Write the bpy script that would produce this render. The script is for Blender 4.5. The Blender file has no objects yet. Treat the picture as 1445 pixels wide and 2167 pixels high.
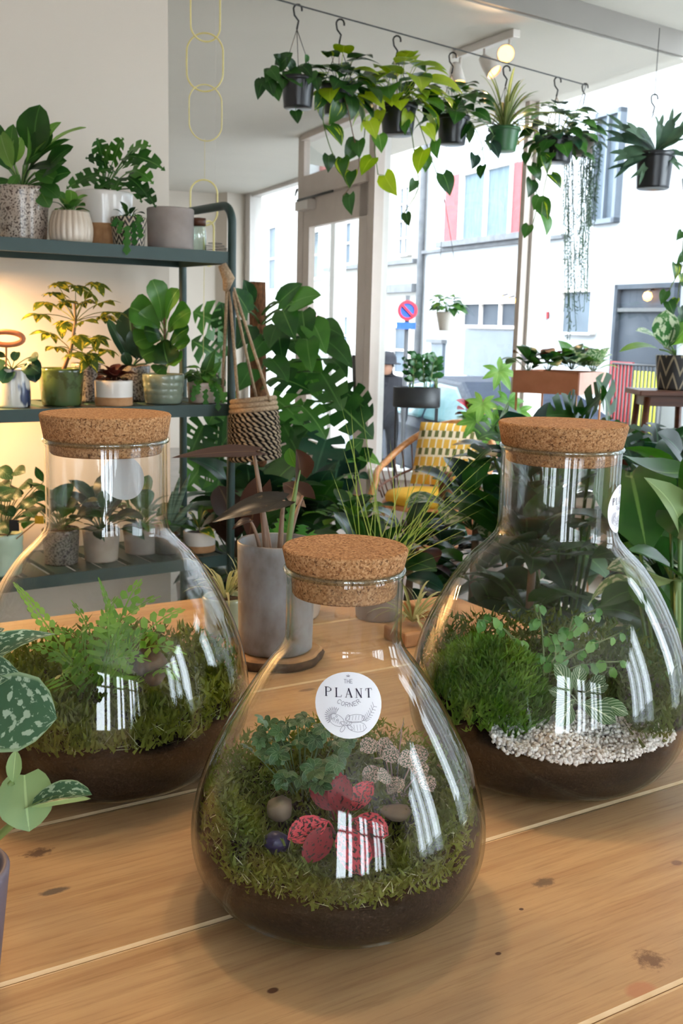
import bpy, bmesh, math, random
from mathutils import Vector, Matrix
V = Vector
sc = bpy.context.scene
COL = sc.collection

# ------------------------------------------------------------------ camera
IW, IH, FPX = 1445, 2167, 2200.0
EYE = V((0, 0, 1.45))
_p = math.atan((IH / 2 - 690) / FPX)
_ro = math.radians(1.4)
_f = V((0, math.cos(_p), -math.sin(_p)))
_r = V((1, 0, 0)); _u = V((0, math.sin(_p), math.cos(_p)))
CR = math.cos(_ro) * _r + math.sin(_ro) * _u
CU = -math.sin(_ro) * _r + math.cos(_ro) * _u
cd = bpy.data.cameras.new('camera')
cd.sensor_fit = 'VERTICAL'; cd.sensor_height = 36.0; cd.sensor_width = 36.0
cd.lens = 36.0 * FPX / IH
cd.clip_start = 0.02; cd.clip_end = 300
cd.dof.use_dof = True; cd.dof.focus_distance = 0.86; cd.dof.aperture_fstop = 24.0
cam = bpy.data.objects.new('camera', cd); COL.objects.link(cam)
cam.matrix_world = Matrix(((CR.x, CU.x, -_f.x, EYE.x), (CR.y, CU.y, -_f.y, EYE.y), (CR.z, CU.z, -_f.z, EYE.z), (0, 0, 0, 1)))
sc.camera = cam

def ray(x, y): return _f * FPX + CR * (x - IW / 2) + CU * (IH / 2 - y)
def at(x, y, Y):                       # the point seen at a pixel, Y metres into the shop
    d = ray(x, y); return EYE + d * (Y / d.y)
def onz(x, y, z):                      # the point seen at a pixel on a level surface
    d = ray(x, y); return EYE + d * ((z - EYE.z) / d.z)

# ------------------------------------------------------------------ world, lights, exposure
wd = bpy.data.worlds.new('overcast_sky'); sc.world = wd; wd.use_nodes = True
bg = wd.node_tree.nodes['Background']
bg.inputs['Color'].default_value = (0.82, 0.92, 1.0, 1); bg.inputs['Strength'].default_value = 7.6
sc.view_settings.view_transform = 'Standard'; sc.view_settings.look = 'None'
sc.view_settings.gamma = 1; sc.view_settings.use_curve_mapping = False
sc.view_settings.exposure = 0.82
sc.cycles.transparent_max_bounces = 28
sc.cycles.max_bounces = 7; sc.cycles.diffuse_bounces = 3; sc.cycles.glossy_bounces = 3; sc.cycles.transmission_bounces = 3
sc.cycles.use_adaptive_sampling = True; sc.cycles.adaptive_threshold = 0.1; sc.cycles.adaptive_min_samples = 16
sc.cycles.sample_clamp_indirect = 6.0
sc.cycles.caustics_reflective = False; sc.cycles.caustics_refractive = False

def spot(name, loc, target, power, col, size=70, blend=.6, rad=.03):
    l = bpy.data.lights.new(name, 'SPOT'); l.energy = power; l.color = col; l.spot_size = math.radians(size); l.spot_blend = blend; l.shadow_soft_size = rad
    o = bpy.data.objects.new(name, l); COL.objects.link(o); o.location = loc
    o.rotation_euler = (V(target) - V(loc)).to_track_quat('-Z', 'Y').to_euler(); return o

# ------------------------------------------------------------------ object helpers
def lin(c):
    return tuple((x / 12.92 if x <= .04045 else ((x + .055) / 1.055) ** 2.4) for x in [k / 255 for k in c]) + (1,)
def tag(o, label=None, cat=None, group=None, kind=None):
    if label: o['label'] = label
    if cat: o['category'] = cat
    if group: o['group'] = group
    if kind: o['kind'] = kind
    return o
def thing(name, label, cat, loc=(0, 0, 0), group=None):
    o = bpy.data.objects.new(name, None); COL.objects.link(o); o.location = V(loc); o.empty_display_size = .05
    return tag(o, label, cat, group)
def mesh(name, vs, fs, mat, parent=None, loc=(0, 0, 0), smooth=True, uv=None, rel=True, mids=None):
    """mesh object from world-space vertices; loc is its origin."""
    loc = V(loc)
    me = bpy.data.meshes.new(name)
    me.from_pydata([tuple(V(v) - loc) for v in vs], [], fs)
    if smooth: me.polygons.foreach_set('use_smooth', [True] * len(me.polygons))
    if uv:
        ul = me.uv_layers.new(name='uv')
        d = [0.0] * (2 * len(me.loops))
        for i, lp in enumerate(me.loops):
            d[2 * i], d[2 * i + 1] = uv[lp.vertex_index]
        ul.data.foreach_set('uv', d)
    for m in (mat if isinstance(mat, (list, tuple)) else [mat]): me.materials.append(m)
    if mids: me.polygons.foreach_set('material_index', mids)
    o = bpy.data.objects.new(name, me); COL.objects.link(o)
    if parent:
        o.parent = parent; o.location = loc - wloc(parent)
    else: o.location = loc
    return o
def wloc(o):
    l = V(o.location)
    while o.parent: o = o.parent; l = l + o.location
    return l
def copyo(src, name, parent, loc):
    o = src.copy(); o.name = name; COL.objects.link(o); o.parent = parent
    o.location = V(loc) - (wloc(parent) if parent else V((0, 0, 0))); return o
class MB:
    def __init__(s): s.v = []; s.f = []; s.uv = []
    def add(s, vs, fs):
        k = len(s.v); s.v += [V(v) for v in vs]; s.f += [tuple(i + k for i in f) for f in fs]
    def box(s, c, e, ax=None):                     # centre, half extents, axes
        c = V(c); ax = ax or (V((1, 0, 0)), V((0, 1, 0)), V((0, 0, 1)))
        vs = [c + ax[0] * (e[0] * i) + ax[1] * (e[1] * j) + ax[2] * (e[2] * k) for i in (-1, 1) for j in (-1, 1) for k in (-1, 1)]
        s.add(vs, [(0, 1, 3, 2), (4, 6, 7, 5), (0, 4, 5, 1), (2, 3, 7, 6), (0, 2, 6, 4), (1, 5, 7, 3)])
    def tube(s, pts, r, n=8, cap=True, closed=False):
        pts = [V(p) for p in pts]; m = len(pts); rs = r if isinstance(r, (list, tuple)) else [r] * m
        vs = []; prev = None
        for i, p in enumerate(pts):
            if closed: t = pts[(i + 1) % m] - pts[i - 1]
            else: t = (pts[min(i + 1, m - 1)] - pts[max(i - 1, 0)])
            t = t.normalized() if t.length > 1e-9 else V((0, 0, 1))
            if prev is None: a = t.orthogonal().normalized()
            else:
                a = prev - t * prev.dot(t); a = a.normalized() if a.length > 1e-6 else t.orthogonal().normalized()
            prev = a; b = t.cross(a)
            vs += [p + (a * math.cos(2 * math.pi * k / n) + b * math.sin(2 * math.pi * k / n)) * rs[i] for k in range(n)]
        fs = []
        for i in range(m if closed else m - 1):
            j = (i + 1) % m
            for k in range(n): fs.append((i * n + k, i * n + (k + 1) % n, j * n + (k + 1) % n, j * n + k))
        if cap and not closed: fs += [tuple(range(n))[::-1], tuple((m - 1) * n + k for k in range(n))]
        s.add(vs, fs)
    def lathe(s, prof, c=(0, 0, 0), n=40, ripple=None, axis=None):   # [(r, z)]
        c = V(c); vs = []; fs = []
        for (r, z) in prof:
            for k in range(n):
                a = 2 * math.pi * k / n; rr = r * (1 + (ripple(a, z) if ripple else 0))
                q = V((rr * math.cos(a), rr * math.sin(a), z))
                vs.append(c + (axis @ q if axis else q))
        for i in range(len(prof) - 1):
            for k in range(n): fs.append((i * n + k, i * n + (k + 1) % n, (i + 1) * n + (k + 1) % n, (i + 1) * n + k))
        s.add(vs, fs)
    def disc(s, c, r, n=32):
        c = V(c); s.add([c + V((r * math.cos(2 * math.pi * k / n), r * math.sin(2 * math.pi * k / n), 0)) for k in range(n)], [tuple(range(n))])
    def build(s, name, mat, parent=None, loc=None, smooth=True, mids=None):
        if loc is None:
            loc = wloc(parent) if parent else V((0, 0, 0))
        return mesh(name, s.v, s.f, mat, parent, loc, smooth, mids=mids)
def bez(p0, p1, p2, n):
    p0, p1, p2 = V(p0), V(p1), V(p2)
    return [(1 - t) ** 2 * p0 + 2 * t * (1 - t) * p1 + t * t * p2 for t in [i / n for i in range(n + 1)]]
def bevel(o, w, seg=2):
    m = o.modifiers.new('bevel', 'BEVEL'); m.width = w; m.segments = seg; m.limit_method = 'ANGLE'; return o

# ------------------------------------------------------------------ materials
def nt(name):
    m = bpy.data.materials.new(name); m.use_nodes = True
    t = m.node_tree; return m, t, t.nodes['Principled BSDF'], t.nodes['Material Output']
def setp(b, rough=.5, spec=.5, metal=0, coat=0):
    b.inputs['Roughness'].default_value = rough; b.inputs['Specular IOR Level'].default_value = spec; b.inputs['Metallic'].default_value = metal
    b.inputs['Coat Weight'].default_value = coat
def nd(t, typ, **kw):
    n = t.nodes.new(typ)
    for k, v in kw.items():
        if k in n.inputs.keys(): n.inputs[k].default_value = v
        else: setattr(n, k, v)
    return n
def ramp(t, src, stops):
    r = t.nodes.new('ShaderNodeValToRGB'); el = r.color_ramp.elements
    while len(el) < len(stops): el.new(.5)
    for e, (p, c) in zip(el, stops): e.position = p; e.color = c
    t.links.new(src, r.inputs['Fac']); return r
def bumpn(t, b, src, strength, dist=.01):
    n = t.nodes.new('ShaderNodeBump'); n.inputs['Strength'].default_value = strength; n.inputs['Distance'].default_value = dist
    t.links.new(src, n.inputs['Height']); t.links.new(n.outputs['Normal'], b.inputs['Normal']); return n
def plain(name, c, c2=None, scale=8, rough=.5, spec=.5, metal=0, bump=0, coat=0, detail=4, stretch=None, bdist=.004):
    m, t, b, o = nt(name); setp(b, rough, spec, metal, coat)
    if c2 is None: c2 = tuple(min(255, k * 1.06) for k in c)
    tc = t.nodes.new('ShaderNodeTexCoord'); src = tc.outputs['Object']
    if stretch:
        mp = nd(t, 'ShaderNodeMapping'); mp.inputs['Scale'].default_value = stretch; t.links.new(src, mp.inputs['Vector']); src = mp.outputs['Vector']
    n = nd(t, 'ShaderNodeTexNoise', Scale=scale, Detail=detail); t.links.new(src, n.inputs['Vector'])
    r = ramp(t, n.outputs['Fac'], [(.35, lin(c)), (.68, lin(c2))]); t.links.new(r.outputs['Color'], b.inputs['Base Color'])
    if bump: bumpn(t, b, n.outputs['Fac'], bump, bdist)
    return m
def emis(name, c, s):
    m, t, b, o = nt(name); b.inputs['Base Color'].default_value = lin(c); b.inputs['Emission Color'].default_value = lin(c); b.inputs['Emission Strength'].default_value = s; return m
def thin_glass(name, face, edge, f0=.045, power=4.0, maxr=1.0):
    """thin clear glass: passes light straight, reflects by the angle it is seen at."""
    m, t, b, o = nt(name); t.nodes.remove(b)
    lw = nd(t, 'ShaderNodeLayerWeight', Blend=.5)
    def mth(op, a, bb):
        n = t.nodes.new('ShaderNodeMath'); n.operation = op
        for i, q in enumerate((a, bb)):
            if isinstance(q, (int, float)): n.inputs[i].default_value = q
            else: t.links.new(q, n.inputs[i])
        return n.outputs[0]
    p5 = mth('POWER', lw.outputs['Facing'], 5.0)
    fr = mth('ADD', mth('MULTIPLY', p5, maxr - f0), f0)
    pe = mth('POWER', lw.outputs['Facing'], power)
    mc = t.nodes.new('ShaderNodeMix'); mc.data_type = 'RGBA'
    t.links.new(pe, mc.inputs[0]); mc.inputs[6].default_value = tuple(face) + (1,); mc.inputs[7].default_value = tuple(edge) + (1,)
    tr = t.nodes.new('ShaderNodeBsdfTransparent'); t.links.new(mc.outputs[2], tr.inputs['Color'])
    gl = nd(t, 'ShaderNodeBsdfGlossy', Roughness=.012)
    mx = t.nodes.new('ShaderNodeMixShader'); t.links.new(fr, mx.inputs[0]); t.links.new(tr.outputs[0], mx.inputs[1]); t.links.new(gl.outputs[0], mx.inputs[2])
    t.links.new(mx.outputs[0], o.inputs['Surface']); return m
def leafmat(name, c1, c2, vein=None, veinw=.03, side=0, rough=.38, trans=.22, var=None, var_t=.55, var_scale=6, edge=None, var_stretch=(1, 1, 1), back=None):
    m, t, b, o = nt(name); setp(b, rough, .5)
    uv = t.nodes.new('ShaderNodeUVMap'); oi = t.nodes.new('ShaderNodeObjectInfo'); tc = t.nodes.new('ShaderNodeTexCoord')
    L = t.links.new
    n = nd(t, 'ShaderNodeTexNoise', Scale=14.0, Detail=2.0); L(tc.outputs['Object'], n.inputs['Vector'])
    ad = t.nodes.new('ShaderNodeMath'); ad.operation = 'MULTIPLY_ADD'; L(oi.outputs['Random'], ad.inputs[0]); ad.inputs[1].default_value = .7; ad.inputs[2].default_value = -.35
    a2 = t.nodes.new('ShaderNodeMath'); a2.operation = 'ADD'; L(ad.outputs[0], a2.inputs[0]); L(n.outputs['Fac'], a2.inputs[1])
    col = ramp(t, a2.outputs[0], [(.2, lin(c1)), (.8, lin(c2))]).outputs['Color']
    sp = t.nodes.new('ShaderNodeSeparateXYZ'); L(uv.outputs['UV'], sp.inputs[0])
    def mth(op, a, bb=0, cc=0):
        q = t.nodes.new('ShaderNodeMath'); q.operation = op
        for i, x in enumerate((a, bb, cc)):
            if isinstance(x, (int, float)): q.inputs[i].default_value = x
            else: L(x, q.inputs[i])
        return q.outputs[0]
    def mix(fac, a, colr):
        q = t.nodes.new('ShaderNodeMix'); q.data_type = 'RGBA'; L(fac, q.inputs[0]); L(a, q.inputs[6]); q.inputs[7].default_value = lin(colr); return q.outputs[2]
    au = mth('ABSOLUTE', mth('SUBTRACT', sp.outputs['X'], .5))
    if var:
        mp = nd(t, 'ShaderNodeMapping'); mp.inputs['Scale'].default_value = var_stretch; L(uv.outputs['UV'], mp.inputs['Vector'])
        cb = t.nodes.new('ShaderNodeVectorMath'); cb.operation = 'ADD'; L(mp.outputs[0], cb.inputs[0])
        cx = t.nodes.new('ShaderNodeCombineXYZ'); L(mth('MULTIPLY', oi.outputs['Random'], 37.0), cx.inputs[0]); L(cx.outputs[0], cb.inputs[1])
        n2 = nd(t, 'ShaderNodeTexNoise', Scale=var_scale, Detail=3.0); L(cb.outputs[0], n2.inputs['Vector'])
        r2 = ramp(t, n2.outputs['Fac'], [(var_t - .02, (0, 0, 0, 1)), (var_t + .02, (1, 1, 1, 1))])
        col = mix(r2.outputs['Color'], col, var)
    if side and vein:
        w = mth('SINE', mth('MULTIPLY', mth('SUBTRACT', sp.outputs['Y'], mth('MULTIPLY', au, .9)), side * 6.283))
        r3 = ramp(t, mth('MULTIPLY_ADD', w, .5, .5), [(.86, (0, 0, 0, 1)), (.97, (.75, .75, .75, 1))])
        col = mix(r3.outputs['Color'], col, vein)
    if vein:
        r4 = ramp(t, au, [(veinw * .5, (.85, .85, .85, 1)), (veinw, (0, 0, 0, 1))])
        col = mix(r4.outputs['Color'], col, vein)
    if edge:
        r5 = ramp(t, au, [(.44, (0, 0, 0, 1)), (.475, (1, 1, 1, 1))])
        col = mix(r5.outputs['Color'], col, edge)
    if back:
        ge = t.nodes.new('ShaderNodeNewGeometry')
        col = mix(ge.outputs['Backfacing'], col, back)
    L(col, b.inputs['Base Color'])
    tl = t.nodes.new('ShaderNodeBsdfTranslucent'); hs = nd(t, 'ShaderNodeHueSaturation', Saturation=1.15, Value=1.5); L(col, hs.inputs['Color']); L(hs.outputs[0], tl.inputs['Color'])
    mx = nd(t, 'ShaderNodeMixShader'); mx.inputs[0].default_value = trans; L(b.outputs[0], mx.inputs[1]); L(tl.outputs[0], mx.inputs[2]); L(mx.outputs[0], o.inputs['Surface'])
    return m

G = {}
G['dark'] = leafmat('leaf_dark_green', (26, 60, 26), (56, 100, 42), vein=(80, 120, 62), rough=.32)
G['mid'] = leafmat('leaf_mid_green', (38, 82, 34), (78, 128, 52), vein=(110, 150, 80), rough=.35)
G['deep'] = leafmat('leaf_deep_blue_green', (18, 46, 36), (46, 84, 62), vein=(74, 110, 84), rough=.28)
G['lime'] = leafmat('leaf_lime', (128, 160, 34), (176, 196, 60), vein=(190, 205, 90), rough=.4, trans=.35)
G['brasil'] = leafmat('leaf_green_yellow_stripe', (34, 74, 30), (60, 104, 38), var=(168, 186, 50), var_t=.6, var_scale=1.6, var_stretch=(3, .5, 1), rough=.33)
G['light'] = leafmat('leaf_light_green', (92, 140, 62), (140, 178, 88), vein=(160, 190, 115), rough=.45, trans=.35)
G['fresh'] = leafmat('leaf_fresh_fern_green', (98, 150, 52), (146, 188, 82), rough=.5, trans=.35)
G['creeper'] = leafmat('leaf_small_creeper_green', (62, 120, 48), (112, 160, 74), rough=.4, trans=.3)
G['ivy'] = leafmat('leaf_ivy_green', (36, 78, 40), (72, 112, 62), vein=(120, 150, 110), edge=(128, 152, 112), rough=.4)
G['schef'] = leafmat('leaf_umbrella_tree_yellow_green', (44, 70, 26), (88, 104, 34), var=(196, 178, 60), var_t=.56, var_scale=2.5, rough=.4)
G['silver'] = leafmat('leaf_satin_silver_spots', (50, 88, 64), (70, 108, 80), var=(172, 196, 174), var_t=.56, var_scale=9, edge=(150, 178, 140), rough=.5, trans=.12, back=(150, 182, 136))
G['pale'] = leafmat('leaf_pale_underside', (122, 152, 104), (146, 174, 124), vein=(176, 204, 150), rough=.5, trans=.25)
G['varieg'] = leafmat('leaf_cream_variegated', (70, 116, 66), (120, 156, 104), var=(206, 214, 184), var_t=.52, var_scale=5, rough=.4, trans=.3)
G['brown'] = leafmat('leaf_dark_bronze', (34, 20, 18), (56, 34, 28), vein=(92, 74, 56), veinw=.04, rough=.35, trans=.15, back=(48, 30, 26))
G['bronze'] = leafmat('leaf_bronze_with_dark_veins', (32, 29, 23), (48, 42, 33), var=(92, 78, 56), var_t=.62, var_scale=4, vein=(28, 24, 20), side=5, veinw=.04, rough=.3, trans=.15)
G['red'] = leafmat('leaf_red_speckled', (196, 42, 62), (226, 84, 96), var=(58, 26, 30), var_t=.53, var_scale=11, rough=.5, trans=.2)
G['deepred'] = leafmat('leaf_deep_red', (120, 18, 36), (168, 34, 52), var=(50, 16, 24), var_t=.58, var_scale=8, rough=.5, trans=.2)
G['pink'] = leafmat('leaf_pink_grey_speckled', (190, 158, 150), (206, 178, 168), var=(66, 84, 62), var_t=.5, var_scale=12, rough=.5, trans=.2)
G['fitt'] = leafmat('leaf_white_veined', (46, 88, 44), (72, 112, 58), vein=(214, 224, 190), side=7, veinw=.045, rough=.45, trans=.2)
G['calathea'] = leafmat('leaf_striped_dark_green', (26, 58, 34), (56, 96, 58), vein=(112, 144, 104), side=7, veinw=.03, rough=.35)
G['stag'] = leafmat('leaf_staghorn_grey_green', (44, 70, 54), (78, 104, 78), rough=.5, trans=.2)
G['cactus'] = leafmat('leaf_fishbone_cactus', (44, 104, 44), (84, 140, 66), rough=.4, trans=.25)
G['spider'] = leafmat('leaf_spider_plant', (92, 112, 60), (128, 144, 84), vein=(196, 200, 150), veinw=.12, rough=.4, trans=.3)
G['purple'] = leafmat('leaf_purple_brown', (56, 26, 24), (92, 46, 38), rough=.4)
G['yellow'] = leafmat('leaf_yellow_edged', (44, 86, 40), (80, 116, 44), edge=(216, 196, 62), var=(206, 190, 60), var_t=.55, var_scale=2, rough=.35)
G['zz'] = leafmat('leaf_glossy_small', (30, 70, 38), (62, 108, 56), rough=.25)
G['grassy'] = leafmat('leaf_grass_blade', (120, 148, 70), (164, 184, 104), rough=.45, trans=.3)
G['air'] = leafmat('leaf_air_plant', (150, 160, 112), (190, 192, 148), rough=.6, trans=.2)
G['moss'] = leafmat('moss_green', (64, 86, 26), (130, 138, 54), rough=.8, trans=.3)
G['moss2'] = leafmat('moss_star_green', (76, 118, 36), (152, 184, 80), rough=.7, trans=.4)
G['stem'] = plain('plant_stem', (96, 122, 62), (122, 140, 80), rough=.5)
G['stemb'] = plain('plant_stem_brown', (110, 84, 62), (140, 108, 80), rough=.6)
G['stemp'] = plain('plant_stem_pink_brown', (128, 100, 80), (156, 130, 104), rough=.45)
S = {}
S['soil'] = plain('potting_soil', (34, 24, 18), (62, 46, 36), scale=120, rough=.95, bump=.6)
def soil_mat():
    m, t, b, o = nt('terrarium_soil'); setp(b, .9, .2)
    tc = t.nodes.new('ShaderNodeTexCoord')
    n = nd(t, 'ShaderNodeTexNoise', Scale=420.0, Detail=3.0); t.links.new(tc.outputs['Object'], n.inputs['Vector'])
    n2 = nd(t, 'ShaderNodeTexNoise', Scale=22.0, Detail=3.0); t.links.new(tc.outputs['Object'], n2.inputs['Vector'])
    r = ramp(t, n.outputs['Fac'], [(.3, lin((18, 13, 10))), (.60, lin((44, 33, 27))), (.78, lin((92, 76, 64)))])
    r2 = ramp(t, n2.outputs['Fac'], [(.4, (.66, .64, .64, 1)), (.65, (1.15, 1.08, 1.0, 1))])
    mx = t.nodes.new('ShaderNodeMix'); mx.data_type = 'RGBA'; mx.blend_type = 'MULTIPLY'; mx.inputs[0].default_value = 1
    t.links.new(r.outputs[0], mx.inputs[6]); t.links.new(r2.outputs[0], mx.inputs[7]); t.links.new(mx.outputs[2], b.inputs['Base Color'])
    bumpn(t, b, n.outputs['Fac'], .5, .002); return m
S['tsoil'] = soil_mat()
S['glass'] = thin_glass('bottle_glass', (.985, .992, .988), (.40, .50, .45), f0=.042, power=6)
S['rimglass'] = thin_glass('bottle_rim_glass', (.9, .95, .93), (.55, .66, .61), f0=.10, power=3)
S['pane'] = thin_glass('window_glass', (.97, .985, .985), (.8, .88, .87), f0=.04)
def cork_mat():
    m, t, b, o = nt('cork'); setp(b, .85, .2)
    tc = t.nodes.new('ShaderNodeTexCoord'); L = t.links.new
    v = nd(t, 'ShaderNodeTexVoronoi', Scale=620.0); L(tc.outputs['Object'], v.inputs['Vector'])
    n = nd(t, 'ShaderNodeTexNoise', Scale=380.0, Detail=5.0, Roughness=.7); L(tc.outputs['Object'], n.inputs['Vector'])
    rv = ramp(t, v.outputs['Color'], [(.1, lin((142, 98, 62))), (.5, lin((174, 128, 86))), (.9, lin((198, 156, 114)))])
    rn = ramp(t, n.outputs['Fac'], [(.38, (.18, .13, .10, 1)), (.46, (1, 1, 1, 1))])
    mx = t.nodes.new('ShaderNodeMix'); mx.data_type = 'RGBA'; mx.blend_type = 'MULTIPLY'; mx.inputs[0].default_value = .85
    L(rv.outputs[0], mx.inputs[6]); L(rn.outputs[0], mx.inputs[7]); L(mx.outputs[2], b.inputs['Base Color'])
    bumpn(t, b, n.outputs['Fac'], .5, .0015); return m
S['cork'] = cork_mat()
def wood_mat(name, knots=(), tone=1.0, seed=0.0, light=(208, 168, 120), dark=(182, 138, 94), grey=(166, 138, 108)):
    """long-grain pine; object x runs along the board."""
    m, t, b, o = nt(name); setp(b, .52, .35)
    tc = t.nodes.new('ShaderNodeTexCoord'); L = t.links.new
    mp = nd(t, 'ShaderNodeMapping'); mp.inputs['Scale'].default_value = (.9, 14, 14); mp.inputs['Location'].default_value = (seed, seed * 3.1, 0); L(tc.outputs['Object'], mp.inputs['Vector'])
    n1 = nd(t, 'ShaderNodeTexNoise', Scale=2.2, Detail=6.0, Roughness=.6, Distortion=.6); L(mp.outputs[0], n1.inputs['Vector'])
    mp2 = nd(t, 'ShaderNodeMapping'); mp2.inputs['Scale'].default_value = (12, 260, 60); mp2.inputs['Location'].default_value = (seed, 0, 0); L(tc.outputs['Object'], mp2.inputs['Vector'])
    n2 = nd(t, 'ShaderNodeTexNoise', Scale=1.0, Detail=4.0, Roughness=.7); L(mp2.outputs[0], n2.inputs['Vector'])
    n3 = nd(t, 'ShaderNodeTexNoise', Scale=5.0, Detail=3.0); L(tc.outputs['Object'], n3.inputs['Vector'])
    c = ramp(t, n1.outputs['Fac'], [(.3, lin(dark)), (.55, lin(light)), (.75, lin(dark))]).outputs[0]
    def mixc(fac, a, colr, typ='MIX'):
        q = t.nodes.new('ShaderNodeMix'); q.data_type = 'RGBA'; q.blend_type = typ
        if isinstance(fac, (int, float)): q.inputs[0].default_value = fac
        else: L(fac, q.inputs[0])
        L(a, q.inputs[6])
        if isinstance(colr, tuple): q.inputs[7].default_value = colr
        else: L(colr, q.inputs[7])
        return q.outputs[2]
    c = mixc(ramp(t, n3.outputs['Fac'], [(.42, (0, 0, 0, 1)), (.75, (.75, .75, .75, 1))]).outputs[0], c, lin(grey))
    c = mixc(.55, c, ramp(t, n2.outputs['Fac'], [(.3, (.62, .55, .48, 1)), (.5, (1, 1, 1, 1))]).outputs[0], 'MULTIPLY')
    sp = t.nodes.new('ShaderNodeSeparateXYZ'); L(tc.outputs['Object'], sp.inputs[0])
    nk = nd(t, 'ShaderNodeTexNoise', Scale=160.0, Detail=5.0, Roughness=.7); L(tc.outputs['Object'], nk.inputs['Vector'])
    for (kx, ky, rx, ry, kc, amt, grain) in knots:
        mpk = nd(t, 'ShaderNodeMapping'); mpk.vector_type = 'POINT'
        mpk.inputs['Scale'].default_value = (1 / rx, 1 / ry, 0); mpk.inputs['Location'].default_value = (-kx / rx, -ky / ry, 0); L(tc.outputs['Object'], mpk.inputs['Vector'])
        ln = t.nodes.new('ShaderNodeVectorMath'); ln.operation = 'LENGTH'; L(mpk.outputs[0], ln.inputs[0])
        ad = t.nodes.new('ShaderNodeMath'); ad.operation = 'MULTIPLY_ADD'; L(nk.outputs['Fac'], ad.inputs[0]); ad.inputs[1].default_value = grain; L(ln.outputs['Value'], ad.inputs[2])
        rk = ramp(t, ad.outputs[0], [(.72 , (amt, amt, amt, 1)), (1.0, (0, 0, 0, 1))])
        c = mixc(rk.outputs[0], c, lin(kc))
    L(c, b.inputs['Base Color']); bumpn(t, b, n2.outputs['Fac'], .12, .001); return m
S['bevelwood'] = plain('bare_wood_edge', (226, 196, 152), (236, 210, 170), scale=40, rough=.6)
S['darkwood'] = plain('dark_wood', (70, 40, 28), (98, 58, 40), scale=3, rough=.4, stretch=(1, 1, 12))
S['barkwood'] = plain('wood_bark', (70, 50, 36), (112, 84, 60), scale=60, rough=.9, bump=.6)
S['cutwood'] = plain('cut_wood', (176, 124, 78), (204, 156, 108), scale=30, rough=.7)
S['wall'] = plain('wall_paint_white', (214, 202, 188), (217, 205, 191), scale=2, rough=.85, spec=.2)
S['ceil'] = plain('ceiling_paint', (216, 210, 200), (219, 213, 203), scale=2, rough=.9, spec=.2)
S['frame'] = plain('window_frame_paint', (214, 206, 198), (220, 212, 206), scale=6, rough=.5)
S['doorpaint'] = plain('door_paint', (196, 180, 168), (204, 188, 176), scale=6, rough=.5)
S['floor'] = plain('floor_concrete', (150, 140, 130), (166, 156, 146), scale=4, rough=.45)
S['street'] = plain('street_asphalt', (136, 137, 138), (148, 149, 150), scale=20, rough=.9)
S['pavement'] = plain('pavement_slabs', (176, 174, 170), (190, 188, 184), scale=10, rough=.9)
S['teal'] = plain('shelf_green_steel', (34, 58, 54), (40, 66, 62), scale=10, rough=.45, spec=.5)
S['blackplastic'] = plain('black_plastic', (22, 23, 28), (30, 31, 36), scale=10, rough=.28)
S['greenplastic'] = plain('green_plastic', (48, 96, 56), (58, 108, 64), scale=10, rough=.35)
S['blackmetal'] = plain('black_metal', (26, 26, 28), (34, 34, 36), scale=10, rough=.4)
S['wire'] = plain('steel_wire', (66, 64, 62), (86, 84, 82), scale=30, rough=.4, metal=.6)
S['brass'] = plain('pale_brass', (216, 200, 128), (226, 212, 146), scale=30, rough=.45)
S['jute'] = plain('jute_rope', (158, 132, 104), (188, 164, 134), scale=180, rough=.95, bump=.8)
S['coir'] = plain('coir_fibre', (84, 52, 30), (134, 88, 54), scale=140, rough=1, bump=1.0, stretch=(1, 1, .35))
S['rattan'] = plain('rattan_cane', (176, 112, 60), (204, 142, 88), scale=40, rough=.4)
S['rattan_dark'] = plain('rattan_dark', (98, 62, 48), (128, 86, 66), scale=40, rough=.5)
S['mustard'] = plain('mustard_fabric', (204, 152, 28), (220, 170, 44), scale=200, rough=.9, bump=.3)
S['terracotta'] = plain('terracotta', (176, 108, 72), (192, 122, 86), scale=12, rough=.7)
S['pinkclay'] = plain('pale_clay', (202, 160, 144), (212, 172, 156), scale=12, rough=.7)
S['white'] = plain('white_ceramic', (220, 212, 204), (228, 222, 214), scale=8, rough=.22, coat=.4)
S['tan'] = plain('raw_clay', (176, 128, 86), (190, 144, 102), scale=60, rough=.85)
S['greige'] = plain('greige_stoneware', (146, 134, 128), (160, 148, 142), scale=20, rough=.75)
S['speck'] = None
def speckle(name, base, spot_c, scale, t0, rough=.3, base2=None):
    m, t, b, o = nt(name); setp(b, rough, .5, coat=.3)
    tc = t.nodes.new('ShaderNodeTexCoord'); L = t.links.new
    n = nd(t, 'ShaderNodeTexNoise', Scale=scale, Detail=3.0); L(tc.outputs['Object'], n.inputs['Vector'])
    n2 = nd(t, 'ShaderNodeTexNoise', Scale=scale * .12, Detail=2.0); L(tc.outputs['Object'], n2.inputs['Vector'])
    bc = ramp(t, n2.outputs['Fac'], [(.4, lin(base)), (.6, lin(base2 or base))])
    mx = t.nodes.new('ShaderNodeMix'); mx.data_type = 'RGBA'
    L(ramp(t, n.outputs['Fac'], [(t0, (1, 1, 1, 1)), (t0 + .05, (0, 0, 0, 1))]).outputs[0], mx.inputs[0]); L(bc.outputs[0], mx.inputs[6]); mx.inputs[7].default_value = lin(spot_c)
    L(mx.outputs[2], b.inputs['Base Color']); return m
S['speck'] = speckle('speckled_glaze', (196, 182, 168), (74, 56, 46), 210, .42, base2=(176, 158, 142))
S['speckgrey'] = speckle('grey_speckled_glaze', (132, 124, 116), (52, 46, 42), 210, .45)
S['greyglaze'] = plain('mottled_grey_glaze', (118, 114, 112), (154, 160, 166), scale=30, rough=.4, detail=8, stretch=(1, 1, .6))
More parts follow.
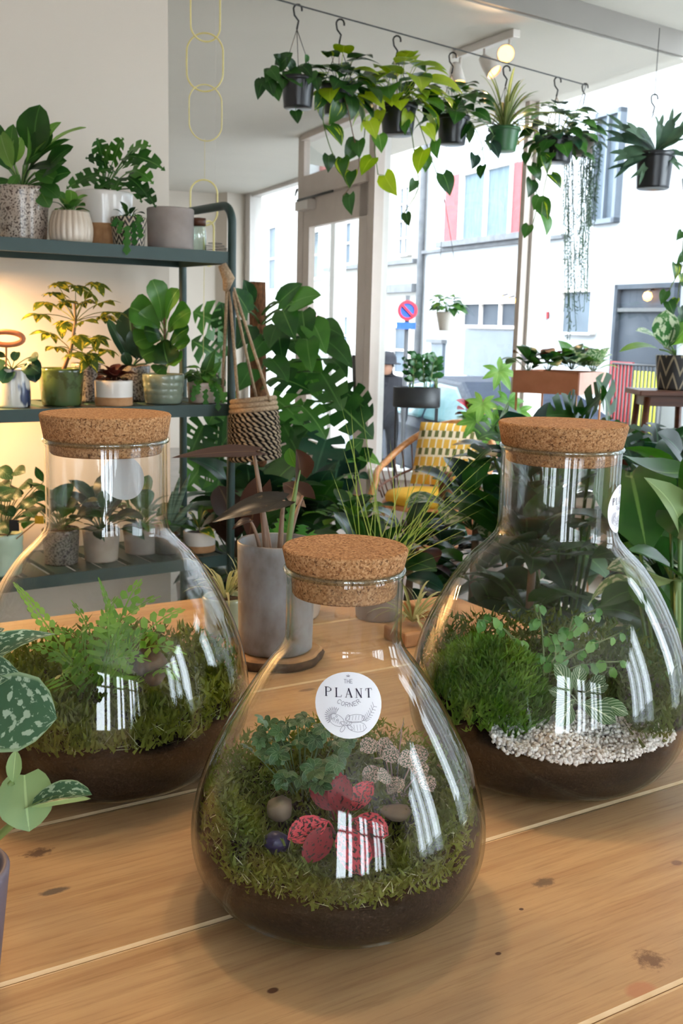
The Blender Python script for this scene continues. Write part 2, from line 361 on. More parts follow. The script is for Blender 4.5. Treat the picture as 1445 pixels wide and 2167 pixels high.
S['greenglaze'] = speckle('green_glaze', (86, 100, 52), (64, 76, 40), 30, .42, rough=.18, base2=(72, 92, 56))
S['sageglaze'] = plain('sage_glaze', (112, 124, 106), (134, 144, 126), scale=20, rough=.2, coat=.5)
S['paleglaze'] = plain('pale_green_glaze', (166, 184, 158), (182, 198, 174), scale=12, rough=.3, coat=.3)
S['beigeglaze'] = plain('beige_glaze', (170, 150, 136), (186, 168, 154), scale=20, rough=.25, coat=.4)
S['ribglaze'] = plain('ribbed_beige_glaze', (186, 166, 144), (216, 202, 184), scale=8, rough=.3, coat=.3)
S['orange'] = plain('orange_pot', (196, 120, 40), (208, 134, 50), scale=10, rough=.5)
S['mauve'] = plain('mauve_grey_pot', (98, 90, 104), (112, 104, 118), scale=14, rough=.5)
S['paper'] = plain('sticker_paper', (240, 240, 246), (244, 244, 250), scale=4, rough=.55)
S['ink'] = plain('sticker_ink', (52, 44, 66), (58, 50, 72), scale=4, rough=.7)
S['inkgrey'] = plain('sticker_ink_grey', (142, 138, 152), (150, 146, 160), scale=4, rough=.7)
S['pebble'] = plain('white_pebble', (236, 230, 226), (246, 242, 238), scale=60, rough=.6)
S['stone'] = plain('brown_stone', (112, 94, 78), (148, 128, 108), scale=30, rough=.7, bump=.3)
S['bulb'] = emis('warm_bulb', (255, 158, 66), 8)
S['whitemetal'] = plain('white_metal', (216, 206, 196), (222, 212, 204), scale=8, rough=.4)
S['plaster'] = plain('white_render', (150, 152, 155), (156, 158, 161), scale=3, rough=.9)
S['plaster2'] = plain('cream_render', (150, 147, 142), (156, 153, 148), scale=3, rough=.9)
S['ledge'] = plain('grey_stone_ledge', (76, 77, 80), (90, 91, 94), scale=6, rough=.8)
S['redpanel'] = plain('red_panel', (140, 30, 36), (150, 38, 44), scale=6, rough=.6)
S['curtain'] = plain('pale_blue_curtain', (68, 82, 92), (96, 110, 120), scale=9, rough=.9, stretch=(14, 14, .4))
S['dkglass'] = plain('dark_window_glass', (52, 57, 64), (66, 71, 78), scale=2, rough=.5, spec=.06)
S['mdglass'] = plain('grey_window_glass', (76, 85, 94), (92, 101, 110), scale=2, rough=.5, spec=.06)
S['garage'] = plain('grey_garage_panel', (76, 83, 92), (84, 91, 100), scale=3, rough=.6)
S['signred'] = plain('sign_red', (196, 36, 60), (204, 44, 66), rough=.5)
S['signblue'] = plain('sign_blue', (36, 88, 190), (44, 98, 200), rough=.5)
S['carpaint'] = plain('car_paint_dark_blue', (30, 37, 50), (36, 43, 56), rough=.5, spec=.15)
S['carglass'] = plain('car_glass', (74, 108, 112), (88, 122, 126), rough=.3, spec=.2)
S['tyre'] = plain('tyre_rubber', (24, 24, 25), (30, 30, 31), rough=.8)
S['coat'] = plain('dark_coat', (30, 30, 36), (40, 40, 46), rough=.9)
S['skin'] = plain('skin', (176, 128, 104), (186, 138, 112), rough=.6)
S['rustbrick'] = plain('rust_red_leafy', (120, 54, 36), (150, 76, 52), scale=12, rough=.7)

# ------------------------------------------------------------------ leaves, stems, pots
PROF = {
 'heart': ([(0, .55), (.1, .85), (.25, 1), (.45, .88), (.65, .62), (.85, .28), (1, 0)], .38),
 'arrow': ([(0, .45), (.12, .8), (.28, 1), (.5, .8), (.7, .52), (.88, .22), (1, 0)], .9),
 'oval': ([(0, .06), (.1, .42), (.3, .86), (.5, 1), (.7, .9), (.88, .52), (1, 0)], 0),
 'lance': ([(0, .06), (.15, .5), (.35, .95), (.5, 1), (.7, .74), (.88, .34), (1, 0)], 0),
 'strap': ([(0, .6), (.25, .95), (.5, 1), (.8, .66), (1, 0)], 0),
 'fiddle': ([(0, .12), (.15, .46), (.35, .6), (.55, .86), (.75, 1), (.9, .78), (1, .2)], 0),
 'round': ([(0, .5), (.15, .86), (.4, 1), (.65, .92), (.85, .6), (1, 0)], .12),
 'mons': ([(0, .55), (.1, .85), (.3, 1), (.5, .95), (.7, .72), (.88, .38), (1, 0)], .4),
}
def wprof(tab, t):
    for (a, wa), (b, wb) in zip(tab, tab[1:]):
        if t <= b:
            k = (t - a) / (b - a); k = k * k * (3 - 2 * k) * .5 + k * .5
            return wa + (wb - wa) * k
    return tab[-1][1]
def blade(mb, uvs, b, tip, n, w, kind, arch=.12, fold=.15, N=7, C=2, cuts=0, root=None, pr=.0012, wav=0, share=None, rng=random):
    """adds one leaf blade (with an optional petiole from root) to a vertex list."""
    b, tip, n = V(b), V(tip), V(n)
    tab, lobe = PROF[kind]
    Ld = (tip - b).length
    ctl = (b + tip) * .5 + n.normalized() * (Ld * arch * 2)
    W = w * Ld; k0 = len(mb.v); vs = []
    cols = 2 * C + 1
    ph = rng.random() * 6
    for i in range(N + 1):
        t = i / N
        c = (1 - t) ** 2 * b + 2 * t * (1 - t) * ctl + t * t * tip
        tg = (2 * (1 - t) * (ctl - b) + 2 * t * (tip - ctl)); tg = tg.normalized() if tg.length > 1e-9 else (tip - b).normalized()
        s = tg.cross(n); s = s.normalized() if s.length > 1e-6 else tg.orthogonal().normalized()
        nn = s.cross(tg)
        wi = wprof(tab, t) * W
        for j in range(cols):
            q = (j - C) / C
            p = c + s * (q * wi) + nn * (fold * abs(q) * wi) - tg * (lobe * W * abs(q) * (1 - t) ** 3)
            if wav: p = p + nn * (wav * W * abs(q) * math.sin(t * 11 + ph + (2 if q < 0 else 0)))
            vs.append(p); uvs.append((q * .5 + .5, t))
    fs = []
    for i in range(N):
        for j in range(cols - 1):
            a = abs((j + .5 - C) / C)
            if cuts and a > .34 and i % 4 == 2 and 0 < i < N - 1: continue
            if cuts and a < .42 and a > .2 and i % 6 == 4 and i < N - 3 and cuts > 1: continue
            fs.append((i * cols + j, i * cols + j + 1, (i + 1) * cols + j + 1, (i + 1) * cols + j))
    mb.add(vs, fs)
    if root is not None:
        root = V(root); d = (b - root); L = d.length
        mid = (root + b) * .5 + (V((0, 0, 1)) * .12 * L if abs(d.z) < L * .97 else V((0, 0, 0)))
        pts = bez(root, mid, b, 4); k1 = len(mb.v)
        pn = 3; tv = []
        prev = None
        for i, p in enumerate(pts):
            t = (pts[min(i + 1, 4)] - pts[max(0, i - 1)]); t = t.normalized() if t.length > 1e-9 else V((0, 0, 1))
            a = t.orthogonal().normalized() if prev is None else (prev - t * prev.dot(t)).normalized()
            prev = a; bb = t.cross(a)
            for k in range(pn): tv.append(p + (a * math.cos(2.094 * k) + bb * math.sin(2.094 * k)) * pr); uvs.append((.5, .5))
        tf = [(i * pn + k, i * pn + (k + 1) % pn, (i + 1) * pn + (k + 1) % pn, (i + 1) * pn + k) for i in range(4) for k in range(pn)]
        mb.add(tv, tf)
        mb.f += [(k1 + 12, k1 + 13, k0 + C), (k1 + 13, k1 + 14, k0 + C)]
def leaf(th, mat, b, tip, n=(0, 0, 1), w=.35, kind='heart', name='leaf', **kw):
    mb = MB(); uv = []
    blade(mb, uv, b, tip, n, w, kind, **kw)
    return mesh(name, mb.v, mb.f, G[mat] if isinstance(mat, str) else mat, th, b, True, uv)
def palm_leaf(th, mat, c, axis, n, L, count, w, kind='lance', spread=150, root=None, pr=.0015, arch=.1, name='leaf', droop=.25):
    """leaflets radiating from one point, one connected leaf."""
    mb = MB(); uv = []
    c = V(c); axis = V(axis).normalized(); n = (V(n) - axis * V(n).dot(axis)).normalized()
    for i in range(count):
        a = math.radians(-spread + 2 * spread * i / (count - 1) if spread < 179 else 360 * i / count)
        d = Matrix.Rotation(a, 3, n) @ axis
        l = L * (1 - .35 * abs(a) / math.pi)
        blade(mb, uv, c, c + d * l - n * (droop * l), n, w, kind, arch=arch, N=5, C=1, root=root if i == count // 2 else None, pr=pr)
    return mesh(name, mb.v, mb.f, G[mat], th, c, True, uv)
def frond(th, mat, b, tip, n, w=.22, pairs=14, arch=.12, root=None, name='leaf', pin=.5, rng=random, curl=0):
    """fern frond: a rachis with pinnae joined to it."""
    mb = MB(); uv = []
    b, tip, n = V(b), V(tip), V(n); Ld = (tip - b).length; ctl = (b + tip) * .5 + n.normalized() * (Ld * arch * 2)
    c = bez(b, ctl, tip, pairs); rr = Ld * .006
    if root is not None: c = [V(root)] + c
    off = 1 if root is not None else 0
    st = []
    for i, p in enumerate(c):
        t = (c[min(i + 1, len(c) - 1)] - c[max(0, i - 1)]).normalized(); s = t.cross(n).normalized(); st.append((p, t, s, s.cross(t)))
    vs = []
    for p, t, s, nn in st:
        vs += [p - s * rr, p + s * rr]; uv += [(.5, .5)] * 2
    fs = [(2 * i, 2 * i + 1, 2 * i + 3, 2 * i + 2) for i in range(len(st) - 1)]
    mb.add(vs, fs)
    for i in range(off + 1, len(st) - 1):
        p, t, s, nn = st[i]; k = (i - off) / pairs
        ln = w * Ld * (1 - k ** 1.6) * (.55 + .45 * min(1, k * 5)) * (.9 + .2 * rng.random())
        hw = Ld / pairs * pin
        for sg in (-1, 1):
            e = p + s * sg * rr; d = (s * sg + t * .25 + nn * (rng.random() - .35) * .4).normalized()
            k0 = len(mb.v)
            mb.v += [e + d * ln * .5 - t * hw, e + d * ln * .5 + t * hw * .9, e + d * ln * .9 - t * hw * .5, e + d * ln * .9 + t * hw * .5, e + d * ln - nn * ln * .12]
            uv += [(.3, k), (.3, k), (.1, k), (.1, k), (0, k)]
            vi = 2 * i + (1 if sg > 0 else 0)
            mb.f += [(vi, k0, k0 + 1), (k0, k0 + 2, k0 + 3, k0 + 1), (k0 + 2, k0 + 4, k0 + 3)]
    return mesh(name, mb.v, mb.f, G[mat], th, b, False, uv)
def tube(th, name, mat, pts, r, n=6):
    mb = MB(); mb.tube(pts, r, n); return mb.build(name, mat, th)
def hang_n(d, rng): # normal for a hanging leaf: outward and toward the room
    return V((rng.uniform(-.7, .7), -1 + rng.uniform(-.3, .5), rng.uniform(.0, .7)))
def rosette(th, mat, c, count, L, kind='oval', w=.3, el=(20, 75), pet=.5, seed=1, arch=.14, fold=.18, pr=.0016, az=None, spread=.01, N=7, C=2, lv=.25, mats=None, cuts=0, droop=0, wav=0):
    rng = random.Random(seed); c = V(c)
    for i in range(count):
        a = math.radians(137.5 * i + rng.uniform(-15, 15)) if az is None else math.radians(rng.uniform(*az))
        k = i / max(1, count - 1)
        e = math.radians(el[0] + (el[1] - el[0]) * k + rng.uniform(-8, 8))
        d = V((math.cos(a) * math.cos(e), math.sin(a) * math.cos(e), math.sin(e)))
        l = L * (1 + rng.uniform(-lv, lv))
        root = c + V((math.cos(a), math.sin(a), 0)) * spread * rng.random()
        b = root + d * (l * pet)
        e2 = e - math.radians(25 + droop * rng.random()); d2 = V((math.cos(a) * math.cos(e2), math.sin(a) * math.cos(e2), math.sin(e2)))
        n = V((-math.cos(a) * math.sin(e2), -math.sin(a) * math.sin(e2), math.cos(e2)))
        n = Matrix.Rotation(rng.uniform(-.4, .4), 3, d2) @ n
        m = mat if not mats else rng.choice(mats)
        leaf(th, m, b, b + d2 * l, n, w, kind, root=root if pet > 0 else None, arch=arch, fold=fold, pr=pr, N=N, C=C, cuts=cuts, wav=wav, rng=rng)
def dome(th, mat, c, rad, count, L, kind='heart', w=.4, seed=1, zmin=-.3, mats=None, squash=1, N=5, C=1, fold=.15, arch=.1, cuts=0, pr=.0014, hang=.5):
    """leaves over a rounded crown, each with its petiole from the middle."""
    rng = random.Random(seed); c = V(c)
    for i in range(count):
        z = zmin + (1 - zmin) * (i + .5) / count; a = math.radians(137.5 * i + rng.uniform(-14, 14)); q = math.sqrt(max(0, 1 - z * z))
        d = V((q * math.cos(a), q * math.sin(a), z * squash)); k = rng.uniform(.55, 1)
        b = c + d * rad * k
        out = V((math.cos(a), math.sin(a), 0)); l = L * rng.uniform(.75, 1.25)
        dr = (out * (1 - hang * .5) + V((0, 0, -hang + .5 * z)) + V((rng.uniform(-.3, .3), rng.uniform(-.3, .3), 0))).normalized()
        n = (d + V((0, -.45, .5))).normalized(); n = n - dr * n.dot(dr)
        if n.length < .05: n = dr.orthogonal()
        m = mat if not mats else rng.choice(mats)
        leaf(th, m, b, b + dr * l, n, w, kind, root=c + V((0, 0, -rad * .2)), N=N, C=C, fold=fold, arch=arch, cuts=cuts, pr=pr, rng=rng)
def vine(th, mat, pts, L, step, seed=1, kind='heart', w=.42, mats=None, sr=.0022, smat='stem', lv=.25, N=6, C=2):
    rng = random.Random(seed); pts = [V(p) for p in pts]
    pl = []
    for a, b in zip(pts, pts[1:]):
        m = max(2, int((b - a).length / .03))
        pl += [a.lerp(b, k / m) for k in range(m)]
    pl.append(pts[-1])
    for _ in range(2): pl = [pl[0]] + [(pl[i - 1] + pl[i] * 2 + pl[i + 1]) / 4 for i in range(1, len(pl) - 1)] + [pl[-1]]
    tube(th, 'stem', G[smat], pl, sr, 5)
    acc = 0; sg = 1
    for i in range(1, len(pl)):
        acc += (pl[i] - pl[i - 1]).length
        if acc >= step or i == len(pl) - 1:
            acc = 0; sg = -sg
            l = L * (1 + rng.uniform(-lv, lv))
            side = V((sg * rng.uniform(.4, 1), rng.uniform(-.7, .25), rng.uniform(-.15, .35))) * l * .35
            b = pl[i] + side; dr = V((sg * rng.uniform(0, .7), rng.uniform(-.4, .1), -1)).normalized()
            m = mat if not mats else rng.choice(mats)
            leaf(th, m, b, b + dr * l, hang_n(dr, rng), w, kind, root=pl[i], N=N, C=C, pr=.0011, rng=rng)
def pot(th, c, rb, rt, h, mat, rim=0, ribs=0, ribd=.03, soil=True, wall=.006, n=40, depth=.12, name='pot', base=None, baseh=.3, belly=0, rings=0):
    c = V(c); mb = MB(); pr = [(0.001, 0), (rb * .93, 0), (rb, h * .02)]
    K = 14
    for i in range(1, K + 1):
        t = i / K; r = rb + (rt - rb) * t + belly * math.sin(math.pi * min(1, t * 1.05)) * rt
        if rings and .2 < t < .95 and i % 3 == 0: r *= 1.0 + rings
        pr.append((r, h * t))
    if rim: pr[-1] = (rt + rim * .4, h * .86); pr += [(rt + rim, h * .87), (rt + rim, h)]
    else: pr.append((rt - wall * .4, h + wall * .5))
    rt2 = pr[-1][0] if rim else rt
    pr += [(rt2 - wall, h), (rt2 - wall - rt * .02, h * (1 - depth)), (0.001, h * (1 - depth))]
    rip = (lambda a, z: ribd * abs(math.cos(a * ribs / 2)) if z > h * .06 else 0) if ribs else None
    mb.lathe(pr, c, n if not ribs else ribs * 6, rip)
    if base:
        nn = n if not ribs else ribs * 6
        mids = []
        for f in mb.f:
            z = sum((mb.v[i] - c).z for i in f) / len(f)
            mids.append(1 if z < h * baseh else 0)
        o = mb.build(name, [mat, base], th, mids=mids)
    else: o = mb.build(name, mat, th)
    if soil:
        s = MB(); s.disc(c + V((0, 0, h * (1 - depth) + .002)), rt * .93, 24); s.build('soil', S['soil'], th, smooth=False)
    return o

# ------------------------------------------------------------------ the room
TT = .965                                                   # table top height
CEIL, CEIL2 = 2.9, 3.02
FW = V((.404, -.915, 0)).normalized(); FN = V((-.915, -.404, 0)).normalized(); F0 = V((-1.18, 12.46, 0))
def fp(t, o=0, z=0): return F0 + FW * t + FN * o + V((0, 0, z))
UPZ = V((0, 0, 1))
def slab(name, poly, z, th, mat, kind='structure'):
    vs = [V((x, y, z)) for x, y in poly] + [V((x, y, z + th)) for x, y in poly]; n = len(poly)
    fs = [tuple(range(n))[::-1], tuple(range(n, 2 * n))] + [(i, (i + 1) % n, n + (i + 1) % n, n + i) for i in range(n)]
    return tag(mesh(name, vs, fs, mat, smooth=False), kind=kind)
def wallbox(name, a, b, z0, z1, th, mat, parent=None, kind='structure'):
    a, b = V(a), V(b); d = (b - a); d.z = 0; L = d.length; d.normalize(); nrm = V((-d.y, d.x, 0))
    mb = MB(); c = (a + b) * .5; c.z = (z0 + z1) / 2
    mb.box(c, (L / 2, th / 2, (z1 - z0) / 2), (d, nrm, UPZ))
    o = mb.build(name, mat, parent, smooth=False)
    if not parent: tag(o, kind=kind)
    return o
e0 = fp(0); eE = fp(20.0)
CORN = V((-.545, 3.26, 0)); SD = V((.82, .573, 0)).normalized(); SB = V((-.573, .82, 0)).normalized()
WL = CORN - SD * 7.0
FARL = V((-3.6, 11.55, 0))
room = [(e0.x, e0.y), (eE.x, eE.y), (WL.x, WL.y), (CORN.x, CORN.y), (FARL.x, FARL.y)]
big = [(-4.2, 12.0), (e0.x + .1, e0.y + .25), (eE.x + .2, eE.y), (WL.x - .3, WL.y - .4), (WL.x - .3, WL.y + .4)]
slab('floor', big, -.12, .12, S['floor'])
# ceiling: lower part by the street front, higher part nearer, with the step between
sA, sB = onz(979, 0, CEIL), onz(1445, 126, CEIL)
sd = (sB - sA).normalized(); s0 = sA - sd * 5.5; s1 = fp(7.155)
slab('ceiling', [(FARL.x - .3, FARL.y + .6), (e0.x + .08, e0.y + .2), (s1.x + .1, s1.y + .05), (sB.x, sB.y), (s0.x, s0.y), (-5.2, 3.0)], CEIL, .3, S['ceil'])
slab('ceiling_step', [(s0.x, s0.y), (sB.x, sB.y), (s1.x + .1, s1.y + .05), (eE.x + .3, eE.y - .1), (WL.x - .6, WL.y - .6), (-7.2, .5)], CEIL2, .2, S['ceil'])
S['stepshade'] = plain('step_shade_grey', (146, 140, 134), (150, 144, 138), scale=2, rough=.9, spec=.2)
wallbox('step_shade_strip', s0 + V((.02, -.03, 0)), sB + V((.02, -.03, 0)), CEIL, CEIL2, .02, S['stepshade'])  # thin strip over the step face, its shade painted in as darker grey
wl = wallbox('wall_left', WL + SB * .06, CORN + SB * .06, 0, 3.3, .12, S['wall'])
wallbox('wall_return', CORN + SB * .06 + V((-.05, .04, 0)), FARL, 0, 3.3, .1, S['wall'])
wallbox('wall_far', FARL, e0 + V((.0, .05, 0)), -.1, 3.2, .16, S['wall'])
mb = MB(); ea = onz(470, 411, CEIL); eb = onz(517, 417, CEIL)
mb.box(((ea + eb) * .5 + V((0, -.12, 0))).xy.to_3d() + V((0, 0, 1.45)), ((eb - ea).length / 2, .12, 1.45), ((eb - ea).normalized(), V((-(eb - ea).y, (eb - ea).x, 0)).normalized(), UPZ))
tag(mb.build('wall_pilaster', S['wall'], smooth=False), kind='structure')
# back wall with a tall paned window behind the camera
ba, bb_ = WL, eE; bd = (bb_ - ba).normalized(); BL = (bb_ - ba).length
def bw(s): return ba + bd * s
wallbox('wall_back', bw(-.3), bw(6.6), 0, 3.3, .15, S['wall'])
wallbox('wall_back_corner', bw(10.8), bw(BL), 0, 3.3, .15, S['wall'])
wallbox('wall_back_sill', bw(6.6), bw(10.8), 0, .35, .15, S['wall'])
wallbox('wall_back_head', bw(6.6), bw(10.8), 2.75, 3.3, .15, S['wall'])
w3 = bpy.data.objects.new('window_3', None); COL.objects.link(w3); tag(w3, kind='structure')
for q, w_ in [(6.6, .06), (7.25, .07), (7.85, .28), (8.5, .06), (9.1, .3), (9.75, .06), (10.3, .2), (10.8, .06)]:
    wallbox('muntin', bw(q - w_), bw(q + w_), .35, 2.75, .07, S['frame'], w3)
for z in (.38, 2.05, 2.72): wallbox('muntin', bw(6.6), bw(10.8), z - .04, z + .04, .06, S['frame'], w3)

# street front: window_1 (left of the porch), door_1 in the porch, window_2 (right of it)
def pane(parent, a, b, z0, z1, name='pane'):
    a, b = V(a), V(b); vs = [V((a.x, a.y, z0)), V((b.x, b.y, z0)), V((b.x, b.y, z1)), V((a.x, a.y, z1))]
    return mesh(name, vs, [(0, 1, 2, 3)], S['pane'], parent, (0, 0, 0), False)
def post(parent, p, w, d, z0, z1, mat, name='post', along=FW):
    mb = MB(); mb.box(V((p.x, p.y, (z0 + z1) / 2)), (w / 2, d / 2, (z1 - z0) / 2), (along, V((-along.y, along.x, 0)), UPZ)); return mb.build(name, mat, parent, smooth=False)
def empty(name, kind='structure'):
    o = bpy.data.objects.new(name, None); COL.objects.link(o); tag(o, kind=kind); return o
w1 = empty('window_1')
post(w1, fp(.16), .32, .14, -.1, CEIL, S['frame']); post(w1, fp(2.7), .10, .12, -.1, CEIL, S['frame'])
pane(w1, fp(.3), fp(2.66), .47, CEIL - .02)
wallbox('rail', fp(0), fp(2.7), .40, .47, .12, S['frame'], w1); wallbox('rail', fp(0), fp(2.7), CEIL - .04, CEIL, .1, S['frame'], w1)
wallbox('riser', fp(0), fp(2.7), -.5, .40, .1, S['doorpaint'], w1)
# left splayed return of the porch
wr = empty('window_4')
pane(wr, fp(2.72, .02), fp(3.87, .82), .3, CEIL - .02); wallbox('rail', fp(2.72, .0), fp(3.87, .82), .2, .3, .06, S['frame'], wr)
# the door and its frame
DT0, DT1, DO = 3.87, 5.33, .84
df = empty('trim_1')
post(df, fp(DT0 + .06, DO), .12, .05, 0, CEIL, S['doorpaint'], 'jamb'); post(df, fp(DT1 - .06, DO), .10, .07, 0, CEIL, S['doorpaint'], 'jamb'); post(df, fp(DT1 - .05, DO - .065), .04, .05, 0, CEIL, S['frame'], 'jamb')
wallbox('transom_bar', fp(DT0 + .1, DO), fp(DT1 - .1, DO), 2.42, 2.58, .12, S['doorpaint'], df)
wallbox('transom_head', fp(DT0 + .1, DO), fp(DT1 - .1, DO), 2.86, 2.9, .1, S['doorpaint'], df)
pane(df, fp(DT0 + .12, DO), fp(DT1 - .12, DO), 2.58, 2.86, 'transom_pane')
dr = empty('door_1')
da, db = DT0 + .135, DT1 - .135
wallbox('stile', fp(da, DO), fp(da + .12, DO), .02, 2.42, .05, S['doorpaint'], dr); wallbox('stile', fp(db - .14, DO), fp(db, DO), .02, 2.42, .05, S['doorpaint'], dr)
wallbox('top_rail', fp(da, DO), fp(db, DO), 2.2, 2.42, .05, S['doorpaint'], dr); wallbox('bottom_rail', fp(da, DO), fp(db, DO), .02, .55, .05, S['doorpaint'], dr)
pane(dr, fp(da + .12, DO), fp(db - .14, DO), .55, 2.2)
mb = MB(); mb.box(fp(da + .12, DO + .06, 2.36), (.13, .035, .035), (FW, FN, UPZ)); mb.build('door_closer', S['whitemetal'], dr, smooth=False)
tube(dr, 'closer_arm', S['wire'], [fp(da + .05, DO + .1, 2.40), fp(da + .75, DO + .1, 2.40)], .009)
tube(dr, 'closer_arm', S['wire'], [fp(da - .05, DO + .08, 2.45), fp(da + .3, DO + .2, 2.45)], .008)
tube(dr, 'handle', S['wire'], [fp(db - .07, DO + .05, .9), fp(db - .07, DO + .07, 1.25)], .012)
# splayed pane between the door and the corner post, then the long shop window
w2 = empty('window_2')
MT = 5.88
pane(w2, fp(DT1 + .03, DO - .03), fp(MT, .0), .47, CEIL - .02)
wallbox('rail', fp(DT1, DO), fp(MT, 0), .41, .47, .16, S['frame'], w2); wallbox('riser', fp(DT1, DO), fp(MT, 0), -.1, .41, .1, S['doorpaint'], w2)
post(w2, fp(MT, .045), .05, .045, 0, CEIL, S['doorpaint']); post(w2, fp(MT + .02, -.06), .06, .14, 0, CEIL, S['frame'])
tt = [MT + .05, 9.4, 10.15, 10.9, 11.65]
for a, b in zip(tt, tt[1:]):
    top = CEIL if b < 7.2 else CEIL2
    pane(w2, fp(a), fp(b), .47, top - .01)
    post(w2, fp(b), .13 if b < 9.5 else .26, .12, 0, CEIL2, S['frame'])
wallbox('rail', fp(9.4), fp(11.65), 2.15, 2.27, .12, S['frame'], w2)
wallbox('wall_reflection_pier', fp(11.65), fp(13.3), 0, 3.2, .2, S['wall'])  # solid pier added out of view to narrow window reflections on the bottles
wallbox('wall_right', fp(15.8), fp(20.0), 0, 3.2, .2, S['wall'])
for a, b in ((13.3, 14.1), (14.1, 14.9), (14.9, 15.8)): pane(w2, fp(a), fp(b), .47, CEIL2 - .01); post(w2, fp(b), .2, .12, 0, CEIL2, S['frame'])
wallbox('rail', fp(MT), fp(20), .40, .47, .18, S['frame'], w2); wallbox('riser', fp(MT), fp(20), -.5, .40, .1, S['doorpaint'], w2)

# ------------------------------------------------------------------ the street outside
SZ = -.55
slab('street_ground', [(-30, 10), (-1.6, 12.6), (8.5, -10), (40, -10), (40, 60), (-30, 60)], SZ - .1, .1, S['street'])
tagw = wallbox('pavement_kerb', fp(-8, -1.4), fp(30, -1.4), SZ - .02, SZ + .1, 2.2, S['pavement'])
B0 = at(1000, 690, 17.0); B0.z = 0
BWD = FW; BNI = FN
def bp(x, y, o=0):                   # pixel -> point on the far side of the street
    d = ray(x, y); P0 = B0 + BNI * o; k = (P0 - EYE).dot(BNI) / d.dot(BNI); return EYE + d * k
def bt(P): return (P - B0).dot(BWD)
def bq(t, z, o=0): return B0 + BWD * t + BNI * o + V((0, 0, z))
tj = bt(bp(893, 690))
def house(label, name, t0, t1, h, mat, dep=6):
    h0 = thing(name, label, 'building', bq((t0 + t1) / 2, SZ, -dep / 2))
    mb = MB(); mb.box(bq((t0 + t1) / 2, (h + SZ) / 2, -dep / 2), ((t1 - t0) / 2, dep / 2, (h - SZ) / 2), (BWD, BNI, UPZ)); mb.build('wall', mat, h0, smooth=False); return h0
hA = house('white rendered house across the street with a red-sided upper window', 'town_house', tj, 14, 11, S['plaster'])
hB = house('cream house across the street with small paned upper window', 'town_house', tj - 12, tj - .01, 10, S['plaster2'])
def rect(hh, name, x0, x1, y0, y1, mat, o=.02, th=.04, xm=None):
    """a flat panel on the house front from a pixel rectangle measured at its middle."""
    xm = xm or (x0 + x1) / 2; ym = (y0 + y1) / 2
    t0, t1 = bt(bp(x0, ym)), bt(bp(x1, ym)); z1, z0 = bp(xm, y0).z, bp(xm, y1).z
    mb = MB(); mb.box(bq((t0 + t1) / 2, (z0 + z1) / 2, o), ((t1 - t0) / 2, th / 2, (z1 - z0) / 2), (BWD, BNI, UPZ)); return mb.build(name, mat, hh, smooth=False), t0, t1, z0, z1
def win(hh, x0, x1, y0, y1, glass, nv=0, nh=0, fr=.05, frame='frame', surround=True):
    fr = fr * .5
    o, t0, t1, z0, z1 = rect(hh, 'window', x0, x1, y0, y1, S[glass], .01, .05)
    mb = MB()
    for t in [t0, t1]: mb.box(bq(t, (z0 + z1) / 2, .05), (fr, .05, (z1 - z0) / 2 + fr), (BWD, BNI, UPZ))
    for z in [z0, z1]: mb.box(bq((t0 + t1) / 2, z, .05), ((t1 - t0) / 2 + fr, .05, fr), (BWD, BNI, UPZ))
    for i in range(nv): mb.box(bq(t0 + (t1 - t0) * (i + 1) / (nv + 1), (z0 + z1) / 2, .05), (fr * .6, .04, (z1 - z0) / 2), (BWD, BNI, UPZ))
    for i in range(nh): mb.box(bq((t0 + t1) / 2, z0 + (z1 - z0) * (i + 1) / (nh + 1), .05), ((t1 - t0) / 2, .04, fr * .6), (BWD, BNI, UPZ))
    f = mb.build('window_frame', S[frame], None, smooth=False); f.parent = o; f.location = -wloc(o); return o
win(hA, 984, 1090, 356, 506, 'curtain', 1, 0, .07)
for a in (0, 1): rect(hA, 'shutter_panel', (950, 1094)[a], (980, 1118)[a], (372, 344)[a], (516, 492)[a], S['redpanel'], .04, .08)
rect(hA, 'window_sill', 945, 1125, 503, 515, S['ledge'], .1, .22)
win(hA, 1268, 1316, 242, 468, 'mdglass', 1, 0, .06, 'garage')
win(hA, 986, 1110, 640, 692, 'dkglass', 2, 0, .045)
rect(hA, 'garage_door', 988, 1112, 700, 800, S['garage'], .03, .06)
win(hA, 1196, 1262, 616, 706, 'mdglass', 0, 0, .03)
win(hA, 1310, 1430, 606, 800, 'dkglass', 0, 0, .06, 'dkglass'); rect(hA, 'transom_bar', 1310, 1430, 652, 660, S['blackmetal'], .06, .06)
rect(hA, 'door', 917, 941, 726, 812, S['garage'], .03, .06); rect(hA, 'door_lintel', 912, 946, 718, 726, S['ledge'], .06, .1)
rect(hA, 'string_course', 900, 1200, 520, 527, S['ledge'], .05, .1, 1000)
rect(hA, 'wall_plate', 1148, 1163, 660, 674, S['redpanel'], .03, .03)
win(hB, 850, 874, 396, 540, 'mdglass', 1, 3, .04)
rect(hB, 'cornice', 806, 892, 603, 620, S['ledge'], .1, .2); rect(hB, 'string_course', 700, 892, 552, 561, S['ledge'], .1, .16, 850)
win(hB, 838, 876, 690, 792, 'mdglass', 0, 1, .06); win(hB, 735, 752, 470, 560, 'mdglass', 0, 1, .05); win(hB, 572, 592, 480, 615, 'mdglass', 0, 1, .06)
win(hB, 663, 683, 490, 590, 'mdglass', 0, 1, .05); win(hB, 640, 660, 690, 790, 'mdglass', 0, 1, .05); win(hB, 722, 745, 668, 752, 'mdglass', 0, 1, .05)
mb = MB(); mb.tube([bq(tj, SZ, .08), bq(tj, 9.5, .08)], .06, 8); mb.build('downpipe', S['ledge'], hA)
